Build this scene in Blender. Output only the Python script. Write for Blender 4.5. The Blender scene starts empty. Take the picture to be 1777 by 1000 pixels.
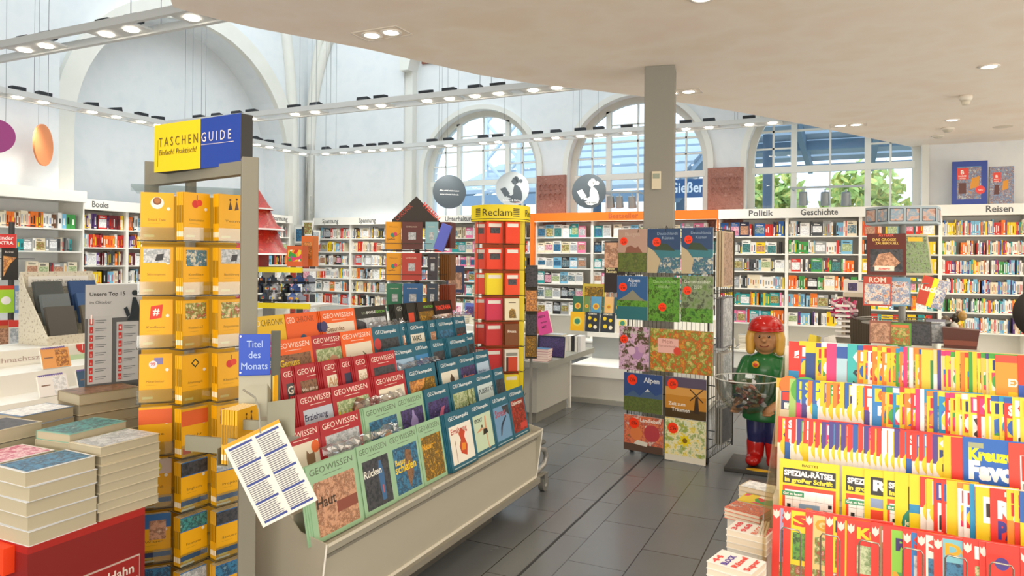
import bpy, math, random
from mathutils import Matrix, Vector
R = random.Random(7)
sc = bpy.context.scene
COL = sc.collection
# ---------------------------------------------------------------- camera
H, F = 1.55, 1240.0
PX, PY = 888.5, 450.0
YAW = math.radians(25.33)
ROLL = 0.009
CAMM = Matrix.Rotation(YAW, 4, 'Z') @ Matrix.Rotation(math.pi/2, 4, 'X') @ Matrix.Rotation(ROLL, 4, 'Z')
cd = bpy.data.cameras.new('camera'); cam = bpy.data.objects.new('camera', cd); COL.objects.link(cam)
cam.matrix_world = Matrix.Translation((0, 0, H)) @ CAMM
cd.sensor_width = 36; cd.lens = F/1777*36; cd.shift_y = (PY-500)/1777; cd.clip_start = .05; cd.clip_end = 200
sc.camera = cam
# ---------------------------------------------------------------- world, exposure
w = bpy.data.worlds.new('sky'); sc.world = w; w.use_nodes = True
nt = w.node_tree; nt.nodes.clear()
wo = nt.nodes.new('ShaderNodeOutputWorld'); bg = nt.nodes.new('ShaderNodeBackground')
bg.inputs[0].default_value = (.80, .90, 1.0, 1); bg.inputs[1].default_value = 2.6
nt.links.new(bg.outputs[0], wo.inputs[0])
sc.view_settings.view_transform = 'Standard'; sc.view_settings.look = 'None'
sc.view_settings.exposure = 0.0; sc.view_settings.gamma = 1; sc.view_settings.use_curve_mapping = False
# ---------------------------------------------------------------- lights
def lamp(name, kind, loc, power, col=(1, 1, 1), size=.1, sizey=None, rot=(0, 0, 0), spot=None):
    l = bpy.data.lights.new(name, kind); l.energy = power; l.color = col
    if kind == 'AREA':
        l.size = size
        if sizey: l.shape = 'RECTANGLE'; l.size_y = sizey
    else: l.shadow_soft_size = size
    if spot: l.spot_size = math.radians(spot); l.spot_blend = .6
    o = bpy.data.objects.new(name, l); COL.objects.link(o); o.location = loc; o.rotation_euler = rot
    return o
lamp('hall_top_fill', 'AREA', (-6.0, 6.5, 7.3), 400, (.84, .94, 1.0), 6.5, 7.5)  # broad cool fill added below the hall ceiling; the ceiling has no glazing
lamp('front_fill', 'AREA', (-1.0, -4.2, 1.5), 330, (1, .92, .82), 9.0, 2.4, (math.radians(98), 0, 0))  # added fill behind the camera, tilted up to brighten soffit and rack fronts
lamp('side_fill', 'AREA', (4.9, 4.0, 1.5), 260, (1, .92, .82), 12.0, 2.4, (math.radians(98), 0, math.radians(90)))  # matching unseen fill added by the right wall, no window there
lamp('rear_soffit_fill', 'AREA', (-1.0, .2, 3.06), 70, (1, .86, .68), 4.5, 3.0)  # warm area fill added under the soffit for the near objects, no fixture
lamp('right_soffit_fill', 'AREA', (2.0, 6.4, 3.06), 110, (1, .87, .70), 3.4, 6.0)  # added warm fill over the right part, separate from the recessed downlights
# ---------------------------------------------------------------- projection helpers
CR = CAMM.to_3x3()
def ray(px, py):
    return CR @ Vector(((px-PX)/F, (PY-py)/F, -1.0))
EYE = Vector((0, 0, H))
def at_z(px, py, z): d = ray(px, py); return EYE+d*((z-H)/d.z)
def at_y(px, py, y): d = ray(px, py); return EYE+d*(y/d.y)
def at_x(px, py, x): d = ray(px, py); return EYE+d*(x/d.x)
def at_d(px, py, k): return EYE+ray(px, py)*k
def proj(p):
    q = CR.transposed() @ (Vector(p)-EYE)
    if q.z > -.05: return None
    return (PX+F*q.x/-q.z, PY-F*q.y/-q.z, -q.z)
# ---------------------------------------------------------------- materials
MATS = {}
def lin(c): c = c/255.; return c/12.92 if c <= .04045 else ((c+.055)/1.055)**2.4
def hx(s): return tuple(lin(int(s[i:i+2], 16)) for i in (0, 2, 4))
def mat(col, rough=.5, metal=0., emit=0., name=None, spec=.5, alpha=1.):
    k = (col, rough, metal, emit, alpha)
    if k in MATS: return MATS[k]
    m = bpy.data.materials.new(name or 'paint_'+col); m.use_nodes = True
    b = m.node_tree.nodes['Principled BSDF']
    b.inputs['Base Color'].default_value = (*hx(col), 1); b.inputs['Roughness'].default_value = rough
    b.inputs['Metallic'].default_value = metal
    if emit: b.inputs['Emission Color'].default_value = (*hx(col), 1); b.inputs['Emission Strength'].default_value = emit
    if alpha < 1: b.inputs['Alpha'].default_value = alpha
    m.diffuse_color = (*hx(col), 1)
    MATS[k] = m; return m
def nmat(key, cols, scale=14, rough=.4, detail=4, kind='noise', stretch=(1, 1, 1), bump=0., lo=.32, hi=.68, const=False, fine=.5):
    """procedural printed picture / rough stone: noise through a colour ramp, shifted per object"""
    k = ('n', key)
    if k in MATS: return MATS[k]
    m = bpy.data.materials.new(key); m.use_nodes = True; t = m.node_tree; b = t.nodes['Principled BSDF']
    b.inputs['Roughness'].default_value = rough
    tc = t.nodes.new('ShaderNodeTexCoord'); oi = t.nodes.new('ShaderNodeObjectInfo')
    mp = t.nodes.new('ShaderNodeMapping'); mp.inputs['Scale'].default_value = stretch
    mu = t.nodes.new('ShaderNodeMath'); mu.operation = 'MULTIPLY'; mu.inputs[1].default_value = 40
    t.links.new(oi.outputs['Random'], mu.inputs[0]); t.links.new(mu.outputs[0], mp.inputs['Location'])
    t.links.new(tc.outputs['Object'], mp.inputs['Vector'])
    if kind == 'voronoi':
        n = t.nodes.new('ShaderNodeTexVoronoi'); n.inputs['Scale'].default_value = scale; out = n.outputs['Color']
        sp = t.nodes.new('ShaderNodeSeparateColor'); t.links.new(out, sp.inputs[0]); out = sp.outputs[0]; lo, hi = .05, .95
    else:
        n = t.nodes.new('ShaderNodeTexNoise'); n.inputs['Scale'].default_value = scale; n.inputs['Detail'].default_value = detail; n.inputs['Roughness'].default_value = fine
        out = n.outputs['Fac']
    t.links.new(mp.outputs[0], n.inputs['Vector'])
    r = t.nodes.new('ShaderNodeValToRGB'); e = r.color_ramp.elements
    if const: r.color_ramp.interpolation = 'CONSTANT'
    while len(e) < len(cols): e.new(.5)
    for i, c in enumerate(cols):
        e[i].position = lo+(hi-lo)*i/max(1, len(cols)-1); e[i].color = (*hx(c), 1)
    t.links.new(out, r.inputs[0]); t.links.new(r.outputs[0], b.inputs['Base Color'])
    if bump:
        bn = t.nodes.new('ShaderNodeBump'); bn.inputs['Strength'].default_value = bump; bn.inputs['Distance'].default_value = .01
        t.links.new(n.outputs['Fac'], bn.inputs['Height']); t.links.new(bn.outputs[0], b.inputs['Normal'])
    MATS[k] = m; return m
def glassmat(key, col, mix=.12, rough=.03):
    k = ('g', key)
    if k in MATS: return MATS[k]
    m = bpy.data.materials.new(key); m.use_nodes = True; t = m.node_tree; t.nodes.clear()
    o = t.nodes.new('ShaderNodeOutputMaterial'); mx = t.nodes.new('ShaderNodeMixShader'); mx.inputs[0].default_value = mix
    tr = t.nodes.new('ShaderNodeBsdfTransparent'); tr.inputs[0].default_value = (*hx(col), 1)
    gl = t.nodes.new('ShaderNodeBsdfGlossy'); gl.inputs['Roughness'].default_value = rough
    t.links.new(tr.outputs[0], mx.inputs[1]); t.links.new(gl.outputs[0], mx.inputs[2]); t.links.new(mx.outputs[0], o.inputs[0])
    MATS[k] = m; return m
GLASS = glassmat('window_glass', 'e8f2fa', .06)
ACRYL = glassmat('clear_acrylic', 'eef2f2', .10, .08)
FILM = glassmat('crumpled_clear_film', 'f4f4f8', .35, .15)
# picture palettes
PAL = {
 'coast': ('c9bfa0', '4f7f86', '2f5f7f', 'dcd8c0', '3d6f80'), 'castle': ('5a5a3a', '9a7a62', 'b89a86', '6a5a48', 'c7a894'),
 'lake': ('2a4f6a', '2f6a4a', '5a86a8', '1f3f3a'), 'forest': ('1f3f18', '3f7a2a', '6aa83a', '16300f', '86b850'),
 'garden': ('3a5a2a', '6a8a4a', '8a9a7a', '2a3a20', 'b8a890'), 'flowers': ('4a7a3a', 'b88ac0', 'e0c0d8', '5a3a2a', '3a5a2a', 'd88aa8'),
 'bouquet': ('4a7a2a', 'd8a83a', 'c84a2a', '6a9a3a', 'e8c87a', 'b83a2a'), 'yellowflower': ('6a8a3a', 'e8d02a', 'f4f0d0', '8aa84a', 'e8c01a'),
 'redflower': ('5a7a3a', 'c85a4a', 'e88a5a', 'a83a3a', 'f0e0d0', '5a6a3a'), 'meadow': ('3a5a2a', '6a7a3a', '4a5a30', '8a8a4a'),
 'dark': ('14181c', '2a3038', '4a4a50', '1a1410'), 'blue': ('1f4f78', '3f86b0', '12304f', '86b8d0'), 'brown': ('3a2a1c', '6a4a30', '9a7050', '281a10'),
 'skin': ('b88060', 'd8a888', '8a5a40', 'e8c8a8'), 'gold': ('6a5010', 'd8a020', '3a3a18', 'a87820', '2a2a14'),
 'purple': ('2a2050', '5a4a8a', '1a1430', '8a7ab0'), 'mist': ('a8b0b8', 'd0d4d8', '8a949c', 'e8e8e4'), 'red': ('7a1a14', 'b83a2a', '4a100c', 'd86a4a'),
 'green': ('a8b880', 'd0d8b0', '6a8a4a', 'e8e8c8'), 'pink': ('e0a0b0', 'b83a6a', 'f0d0d8', '8a3050'), 'orange': ('e87a20', 'f0b060', '8a3a10', 'f8d8a0'),
 'candy': ('f0d020', 'd83020', 'f8f4e8', '2f6fd0', 'f0a020', 'e03a6a', '3aa040', 'ffffff'), 'white': ('e8e8e4', 'ffffff', 'd0d4d8', 'f4e8d8'),
 'teal': ('1f6a70', '4a9a98', '123a40', 'a8d0c8'), 'food': ('c86a2a', 'e8d0a0', '6a8a3a', 'a83a1a', 'f0e8d8'),
 'tiffany': ('2f6fa8', 'c8862a', '5a9ac8', '8a4a2a', 'a8c8d8', 'd8a83a'), 'comic': ('c84a2a', 'e8c8a0', '3a6aa8', 'f0e8d8', 'a82a1a', '4a8a3a'),
 'grid': ('ffffff', 'ffffff', '303030', 'ffffff', 'e8e8e8'),
}
def pic(p, scale=26): return nmat('picture_%s_%d' % (p, scale), PAL[p], scale=scale*2.2 if p not in ('candy', 'grid') else scale, detail=10, fine=.72, kind='voronoi' if p in ('candy', 'grid') else 'noise', const=p in ('candy', 'grid'))
M = mat
# ---------------------------------------------------------------- mesh builder
TXT = {}
def text2d(s, bold=0.):
    k = (s, bold)
    if k not in TXT:
        cu = bpy.data.curves.new('lettering', 'FONT'); cu.body = s; cu.resolution_u = 2; cu.offset = bold
        o = bpy.data.objects.new('lettering', cu); me = bpy.data.meshes.new_from_object(o)
        vs = [tuple(v.co) for v in me.vertices]; fs = [tuple(p.vertices) for p in me.polygons]
        bpy.data.objects.remove(o); bpy.data.curves.remove(cu); bpy.data.meshes.remove(me)
        x0 = min([v[0] for v in vs] or [0]); x1 = max([v[0] for v in vs] or [1])
        TXT[k] = ([(v[0]-x0, v[1]) for v in vs], fs, x1-x0)
    return TXT[k]
class MB:
    def __init__(s): s.v = []; s.f = []; s.mi = []; s.ms = []; s.T = None; s.sm = []
    def m(s, mt):
        if mt not in s.ms: s.ms.append(mt)
        return s.ms.index(mt)
    def add(s, vs, fs, mt, smooth=False):
        b = len(s.v); i = s.m(mt)
        if s.T is not None: vs = [tuple(s.T @ Vector(v)) for v in vs]
        s.v += [tuple(v) for v in vs]
        for f in fs: s.f.append(tuple(b+q for q in f)); s.mi.append(i); s.sm.append(smooth)
        return s
    def box(s, x0, y0, z0, x1, y1, z1, mt):
        if x0 > x1: x0, x1 = x1, x0
        if y0 > y1: y0, y1 = y1, y0
        if z0 > z1: z0, z1 = z1, z0
        v = [(x, y, z) for z in (z0, z1) for y in (y0, y1) for x in (x0, x1)]
        return s.add(v, [(0, 2, 3, 1), (4, 5, 7, 6), (0, 1, 5, 4), (2, 6, 7, 3), (0, 4, 6, 2), (1, 3, 7, 5)], mt)
    def quad(s, a, b, c, d, mt): return s.add([a, b, c, d], [(0, 1, 2, 3)], mt)
    def prism(s, poly, ax, a, b, mt):
        n = len(poly)
        def P(u, w, t): return (t, u, w) if ax == 'x' else (u, t, w) if ax == 'y' else (u, w, t)
        v = [P(u, w, a) for u, w in poly]+[P(u, w, b) for u, w in poly]
        return s.add(v, [tuple(range(n)), tuple(range(2*n-1, n-1, -1))]+[(i, (i+1) % n, n+(i+1) % n, n+i) for i in range(n)], mt)
    def cyl(s, p, q, r, mt, n=12, r2=None, caps=True):
        p = Vector(p); q = Vector(q); d = (q-p)
        if d.length < 1e-6: return s
        z = d.normalized(); x = z.orthogonal().normalized(); y = z.cross(x); r2 = r if r2 is None else r2
        v = []
        for c, rr in ((p, r), (q, r2)):
            for i in range(n):
                a = 2*math.pi*i/n; v.append(tuple(c+x*(rr*math.cos(a))+y*(rr*math.sin(a))))
        fs = [(i, (i+1) % n, n+(i+1) % n, n+i) for i in range(n)]
        s.add(v, fs, mt, True)
        if caps: s.add(v, [tuple(range(n-1, -1, -1)), tuple(range(n, 2*n))], mt)
        return s
    def tube(s, pts, r, mt, n=8, closed=False):
        pts = [Vector(p) for p in pts]; k = len(pts); v = []; up = None
        for i, p in enumerate(pts):
            a = pts[(i-1) % k] if (i or closed) else p; b = pts[(i+1) % k] if (i < k-1 or closed) else p
            t = (b-a).normalized()
            if up is None: up = t.orthogonal().normalized()
            x = (up-t*up.dot(t)).normalized(); up = x; y = t.cross(x)
            for j in range(n):
                an = 2*math.pi*j/n; v.append(tuple(p+x*(r*math.cos(an))+y*(r*math.sin(an))))
        fs = []
        for i in range(k if closed else k-1):
            i2 = (i+1) % k
            for j in range(n): fs.append((i*n+j, i*n+(j+1) % n, i2*n+(j+1) % n, i2*n+j))
        s.add(v, fs, mt, True)
        if not closed: s.add(v, [tuple(range(n-1, -1, -1)), tuple(range((k-1)*n, k*n))], mt)
        return s
    def lathe(s, prof, mt, n=24, c=(0, 0, 0), sx=1, sy=1):
        v = []
        for r, z in prof:
            for i in range(n):
                a = 2*math.pi*i/n; v.append((c[0]+r*sx*math.cos(a), c[1]+r*sy*math.sin(a), c[2]+z))
        fs = []
        for k in range(len(prof)-1):
            for i in range(n): fs.append((k*n+i, k*n+(i+1) % n, (k+1)*n+(i+1) % n, (k+1)*n+i))
        return s.add(v, fs, mt, True)
    def ell(s, c, rx, ry, rz, mt, n=18, k=10, rot=None):
        v = []; fs = []
        for i in range(k+1):
            ph = math.pi*i/k
            for j in range(n):
                a = 2*math.pi*j/n; p = Vector((rx*math.sin(ph)*math.cos(a), ry*math.sin(ph)*math.sin(a), rz*math.cos(ph)))
                if rot: p = rot @ p
                v.append(tuple(p+Vector(c)))
        for i in range(k):
            for j in range(n): fs.append((i*n+j, (i+1)*n+j, (i+1)*n+(j+1) % n, i*n+(j+1) % n))
        return s.add(v, fs, mt, True)
    def text(s, st, o, ux, uy, width, mt, bold=0., h=None):
        """lettering from origin o along ux, up uy, fitted to width"""
        vs, fs, tw = text2d(st, bold); k = width/max(tw, .01); kh = k if h is None else h/.7
        o = Vector(o); ux = Vector(ux); uy = Vector(uy)
        return s.add([tuple(o+ux*(x*k)+uy*(y*kh)) for x, y in vs], fs, mt)
    def build(s, name, parent=None, loc=(0, 0, 0), rot=(0, 0, 0), bevel=0.):
        me = bpy.data.meshes.new(name); me.from_pydata(s.v, [], s.f)
        for mt in s.ms: me.materials.append(mt)
        me.polygons.foreach_set('material_index', s.mi); me.polygons.foreach_set('use_smooth', s.sm); me.update()
        o = bpy.data.objects.new(name, me); COL.objects.link(o); o.location = loc; o.rotation_euler = rot
        if parent: o.parent = parent
        if bevel:
            b = o.modifiers.new('b', 'BEVEL'); b.width = bevel; b.segments = 2; b.limit_method = 'ANGLE'
        return o
def tag(o, label, cat, group=None, kind=None):
    o['label'] = label; o['category'] = cat
    if group: o['group'] = group
    if kind: o['kind'] = kind
    return o
def thing(name, label, cat, loc=(0, 0, 0), rz=0., group=None):
    o = bpy.data.objects.new(name, None); COL.objects.link(o); o.empty_display_size = .05
    o.location = loc; o.rotation_euler = (0, 0, rz); return tag(o, label, cat, group)
def struct(o): o['kind'] = 'structure'; return o
def copy_tree(o, parent=None):
    c = o.copy(); COL.objects.link(c)
    if parent: c.parent = parent
    for ch in list(o.children): copy_tree(ch, c)
    return c
def art(mb, w, h, y0, els, x0=0, z0=0):
    """printed cover in the plane y=y0 facing -y: layered shapes in unit coordinates"""
    for i, e in enumerate(els):
        y = y0-.00006*(i+1)-.0001; k = e[0]
        X = lambda u: x0+u*w
        Z = lambda v: z0+v*h
        if k == 'r': mb.quad((X(e[1]), y, Z(e[2])), (X(e[3]), y, Z(e[2])), (X(e[3]), y, Z(e[4])), (X(e[1]), y, Z(e[4])), M(e[5], .4))
        elif k == 'n': mb.quad((X(e[1]), y, Z(e[2])), (X(e[3]), y, Z(e[2])), (X(e[3]), y, Z(e[4])), (X(e[1]), y, Z(e[4])), pic(e[5], *(e[6:7])))
        elif k == 'g': mb.add([(X(u), y, Z(v)) for u, v in e[1]], [tuple(range(len(e[1])))], M(e[2], .4))
        elif k == 'gn': mb.add([(X(u), y, Z(v)) for u, v in e[1]], [tuple(range(len(e[1])))], pic(e[2], *(e[3:4])))
        elif k == 'c': mb.add([(X(e[1])+e[3]*w*math.cos(a*math.pi/8), y, Z(e[2])+e[3]*w*math.sin(a*math.pi/8)) for a in range(16)], [tuple(range(16))], M(e[4], .4))
        elif k == 't': mb.text(e[1], (X(e[2]), y, Z(e[3])), (1, 0, 0), (0, 0, 1), e[4]*w, M(e[5], .45), e[6] if len(e) > 6 else 0., e[7]*h if len(e) > 7 else None)
ORD = 'first second third fourth fifth sixth seventh eighth ninth tenth eleventh twelfth thirteenth fourteenth fifteenth sixteenth seventeenth eighteenth nineteenth twentieth'.split()
def nth(i):
    if i < 20: return ORD[i]
    t = ['twenty', 'thirty', 'forty', 'fifty', 'sixty', 'seventy'][(i+1)//10-2]; u = (i+1) % 10
    return (t[:-1]+'ieth') if u == 0 else t+'-'+ORD[u-1]
# ================================================================ the room
WALL = nmat('white_plaster', ('dfe4e6', 'e6e9ea', 'e2e6e8'), scale=3, rough=.85)
BEIGE = nmat('cream_ceiling_paint', ('faeada', 'fcf0e2', 'f8e8d6'), scale=2, rough=.9)
TRIM = M('e4e4dc', .5); CREAM = M('d8d6cc', .55)
YW = 10.95; XL = -9.5
def floor_mat():
    m = bpy.data.materials.new('dark_slate_tiles'); m.use_nodes = True; t = m.node_tree; b = t.nodes['Principled BSDF']
    tc = t.nodes.new('ShaderNodeTexCoord'); mp = t.nodes.new('ShaderNodeMapping')
    mp.inputs['Rotation'].default_value = (0, 0, math.pi/2); mp.inputs['Location'].default_value = (.05, .067, 0)
    br = t.nodes.new('ShaderNodeTexBrick'); br.inputs['Scale'].default_value = 1.0
    br.inputs['Brick Width'].default_value = .62; br.inputs['Row Height'].default_value = .31; br.inputs['Mortar Size'].default_value = .003
    br.inputs['Color1'].default_value = (*hx('6c6f72'), 1); br.inputs['Color2'].default_value = (*hx('666a6d'), 1); br.inputs['Mortar'].default_value = (*hx('232527'), 1)
    no = t.nodes.new('ShaderNodeTexNoise'); no.inputs['Scale'].default_value = 2.5; no.inputs['Detail'].default_value = 6
    mx = t.nodes.new('ShaderNodeMixRGB'); mx.blend_type = 'MULTIPLY'; mx.inputs[0].default_value = .12
    t.links.new(tc.outputs['Object'], mp.inputs[0]); t.links.new(mp.outputs[0], br.inputs['Vector']); t.links.new(tc.outputs['Object'], no.inputs['Vector'])
    t.links.new(br.outputs['Color'], mx.inputs[1]); t.links.new(no.outputs['Fac'], mx.inputs[2]); t.links.new(mx.outputs[0], b.inputs['Base Color'])
    rr = t.nodes.new('ShaderNodeMapRange'); rr.inputs[3].default_value = .2; rr.inputs[4].default_value = .3
    t.links.new(no.outputs['Fac'], rr.inputs[0]); t.links.new(rr.outputs[0], b.inputs['Roughness'])
    bp = t.nodes.new('ShaderNodeBump'); bp.inputs['Strength'].default_value = .015; bp.inputs['Distance'].default_value = .003
    t.links.new(no.outputs['Fac'], bp.inputs['Height']); return m
fb = MB(); fb.box(-10, -4.5, -.1, 5.5, 11.5, 0, floor_mat()); struct(fb.build('floor'))
g = MB(); g.box(-1.462, -4.4, 0, -1.448, 10.3, .0015, M('1c1d1e', .6)); struct(g.build('trim_1'))
# --- window wall with three arched openings
WC = (-5.83, -3.06, -.27); WR = 1.12; SPR = 3.02; SILL = 1.9; TOP = 7.4
wb = MB()
def arch_z(u, r, s=SPR): return s+math.sqrt(max(0, r*r-u*u))
edges = [XL]
for c in WC: edges += [c-WR, c+WR]
edges.append(5.2)
for i in range(0, len(edges), 2): wb.box(edges[i]-(.3 if i == 0 else 0), YW, 0, edges[i+1], YW+.45, TOP, WALL)
NS = 22
for c in WC:
    wb.box(c-WR, YW, 0, c+WR, YW+.45, SILL, WALL)
    us = [-WR*math.cos(math.pi*k/NS) for k in range(NS+1)]
    for k in range(NS):
        a, b = us[k], us[k+1]; za, zb = arch_z(a, WR), arch_z(b, WR)
        wb.prism([(c+a, za), (c+b, zb), (c+b, TOP), (c+a, TOP)], 'y', YW, YW+.45, WALL)
# blind left part of the wall stands a little forward, with the white pilaster
wb.box(XL, YW-.18, 0, -7.28, YW, TOP, WALL)
struct(wb.build('wall_back'))
# pilaster with bracket, and the high brick-red opening beyond it
pb = MB(); pb.box(-7.28, YW-.14, 0, -7.12, YW, 5.0, TRIM); pb.prism([(-7.30, 4.9), (-7.12, 4.9), (-7.02, 5.25), (-7.02, 6.3), (-7.30, 6.3)], 'y', YW-.3, YW, TRIM)
struct(pb.build('trim_2'))
wb = MB(); wb.box(-7.0, YW-.04, 5.05, -4.4, YW-.005, 6.3, nmat('red_brick_paint', ('8a4a38', '9a5a46', '7a3f30'), scale=20))
for x in (-6.75, -6.5, -6.42, -5.6): wb.box(x, YW-.05, 5.05, x+.03, YW-.04, 6.3, TRIM)
struct(wb.build('window_4'))
def ringpts(c, r, s=SPR, n=28, low=SILL):
    return [(c-r, low)]+[(c-r*math.cos(math.pi*k/n), s+r*math.sin(math.pi*k/n)) for k in range(n+1)]+[(c+r, low)]
def band(mb, c, r0, r1, y0, y1, mt, s=SPR, low=SILL, ax='y'):
    a = ringpts(c, r0, s, low=low); b = ringpts(c, r1, s, low=low)
    for i in range(len(a)-1): mb.prism([a[i], a[i+1], b[i+1], b[i]], ax, y0, y1, mt)
for wi, c in enumerate(WC):
    root = MB(); band(root, c, WR, WR+.085, YW-.05, YW, TRIM); o = struct(root.build('window_%d' % (wi+1)))
    fr = MB(); y0, y1 = YW+.12, YW+.2
    band(fr, c, WR-.10, WR, y0, y1, CREAM)
    for u in (-.48, .48): fr.box(c+u-.04, y0, SILL, c+u+.04, y1, arch_z(u, WR-.08), TRIM)
    fr.box(c-1.05, y0-.006, 2.84, c+1.05, y1+.006, 2.93, TRIM); fr.box(c-1.05, y0-.006, SILL, c+1.05, y1+.006, 2.02, TRIM)
    for z in (3.45,): fr.box(c-.95, y0+.02, z-.015, c+.95, y1-.02, z+.015, TRIM)
    for z in (3.2,): fr.box(c-1.0, y0+.02, z-.012, c-.48, y1-.02, z+.012, TRIM); fr.box(c+.48, y0+.02, z-.012, c+1.0, y1-.02, z+.012, TRIM)
    for z in (3.72,):
        for u0, u1 in ((-.48, .48),): fr.box(c+u0, y0+.02, z-.01, c+u1, y1-.02, z+.01, TRIM)
    for u in (-.76, 0, .76): fr.box(c+u-.013, y0+.02, SILL, c+u+.013, y1-.02, arch_z(u, WR-.06), TRIM)
    fr.build('window_frame', o)
    gp = MB(); pts = ringpts(c, WR-.09); gp.add([(x, YW+.16, z) for x, z in pts], [tuple(range(len(pts)))], GLASS); gp.build('window_pane', o)
# sandstone blocks between the windows
RED = nmat('red_sandstone', ('8f5f52', 'a8776a', '97685c', 'b08478'), scale=16, rough=.9, bump=.6, detail=8)
for k, (x0, x1) in enumerate(((-4.70, -4.19), (-1.93, -1.42))):
    b = MB(); b.box(x0, YW-.10, 2.0, x1, YW, 2.93, RED)
    for j in range(10):   # carved relief scrolls
        xx = x0+.09+.085*(j % 5); zz = 2.74-.15*(j//5)
        b.tube([(xx+.035*math.cos(a), YW-.105, zz+.05*math.sin(a)) for a in [t*.6 for t in range(9)]], .009, RED, 6)
    struct(b.build('trim_%d' % (k+3)))
# --- left wall with its big blind arch
AC, AR, AS = 8.15, 2.02, 3.25
lw = MB(); lw.box(XL-.6, -4.5, 0, XL, AC-AR, TOP, WALL); lw.box(XL-.6, AC+AR, 0, XL, 11.4, TOP, WALL)
us = [-AR*math.cos(math.pi*k/NS) for k in range(NS+1)]
for k in range(NS):
    a, b = us[k], us[k+1]
    lw.prism([(AC+a, arch_z(a, AR, AS)), (AC+b, arch_z(b, AR, AS)), (AC+b, TOP), (AC+a, TOP)], 'x', XL-.6, XL, WALL)
lw.box(XL-.6, AC-AR, 0, XL-.5, AC+AR, 6, WALL)
struct(lw.build('wall_left'))
ar = MB(); band(ar, AC, AR, AR+.28, XL, XL+.10, nmat('cream_plaster', ('e4e2d8', 'e9e7de'), scale=3, rough=.85), s=AS, low=0, ax='x'); struct(ar.build('trim_5'))
pr = MB(); pr.box(XL, -4.4, 0, -9.12, 5.75, TOP, WALL); struct(pr.build('trim_6'))
# vault rib springing from the corner
vr = MB(); CP = nmat('cream_plaster', (), 3)
for off, rad in ((0, 1.0), (.0, 1.9)):
    pts = [(XL+.12+off+rad*1.2*(1-math.cos(a)), YW-.22, 3.7+2.6*math.sin(a)*1.3) for a in [i*math.pi/2/14 for i in range(15)]]
    vr.tube([(pts[0][0], pts[0][1], 2.0)]+pts, .09, CP, 10)
vr.tube([(XL+.03, 10.35, 2.0)]+[(XL+.03, 10.35-1.0*(1-math.cos(a)), 3.3+3.9*math.sin(a)) for a in [i*math.pi/2/14 for i in range(15)]], .10, CP, 10)
struct(vr.build('trim_7'))
b = MB(); b.box(5.0, -4.5, 0, 5.2, 11.4, TOP, WALL); struct(b.build('wall_right'))
b = MB(); b.box(-10, -4.6, 0, 5.2, -4.4, TOP, WALL); struct(b.build('wall_front'))
b = MB(); b.box(-10.1, -4.6, 7.4, 5.2, 11.5, 7.6, WALL); struct(b.build('ceiling'))
# --- mezzanine soffit with its curved edge
ZS = 3.12
ctrl = [(-3.77, -4.4), (-3.77, 3.05)]
for px, py in ((300, 12), (340, 24), (380, 34), (440, 48), (540, 67), (640, 86), (740, 109), (830, 130), (930, 146), (1030, 157), (1118, 168), (1200, 181), (1290, 196), (1400, 217), (1510, 240), (1595, 258)):
    p = at_z(px, py, ZS); ctrl.append((p.x, p.y))
ctrl += [(1.4, YW), (5.0, YW), (5.0, -4.4)]
sb = MB(); sb.prism(ctrl, 'z', ZS, ZS+.35, BEIGE); struct(sb.build('ceiling_soffit'))
# --- square grey pillar
pc = at_d(1143.5, 452, 5.86)
pl = MB(); pw = .12; pl.T = Matrix.Translation((pc.x, pc.y, 0)) @ Matrix.Rotation(math.radians(10), 4, 'Z')
pl.box(-pw, -pw, 0, pw, pw, ZS, M('8f8d84', .6)); struct(pl.build('trim_8', bevel=.006))
q = at_d(1139, 312, 5.72)
th = thing('thermostat', 'small cream wall thermostat on the grey pillar', 'thermostat', (pc.x, pc.y, q.z), math.radians(10))
b = MB(); b.box(-.055, -pw-.022, -.075, .02, -pw, .07, M('d8ceb4', .5)); b.build('housing', th, bevel=.004)
b = MB(); b.box(-.045, -pw-.025, .01, .008, -pw-.022, .05, M('8f9a88', .3)); b.build('display', th)
# ================================================================ outside, seen through the panes
b = MB(); b.box(-30, YW+.6, -1.2, 30, 60, -1, M('b8b8b0', .9)); struct(b.build('ground'))
def canopy(name, x0, x1, y0, z0, y1, z1, label):
    t = thing(name, label, 'roof')
    b = MB(); n = int((y1-y0)/1.1)
    for i in range(n): f0 = i/n; f1 = (i+.72)/n; b.prism([(y0+(y1-y0)*f0, z0+(z1-z0)*f0), (y0+(y1-y0)*f1, z0+(z1-z0)*f1), (y0+(y1-y0)*f1, z0+(z1-z0)*f1+.1), (y0+(y1-y0)*f0, z0+(z1-z0)*f0+.1)], 'x', x0, x1, M('a4b4c2', .6))
    b.build('roof_slab', t)
    n = int((x1-x0)/1.6)
    b = MB()
    for i in range(n+1):
        x = x0+(x1-x0)*i/n; b.prism([(y0, z0-.35), (y1, z1-.35), (y1, z1), (y0, z0)], 'x', x, x+.14, M('6a8498', .6))
    for k in range(4):
        f = k/3; b.box(x0, y0+(y1-y0)*f-.08, z0+(z1-z0)*f-.3, x1, y0+(y1-y0)*f+.08, z0+(z1-z0)*f-.05, M('7a94aa', .6))
    b.build('beams', t)
    b = MB()
    for i in range(3):
        x = x0+(x1-x0)*(.1+.4*i); b.cyl((x, (y0+y1)/2, -1), (x, (y0+y1)/2, (z0+z1)/2-.2), .12, M('5a7084', .6))
    b.build('posts', t)
canopy('platform_roof', -3.0, 7.5, 14, 5.3, 25, 4.75, 'dark blue platform roof seen through the rightmost window')
canopy('platform_roof', -9.5, -3.6, 16, 3.2, 23, 5.6, 'pale blue platform roof seen through the middle window')
p = at_y(1192, 327, 14.0)
t = thing('station_sign', 'blue platform name sign seen through the middle window right of the pillar', 'sign', (p.x, 14.0, p.z))
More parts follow.
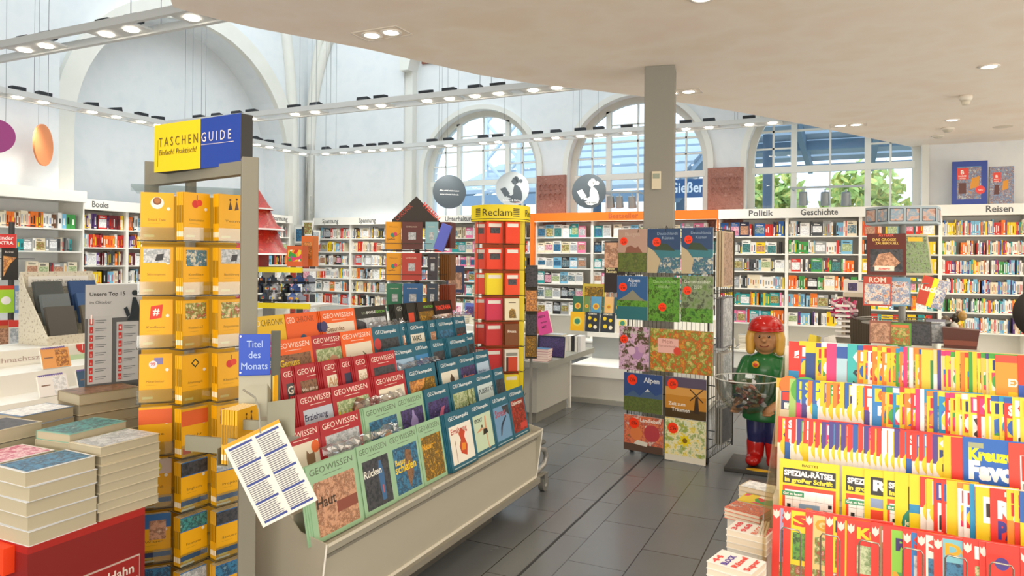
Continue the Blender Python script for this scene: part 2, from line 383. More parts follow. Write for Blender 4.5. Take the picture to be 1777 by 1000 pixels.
b = MB(); b.box(-.42, 0, -.18, .42, .05, .18, M('2a5a8c', .5)); b.build('board', t)
b = MB(); b.text('Gießen', (-.34, -.004, -.08), (1, 0, 0), (0, 0, 1), .68, M('eef2f4', .5), .02, .2); b.build('lettering', t)
b = MB(); b.box(-.35, .02, .18, -.32, .05, 3.2, M('6a7a86', .5)); b.box(.32, .02, .18, .35, .05, 3.2, M('6a7a86', .5)); b.build('hanger', t)
def lattice(x, y):
    t = thing('lattice_mast', 'white steel lattice mast outside the left arched window', 'mast', (x, y, -1))
    b = MB()
    for dx in (-.5, .5): b.box(dx-.06, -.06, 0, dx+.06, .06, 8.5, M('c8d4dc', .5))
    b.build('uprights', t); b = MB()
    for k in range(8): b.cyl((-.5, 0, k*1.05), (.5, 0, k*1.05+1.05), .05, M('c8d4dc', .5), 6); b.cyl((.5, 0, k*1.05), (-.5, 0, k*1.05+1.05), .05, M('c8d4dc', .5), 6)
    b.build('braces', t)
lattice(-8.6, 17.5)
LEAF = nmat('leaves', ('7aa050', 'b8cc78', '98b860', 'e0d478', '84ac58'), scale=3.0, rough=.8)
def tree(x, y, z, r, label):
    t = thing('tree', label, 'tree', (x, y, -1))
    b = MB(); b.cyl((0, 0, 0), (0, 0, z+1), .16, M('5a4a38', .8), 8, .08); b.build('trunk', t)
    b = MB(); rr = random.Random(int(x*100))
    for i in range(900):
        a = rr.uniform(0, 6.28); ph = math.acos(rr.uniform(-1, 1)); q = r*rr.uniform(.5, 1)
        c = Vector((q*math.sin(ph)*math.cos(a), q*math.sin(ph)*math.sin(a), z+1+1.45*q*math.cos(ph)))
        n1 = Vector((rr.uniform(-1, 1), rr.uniform(-1, 1), rr.uniform(-1, 1))).normalized(); n2 = n1.orthogonal().normalized(); s = .26
        b.quad(c-n1*s, c-n2*s*.6, c+n1*s, c+n2*s*.6, LEAF)
    b.build('foliage', t)
for (x, y, z, r, l) in ((-2.7, 27.5, 2.9, 1.5, 'left one of the leafy trees outside the rightmost window'), (.5, 28.5, 2.9, 1.6, 'middle one of the leafy trees outside the rightmost window'),
                     (3.9, 27.5, 3.0, 1.7, 'right one of the leafy trees outside the rightmost window'), (-7.4, 27, 1.0, 1.2, 'small leafy tree outside the middle window')): tree(x, y, z, r, l)
# ================================================================ lamp rails
ALU = M('d4d6d4', .45); BLK = M('26282c', .5); GLOW = M('fff4e0', .5, 0, 14.0)
def rail(name, label, axis, fixed, a0, a1, lamps, z, lightpow, cool=False):
    t = thing(name, label, 'light rail', (0, 0, 0))
    W = .13; b = MB()
    def P(a, w, zz): return (a, fixed+w, zz) if axis == 'x' else (fixed+w, a, zz)
    def bx(mb, aa, ab, wa, wb_, za, zb, mt):
        p = P(aa, wa, za); q = P(ab, wb_, zb); mb.box(*p, *q, mt)
    for w_ in (-W, W): bx(b, a0, a1, w_-.02, w_+.02, z, z+.06, ALU)
    k = a0+.1
    while k < a1: bx(b, k, k+.02, -W, W, z+.02, z+.04, ALU); k += 1.0
    b.build('beam', t)
    k = a0+.3
    while k < a1:
        for w_ in (-W, W): b = MB(); b.cyl(P(k, w_, z+.06), P(k, w_, 7.4), .003, M('8a8c90', .5), 5); b.build('wire', t)
        k += 2.2
    ls = sorted(lamps); i = 0
    while i < len(ls):
        j = i+1 if i+1 < len(ls) and ls[i+1]-ls[i] < .62 else i
        b = MB(); bx(b, ls[i]-.12, ls[j]+.12, -W, W, z+.012, z+.03, ALU); b.build('mounting_plate', t); i = j+1
    for n_, a in enumerate(ls):
        s = MB(); s.T = Matrix.Translation(P(a, 0, z)) @ Matrix.Rotation(R.uniform(-.25, .25), 4, 'X')
        if axis == 'y': s.T = s.T @ Matrix.Rotation(math.pi/2, 4, 'Z')
        s.box(-.075, -.04, .07, .075, .04, .125, BLK); s.cyl((0, 0, .022), (0, 0, .07), .05, M('8a8e92', .4, .5), 14, caps=False)
        so = s.build('spotlight', t)
        s2 = MB(); c = Vector(P(a, 0, z+.002)); s2.cyl(c, c+Vector((0, 0, .012)), .052, GLOW, 16); s2.build('lens', so)
    for a in ls[1::3]:
        p = P(a, 0, z-.05)
        lamp('rail_spot', 'SPOT', p, lightpow, (1, .93, .82), .05, rot=(R.uniform(-.1, .1), R.uniform(-.1, .1), 0), spot=125)
    return t
ZR = 3.3
def xs_at(pxs, y0, py): return [at_y(px, py, y0).x for px in pxs]
rail('light_rail', 'nearest suspended twin-beam lamp rail, at the top left', 'x', 3.75, -7.4, -3.2, xs_at((43, 80, 185, 228, 333), 3.75, 60), ZR, 30)
rail('light_rail', 'middle suspended lamp rail running toward the soffit edge', 'x', 6.8, -8.25, -1.2, xs_at((345, 375, 410, 437, 512, 547, 630, 661, 741, 780, 824, 865, 925, 966), 6.8, 185), ZR, 34)
rail('light_rail', 'far suspended lamp rail crossing in front of the arched windows', 'x', 9.6, -8.25, .3, xs_at((565, 596, 621, 645, 665, 690, 750, 778, 838, 864, 933, 964, 1007, 1039, 1088, 1190, 1230, 1300, 1340), 9.6, 250), ZR, 62)
rail('light_rail', 'left suspended lamp rail running along the side wall', 'y', -8.42, 2.6, 9.7, [at_x(px, 220, -8.42).y for px in (30, 75, 160, 202, 245, 275, 446, 468, 498, 526)], ZR, 48)
# ================================================================ fittings in the soffit
def downlight(px, py, label, two=True, tilt=0.):
    p = at_z(px, py, ZS); t = thing('recessed_downlight', label, 'downlight', (p.x, p.y, ZS))
    b = MB(); n = 2 if two else 1; x0 = -.11*n/2-.03
    for i in range(n):
        cx = (i-(n-1)/2)*.16
        b.lathe([(.075, -.001), (.075, -.008), (.055, -.008), (.050, -.001)], M('f4eee4', .4), 20, (cx, 0, 0))
    if two:
        for s1 in (-1, 1): b.box(-.19, s1*.10-.004, -.006, .19, s1*.10+.004, 0, M('e0d8cc', .5)); b.box(s1*.19-.004, -.10, -.006, s1*.19+.004, .10, 0, M('e0d8cc', .5))
    b.build('trim_ring', t)
    for i in range(n):
        cx = (i-(n-1)/2)*.16; g2 = MB(); g2.cyl((cx, 0, -.006), (cx, 0, -.003), .05, M('fff0d8', .5, 0, 22.0), 18); g2.build('lamp', t)
    lamp('downlight_beam', 'SPOT', (p.x, p.y, ZS-.05), 30, (1, .86, .66), .06, spot=130)
downlight(662, 58, 'twin recessed downlight in the soffit above the black wedge display')
downlight(1180, 160, 'twin recessed downlight in the soffit just right of the grey pillar')
downlight(1472, 217, 'twin recessed downlight in the soffit above the Geschichte bookcase')
downlight(1717, 115, 'single recessed downlight at the upper right of the soffit', False)
downlight(1652, 208, 'small recessed downlight between the smoke detectors', False)
downlight(1218, -4, 'recessed downlight at the top edge of the photo', False)
def detector(px, py, label, r=.06, h=.05):
    p = at_z(px, py, ZS); t = thing('smoke_detector', label, 'smoke detector', (p.x, p.y, ZS))
    b = MB(); b.lathe([(0, -.001), (r, -.001), (r, -h*.35), (r*.8, -h*.5)], M('ece4d6', .5), 20); b.build('base', t)
    b = MB(); b.lathe([(r*.8, -h*.5), (r*.55, -h*.95), (0, -h)], M('cfc6b4', .5), 20); b.build('sensor_head', t)
detector(1676, 166, 'smoke detector with a grey nose nearest in the soffit', .055, .09)
detector(1645, 222, 'flat white smoke detector farther back in the soffit', .07, .05)
detector(1628, 236, 'second flat smoke detector beside the back wall', .07, .03)
p = at_z(1740, 220, ZS); b = MB(); b.lathe([(0, -.004), (.09, -.004), (.1, -.001)], M('e0d4c0', .5), 20, (p.x, p.y, ZS)); tag(b.build('inspection_cover'), 'flat round cover in the soffit at far right', 'ceiling cover')
# track with three spots in front of the windows
def track(pxs, px0, px1, py, Y, label):
    t = thing('track_light', label, 'track light')
    a = at_y(px0, py, Y); c = at_y(px1, py, Y); b = MB(); b.box(a.x, Y-.02, a.z-.02, c.x, Y+.02, a.z+.01, M('a8b0b4', .4)); b.build('track', t)
    for s in (a.x+.02, c.x-.02): b = MB(); b.box(s-.01, Y, a.z-.02, s+.01, YW+.12, a.z+.005, M('a8b0b4', .4)); b.build('bracket', t)
    for px in pxs:
        q = at_y(px, py, Y); b = MB(); b.cyl((q.x, Y, q.z-.02), (q.x, Y, q.z-.07), .012, M('a8b0b4', .4), 8); b.T = Matrix.Translation((q.x, Y, q.z-.15)) @ Matrix.Rotation(.25, 4, 'X')
        b.cyl((0, 0, -.09), (0, 0, .09), .065, M('8f9698', .4, .3), 14, .055); b.build('spotlight', t)
track((1394, 1432, 1468), 1372, 1500, 326, 10.75, 'grey track with three spotlights across the rightmost window')
track((1060, 1075, 1097), 1045, 1108, 334, 10.75, 'grey track with spotlights across the middle window')
# hanging round signs near the windows, each on two wires
GREY = M('4c565e', .6)
def reader(b, s, y, col, mirror=1):
    q = lambda pts: b.add([(mirror*x*s, y, z*s) for x, z in pts], [tuple(range(len(pts)))], col)
    q([(.16, .30), (.34, .22), (.52, .04), (.62, -.22), (.66, -.50), (.60, -.76), (.20, -.90), (-.10, -.86), (-.26, -.66), (-.02, -.58), (.08, -.40), (.06, -.10), (.10, .10)])
    q([(.17+.20*math.cos(a), .50+.24*math.sin(a)) for a in [i*math.pi/6 for i in range(12)]])
    q([(.0, .56), (-.09, .46), (-.02, .42), (.02, .34), (.12, .30)])
    q([(.10, .62), (.16, .80), (.34, .78), (.44, .62), (.42, .40), (.30, .34), (.22, .50)])
    q([(.54+.12*math.cos(a), .50+.13*math.sin(a)) for a in [i*math.pi/5 for i in range(10)]])
    q([(-.78, .0), (-.44, .12), (-.14, -.32), (-.46, -.52)])
    q([(.10, -.30), (.02, -.62), (-.34, -.52), (-.30, -.36), (-.06, -.44)])
def disc(px, py, Y, r, rz, label, face, motif=None, wiretop=7.4):
    p = at_y(px, py, Y) if Y > 0 else at_x(px, py, Y); t = thing('hanging_sign', label, 'hanging sign', tuple(p), rz, 'round signs on wires' if motif else None)
    b = MB(); b.cyl((0, -.01, 0), (0, .01, 0), r, M(face, .6), 40); b.build('disc', t)
    b = MB()
    for s in (-.5, .5): b.cyl((s*r, 0, r*.8), (s*r, 0, wiretop-p.z), .002, M('7a7c80', .5), 5)
    b.build('wire', t)
    if motif == 'reader': b = MB(); reader(b, r*.92, -.0115, GREY); b.text('Schmitt & Hahn', (-.55*r, -.013, -.72*r), (1, 0, 0), (0, 0, 1), r*1.0, M('f4f4f4', .6), .01); b.box(.1*r, -.0135, -.80*r, .5*r, -.012, -.78*r, M('c83a30', .5)); b.build('motif', t)
    if motif == 'white':
        b = MB(); reader(b, r*.92, -.0115, M('eef0f0', .6), 1); b.text('Schmitt & Hahn', (-.5*r, -.013, -.72*r), (1, 0, 0), (0, 0, 1), r*.95, M('5a6268', .6), .01); b.build('motif', t)
    if motif == 'text':
        b = MB(); b.text('Alles wird schön Lesen', (-.62*r, -.013, .03*r), (1, 0, 0), (0, 0, 1), r*1.2, M('eef0f0', .6), .01); b.text('www.schmitt-hahn.de', (-.6*r, -.013, -.2*r), (1, 0, 0), (0, 0, 1), r*1.15, M('eef0f0', .6), .01); b.build('motif', t)
disc(780, 333, 9.9, .27, .8, 'dark grey round hanging sign with two lines of white text', '4c565e', 'text')
disc(889, 328, 9.9, .262, .3, 'round hanging sign with dark silhouette of a reader on pale ground', 'b8c0c4', 'reader')
disc(1022, 332, 9.9, .25, .15, 'round hanging sign with white silhouette of a reader on dark ground', '4c565e', 'white')
disc(75, 252, -8.8, .25, 2.2, 'thin orange disc hanging by the white pier at left', 'e8905a')
disc(-8, 236, -7.8, .17, .9, 'magenta disc cut off at the left edge of the photo', 'b04a90')
# ================================================================ bookcases and their books
WHITE = M('f2f0e8', .5); WH2 = M('e2e0d8', .55); SIGNG = M('6a6c6c', .6)
CN = {'white': 'f2f0ea', 'cream': 'ece0c4', 'black': '1e1e22', 'dark grey': '44484c', 'grey': '9a9c9c', 'red': 'd02c22', 'orange': 'f07820', 'yellow': 'f4d018',
      'light blue': '7ab8d8', 'blue': '2464b0', 'navy': '1c2a50', 'teal': '1f9a9c', 'green': '3f9a48', 'dark green': '1f4a38', 'pink': 'ee7aa8', 'purple': '5c3a80', 'brown': '6a4428', 'maroon': '6e1c24'}
FICT = ['black', 'white', 'white', 'grey', 'white', 'cream', 'white', 'light blue', 'red', 'dark grey', 'orange', 'cream', 'white', 'brown', 'light blue', 'white', 'yellow', 'grey']
TRAV = ['white', 'white', 'cream', 'white', 'light blue', 'red', 'yellow', 'yellow', 'blue', 'orange', 'light blue', 'white', 'red', 'teal', 'cream', 'green', 'purple']
POL = ['white', 'white', 'cream', 'white', 'grey', 'black', 'dark grey', 'red', 'light blue', 'yellow', 'white']
GES = ['white', 'white', 'white', 'cream', 'grey', 'black', 'orange', 'red', 'dark grey', 'blue', 'light blue', 'green']
BRI = ['teal', 'teal', 'pink', 'yellow', 'orange', 'red', 'light blue', 'white', 'green', 'black']
BOOKS = []
def book_geo(mb, w, h, d, col, face, seed):
    """spine-out (or face-out) book; front toward -y, standing on z=0, spanning x 0..w"""
    rr = random.Random(seed); c = M(CN[col], .5); pg = M('efe8d8', .8)
    if not face:
        mb.box(0, .0, 0, w, d, h, c); mb.box(.0015, .004, h, w-.0015, d-.004, h+.0008, pg)
        alt = rr.choice(['f4f2ec', '1c1c20', 'e8d020', 'd03020', 'f4f2ec']) if col not in ('white', 'cream') else rr.choice(['303438', 'c83a28', '3a6aa8', '8a8c8c', 'd8a040'])
        if w > .009:
            z0 = h*rr.uniform(.12, .35); z1 = h*rr.uniform(.6, .85)
            mb.box(w*.3, -.0006, z0, w*.7, 0, z1, M(alt, .5))
            if rr.random() < .5: mb.box(0, -.0005, h*.04, w, 0, h*.12, M(alt, .5))
    else:
        mb.box(0, 0, 0, w, d, h, c); mb.box(w, .002, .002, w+.001, d-.002, h-.002, pg)
        p = rr.choice(['mist', 'blue', 'white', 'mist', 'skin', 'green', 'pink', 'teal', 'white', 'white', 'coast', 'food'])
        lo = rr.uniform(.05, .3)
        mb.quad((w*.06, -.0006, h*lo), (w*.94, -.0006, h*lo), (w*.94, -.0006, h*.72), (w*.06, -.0006, h*.72), pic(p))
        tc = 'f4f2ec' if col not in ('white', 'cream', 'yellow', 'light blue') else '26282c'
        mb.box(w*.15, -.001, h*.80, w*rr.uniform(.6, .85), 0, h*.86, M(tc, .5)); mb.box(w*.15, -.001, h*.90, w*.5, 0, h*.92, M(tc, .5))
def fill(O, rz, x0, x1, z, hmax, pal, where, facep=.07, wr=(.012, .034), hr=(.78, .98), start=0, runs=.35, depth=.15, leanp=0.05, front=.03):
    """O: world matrix of the bookcase; books from x0 to x1 on the board at z"""
    x = x0; i = start; prev = None; run = 0; hh = .85
    while True:
        face = R.random() < facep
        if run > 0 and not face: run -= 1; col, w, h = prev
        else:
            col = R.choice(pal); w = R.uniform(*wr); h = hmax*R.uniform(*hr)
            if R.random() < runs: run = R.randint(1, 4)
            prev = (col, w, h)
        if face: w = R.uniform(.115, .14) if h > .15 else .1; run = 0; d = .025
        else: d = min(depth, .14)
        if x+w > x1: break
        BOOKS.append(dict(O=O, x=x, y=front+R.uniform(0, .012), z=z+.0015, w=w, h=h, d=d, col=col, face=face, seed=len(BOOKS)*3+1, i=i, where=where))
        x += w+(.006 if face else .0006); i += 1
        if R.random() < .03: x += R.uniform(.02, .05)
    return i
ZL = [1.905, 1.66, 1.415, 1.17, .93, .68]
def bookcase(x, y, rz, wd, sign, label, border=None, zs=ZL, top=2.155, zt=2.29, depth=.32, basez=.32, baseout=.28, signx=None, sig2=None, group=None):
    t = thing('bookcase', label, 'bookcase', (x, y, 0), rz, group)
    b = MB(); b.box(0, 0, 0, .02, depth, top, WHITE); b.build('side_panel', t)
    b = MB(); b.box(wd-.02, 0, 0, wd, depth, top, WHITE); b.build('side_panel', t)
    b = MB(); b.box(.02, depth-.015, basez, wd-.02, depth, top, WH2); b.build('back_panel', t)
    for z in zs: b = MB(); b.box(.02, .005, z-.018, wd-.02, depth-.015, z, WHITE); b.build('shelf', t)
    sg = MB(); sg.box(0, -.05, top, wd, depth, zt, M(border, .5) if border else WHITE); so = sg.build('sign_board', t)
    if border:
        b = MB(); b.box(0, -.052, top-.005, wd, -.045, top+.004, WHITE); b.build('light_strip', t)
    if sign:
        sx = wd*.5-.19 if signx is None else signx
        b = MB(); b.text(sign, (sx, -.0515, top+.035), (1, 0, 0), (0, 0, 1), .055*len(sign)*.85, M('5c5e60', .6) if not border else M('c05a28', .6), .02, .08); b.build('lettering', so)
    b = MB(); b.box(0, -baseout, 0, wd, 0, basez-.025, WH2); b.box(0, -baseout-.02, basez-.025, wd, depth, basez, WHITE); b.box(.0, -baseout-.002, 0, wd, -baseout, .07, M('6a6a66', .6)); b.build('plinth', t)
    return t, Matrix.Translation((x, y, 0)) @ Matrix.Rotation(rz, 4, 'Z')
YB = 10.6
def rows(O, rz, wd, pal, where, zs=ZL, top=2.155, skip=(), pals=None, **k):
    prev = top
    for n, z in enumerate(zs):
        hm = min(prev-z-.03, .215); prev = z-.018
        if n in skip: continue
        fill(O, rz, .024, wd-.024, z, hm, (pals or {}).get(n, pal), (nth(n)+' shelf', where), **k)
BIG = []
def back(x0, x1, sign, label, pal, where, border=None, grp=None, **k):
    kk = {a: k.pop(a) for a in list(k) if a in ('signx', 'basez', 'baseout')}
    t, O = bookcase(x0, YB, 0, x1-x0, sign, label, border, group=grp, **kk)
    rows(O, 0, x1-x0, pal, where, **k); return O
back(-9.15, -8.31, 'Spannung', 'white bookcase under the left of the two far Spannung signs, in the corner', FICT, 'left far Spannung bookcase')
back(-8.31, -7.47, 'Spannung', 'white bookcase under the right of the two far Spannung signs', FICT, 'right far Spannung bookcase')
back(-7.47, -6.55, None, 'white bookcase behind the black wedge display, left of the Unterhaltung sign', FICT, 'bookcase left of Unterhaltung')
back(-6.55, -5.60, 'Unterhaltung', 'white bookcase under the Unterhaltung sign', ['white', 'cream', 'pink', 'light blue', 'teal', 'red', 'white', 'brown'], 'Unterhaltung bookcase', facep=.3)
back(-5.60, -4.68, None, 'white bookcase hidden behind the yellow revolving stand', FICT, 'bookcase behind the yellow stand')
NOV = ['white', 'white', 'cream', 'white', 'black', 'light blue', 'cream', 'teal', 'white', 'pink', 'grey']
for j, (a, b_, s) in enumerate(((-4.60, -3.64, None), (-3.64, -2.68, 'Bestseller'), (-2.68, -1.74, None))):
    back(a, b_, s, ('left', 'middle', 'right')[j]+' section of the orange-topped Bestseller bookcase', NOV, ('left', 'middle', 'right')[j]+' Bestseller section', border='f07818', facep=.93 if j < 2 else .3, signx=.28)
b = MB(); b.box(-4.675, YB-.05, .3, -4.602, YB+.3, 2.29, M('f07818', .5)); tag(b.build('end_panel'), 'orange upright panel at the left end of the Bestseller bookcase', 'panel')
b = MB(); b.box(-1.738, YB-.05, 1.98, -1.722, YB+.3, 2.29, M('f07818', .5)); tag(b.build('end_panel'), 'orange upright panel at the right end of the Bestseller bookcase', 'panel')
back(-1.72, -.80, 'Politik', 'white bookcase under the Politik sign', POL, 'Politik bookcase', facep=.13, wr=(.014, .036), signx=.42, pals={0: ['black', 'navy', 'red', 'white', 'brown', 'blue'], 4: BRI, 5: ['orange', 'yellow', 'pink', 'teal', 'red', 'light blue', 'green']})
back(-.80, .12, 'Geschichte', 'white bookcase under the Geschichte sign', GES, 'Geschichte bookcase', facep=.07, signx=.18, pals={3: ['black', 'red', 'orange', 'white', 'green', 'cream'], 5: ['yellow', 'light blue', 'white', 'white', 'purple']})
back(.12, 1.04, None, 'white bookcase partly hidden by the comic stand', ['yellow', 'white', 'orange', 'teal', 'red', 'light blue', 'black'], 'bookcase behind the comic stand', facep=.15)
back(1.04, 1.96, 'Reisen', 'white bookcase of travel guides under the Reisen sign', TRAV, 'Reisen bookcase', facep=0, wr=(.010, .022), hr=(.72, .93), signx=.48, runs=.15)
back(1.96, 2.88, None, 'white bookcase of travel guides cut off at the right edge', TRAV, 'bookcase right of Reisen', facep=0, wr=(.010, .022), skip=(3, 4, 5), runs=.15)
# left wall
def left(y0, y1, sign, label, pal, where, x=-9.1, **k):
    kk = {a: k.pop(a) for a in list(k) if a in ('signx', 'zs', 'top', 'zt', 'basez', 'baseout', 'depth')}
    t, O = bookcase(x, y0, math.pi/2, y1-y0, sign, label, **kk)
    rz = {a: kk[a] for a in ('zs', 'top') if a in kk}
    rows(O, math.pi/2, y1-y0, pal, where, **rz, **k); return t, O
ENG = ['black', 'white', 'red', 'maroon', 'orange', 'light blue', 'white', 'brown', 'cream', 'purple', 'yellow', 'dark grey']
left(5.9, 6.7, 'Books', 'white bookcase under the Books sign on the left wall', ENG, 'Books bookcase', pals={1: ['orange', 'orange', 'red', 'white', 'light blue', 'maroon', 'white']}, signx=.25)
left(6.7, 7.5, None, 'white bookcase on the left wall just left of the yellow booklet tower', ENG, 'bookcase beside the yellow tower')
left(7.5, 8.3, None, 'white bookcase on the left wall behind the yellow booklet tower', ENG, 'bookcase behind the yellow tower', skip=(1, 2, 3, 4, 5))
left(8.3, 9.1, None, 'white bookcase on the left wall behind the blue and yellow sign', ENG, 'bookcase behind the grey post', skip=(3, 4, 5))
left(9.1, 9.9, 'Spannung', 'white bookcase on the left wall under the near Spannung sign', FICT, 'near Spannung bookcase', signx=.3)
# nearer grey-backed case at the far left with old volumes
ZN = [1.88, 1.60, 1.28]
t, O = bookcase(-8.8, 4.1, math.pi/2, 1.78, None, 'deep white bookcase at the left edge holding old cream volumes', zs=ZN, top=2.22, zt=2.36, depth=.4)
fill(O, 0, .1, 1.45, ZN[0], .2, ['cream', 'cream', 'brown', 'cream', 'white', 'orange'], ('top shelf', 'deep left bookcase'), facep=0, wr=(.02, .032), runs=.3)
fill(O, 0, 1.47, 1.72, ZN[0], .21, ['white', 'green', 'light blue', 'dark green'], ('top shelf', 'deep left bookcase'), facep=0, wr=(.03, .06), start=60)
fill(O, 0, .95, 1.7, ZN[1], .17, ['teal', 'white', 'cream', 'grey', 'dark grey'], ('middle shelf', 'deep left bookcase'), facep=.15, wr=(.015, .04))
fill(O, 0, 1.1, 1.72, ZN[2], .2, ['brown', 'grey', 'cream', 'maroon', 'dark grey'], ('lower shelf', 'deep left bookcase'), facep=.7)
# ================================================================ loose book stacks
def flatbook(x, y, z, w, d, t_, rz, col, label, group, top=None, pages='e0d8c4', name='paperback'):
    """book lying flat: pages root with a cover part; spine at the back edge"""
    b = MB(); b.box(-w/2+.002, -d/2+.002, .0015, w/2-.002, d/2-.002, t_-.0015, M(pages, .8)); o = b.build(name, None, (x, y, z), (0, 0, rz))
    c = MB(); cm = M(col, .45)
    c.box(-w/2, -d/2, 0, w/2, d/2, .0015, cm); c.box(-w/2, -d/2, t_-.0015, w/2, d/2, t_, cm); c.box(-w/2, d/2-.0015, 0, w/2, d/2, t_, cm)
    if top:
        c.quad((-w*.46, -d*.46, t_+.0005), (w*.46, -d*.46, t_+.0005), (w*.46, d*.46, t_+.0005), (-w*.46, d*.46, t_+.0005), pic(top, 18))
    c.build('cover', o)
    return tag(o, label, 'pad' if name == 'puzzle_pad' else 'paperback', group)
def stack(x, y, z, n, w, d, t_, rz, cols, desc, top=None, jit=.006, pages='e0d8c4'):
    zz = z
    for i in range(n):
        k = n-1-i
        lab = ('top paperback, ' if k == 0 else nth(k)+' paperback down, ')+desc
        flatbook(x+R.uniform(-jit, jit), y+R.uniform(-jit, jit), zz, w, d, t_, rz+R.uniform(-.03, .03), cols[i % len(cols)], lab, 'paperbacks lying in stacks', top if k == 0 else None, pages)
        zz += t_+.0005
    return zz
# ================================================================ magazines
def magazine(w, h, t_, els, spine, els_name=None, sc=None):
    """magazine standing on z=0, centred in x, cover toward -y. pages root + cover part (mesh pair is shared by copies)"""
    b = MB(); b.box(-w/2+.001, -t_/2+.0006, .001, w/2-.001, t_/2-.0006, h-.0005, M('f4f0e6', .7)); o = b.build('magazine')
    c = MB(); cm = M(spine, .4)
    c.box(-w/2, -t_/2, 0, w/2, -t_/2+.0006, h, cm); c.box(-w/2, t_/2-.0006, 0, w/2, t_/2, h, cm); c.box(-w/2, -t_/2, 0, -w/2+.0012, t_/2, h, cm)
    art(c, w, h, -t_/2, els, -w/2)
    c.build('cover', o); return o
def put(o, x, y, z, rz, lean, label, group, cat='magazine', name=None):
    o.location = (x, y, z); o.rotation_euler = (-lean, 0, rz)
    return tag(o, label, cat, group)
# ---- left wheeled rack
RX, RY0, RY1 = -1.80, 2.13, 4.19
GB = M('b4b0a0', .5); GD = M('8a867a', .55)
rack = thing('magazine_rack', 'pale grey wheeled magazine rack with six rising rows of magazines', 'magazine rack', (RX, (RY0+RY1)/2, 0))
L = (RY1-RY0)/2
Z0, DZ, DX = .45, .106, .108
b = MB(); prof = [(0, .17), (0, .43), (-.012, .445)]
for i in range(6): prof += [(-.07-DX*(i+.55), Z0+DZ*i), (-.07-DX*(i+.55), Z0+DZ*(i+1))]
prof[-1] = (-.07-DX*5.55, 1.14); prof += [(-.70, 1.14), (-.70, .17)]
b.prism(prof, 'y', -L, L, GB); b.build('stepped_body', rack)
b = MB()
for y0, y1 in ((-L, -.30*L+.0), (-.30*L+.02, L)): b.prism([(0, .428), (.022, .428), (.045, .465), (.040, .475), (.034, .470), (.0, .445)], 'y', y0, y1, M('c4c0b0', .4))
b.box(.0, -L, .40, .004, L, .412, GD); b.build('front_lip', rack)
b = MB(); b.box(-.0, -L, .16, .006, L, .172, M('e6e2d4', .35)); b.box(-.7, -L, .13, .03, L, .16, GD); b.build('base_frame', rack)
for s in (-1, 1):
    b = MB(); b.prism([(0, .17), (.04, .475), (-.09, .50), (-.63, 1.02), (-.70, 1.02), (-.70, .17)], 'y', s*L, s*(L+.006), GB); b.build('side_panel', rack)
    b = MB(); b.tube([(0, s*(L+.008), .17), (.04, s*(L+.008), .475)], .004, M('f4f2ea', .4), 6); b.build('edge_strip', rack)
b = MB(); b.tube([(-.06, L+.0, .30), (-.05, L+.14, .30), (-.045, L+.24, .275), (-.045, L+.275, .225), (-.05, L+.25, .17), (-.06, L+.16, .145), (-.07, L+.0, .14)], .017, M('a8a8a4', .35, .6), 10)
b.build('handle', rack)
for cx, cy in ((-.05, L+.24), (-.62, L+.06), (-.07, -L+.12), (-.62, -L+.12)):
    b = MB(); b.box(cx-.022, cy-.03, .05, cx+.022, cy+.03, .12, M('8a8a86', .4, .4)); c = b.build('caster', rack)
    b = MB(); b.cyl((cx-.018, cy, .05), (cx+.018, cy, .05), .05, M('6f6f6a', .5), 18); b.cyl((cx-.021, cy, .05), (cx+.021, cy, .05), .02, M('b0b0aa', .4), 12); b.build('wheel', c)
    b = MB(); b.box(cx-.02, min(cy, math.copysign(L-.04, cy)), .115, cx+.02, max(cy, math.copysign(L-.04, cy)), .13, GD); b.build('caster_arm', rack)
b = MB(); b.box(-.64, -L+.3, 0, -.10, L-.42, .13, M('55534c', .6)); b.build('ballast_box', rack)
GRN, REDW, ORA, TEAL, YEL, BLKM = '9cc4a0', 'b0202a', 'f06418', '20647c', 'ecc418', '20221e'
def wissen(bg, word, wc, p, tcol=None, x=.12, yv=.60, fw=.55, extra=(), pr=(.10, .06, .93, .76)):
    tc = tcol or ('5a6a54' if bg == GRN else 'f8ece0')
    return [('r', 0, 0, 1, 1, bg), ('t', 'GEO', .06, .86, .30, tc, 0., .085), ('t', 'WISSEN', .38, .86, .55, tc, 0., .085), ('r', .3, .815, .7, .823, tc), ('n', *pr, p, 22)]+list(extra)+[('t', word, x, yv, fw, wc, .02)]
def kompakt(word, wc, p, x=.14, yv=.62, fw=.5, extra=(), pr=(.08, .10, .92, .76)):
    return [('r', 0, 0, 1, 1, TEAL), ('t', 'GEO', .12, .86, .28, 'f0f4f4', .0, .07), ('t', 'kompakt', .42, .86, .45, 'f0f4f4', .02, .06), ('n', *pr, p, 22)]+list(extra)+([('t', word, x, yv, fw, wc, .02)] if word else [])+[('r', .08, .03, .92, .05, 'a8c0c8')]
PEL = ('r', .10, .05, .93, .77, 'ece4d0')
def PAG(col='e8e4d4', r=(.08, .10, .92, .76)): return ('r', *r, col)
salmon = [('g', [(.42, .25), (.62, .18), (.68, .35), (.60, .52), (.66, .60), (.52, .68), (.40, .60), (.46, .48), (.38, .38)], 'c84a28'), ('g', [(.44, .3), (.6, .28), (.62, .4), (.48, .42)], 'e8902a'), ('r', .24, .12, .255, .50, '8a4a30')]
ballet = [('g', [(.62, .70), (.68, .70), (.66, .52), (.70, .40), (.64, .38), (.66, .16), (.70, .08), (.64, .08), (.60, .36), (.46, .40), (.50, .50), (.58, .48)], 'd8a078'), ('g', [(.46, .36), (.70, .38), (.66, .46), (.50, .47)], '1c241c'), ('g', [(.44, .52), (.20, .46), (.2, .44), (.46, .46)], 'd8a078'), ('c', .45, .53, .035, '4a2a18')]
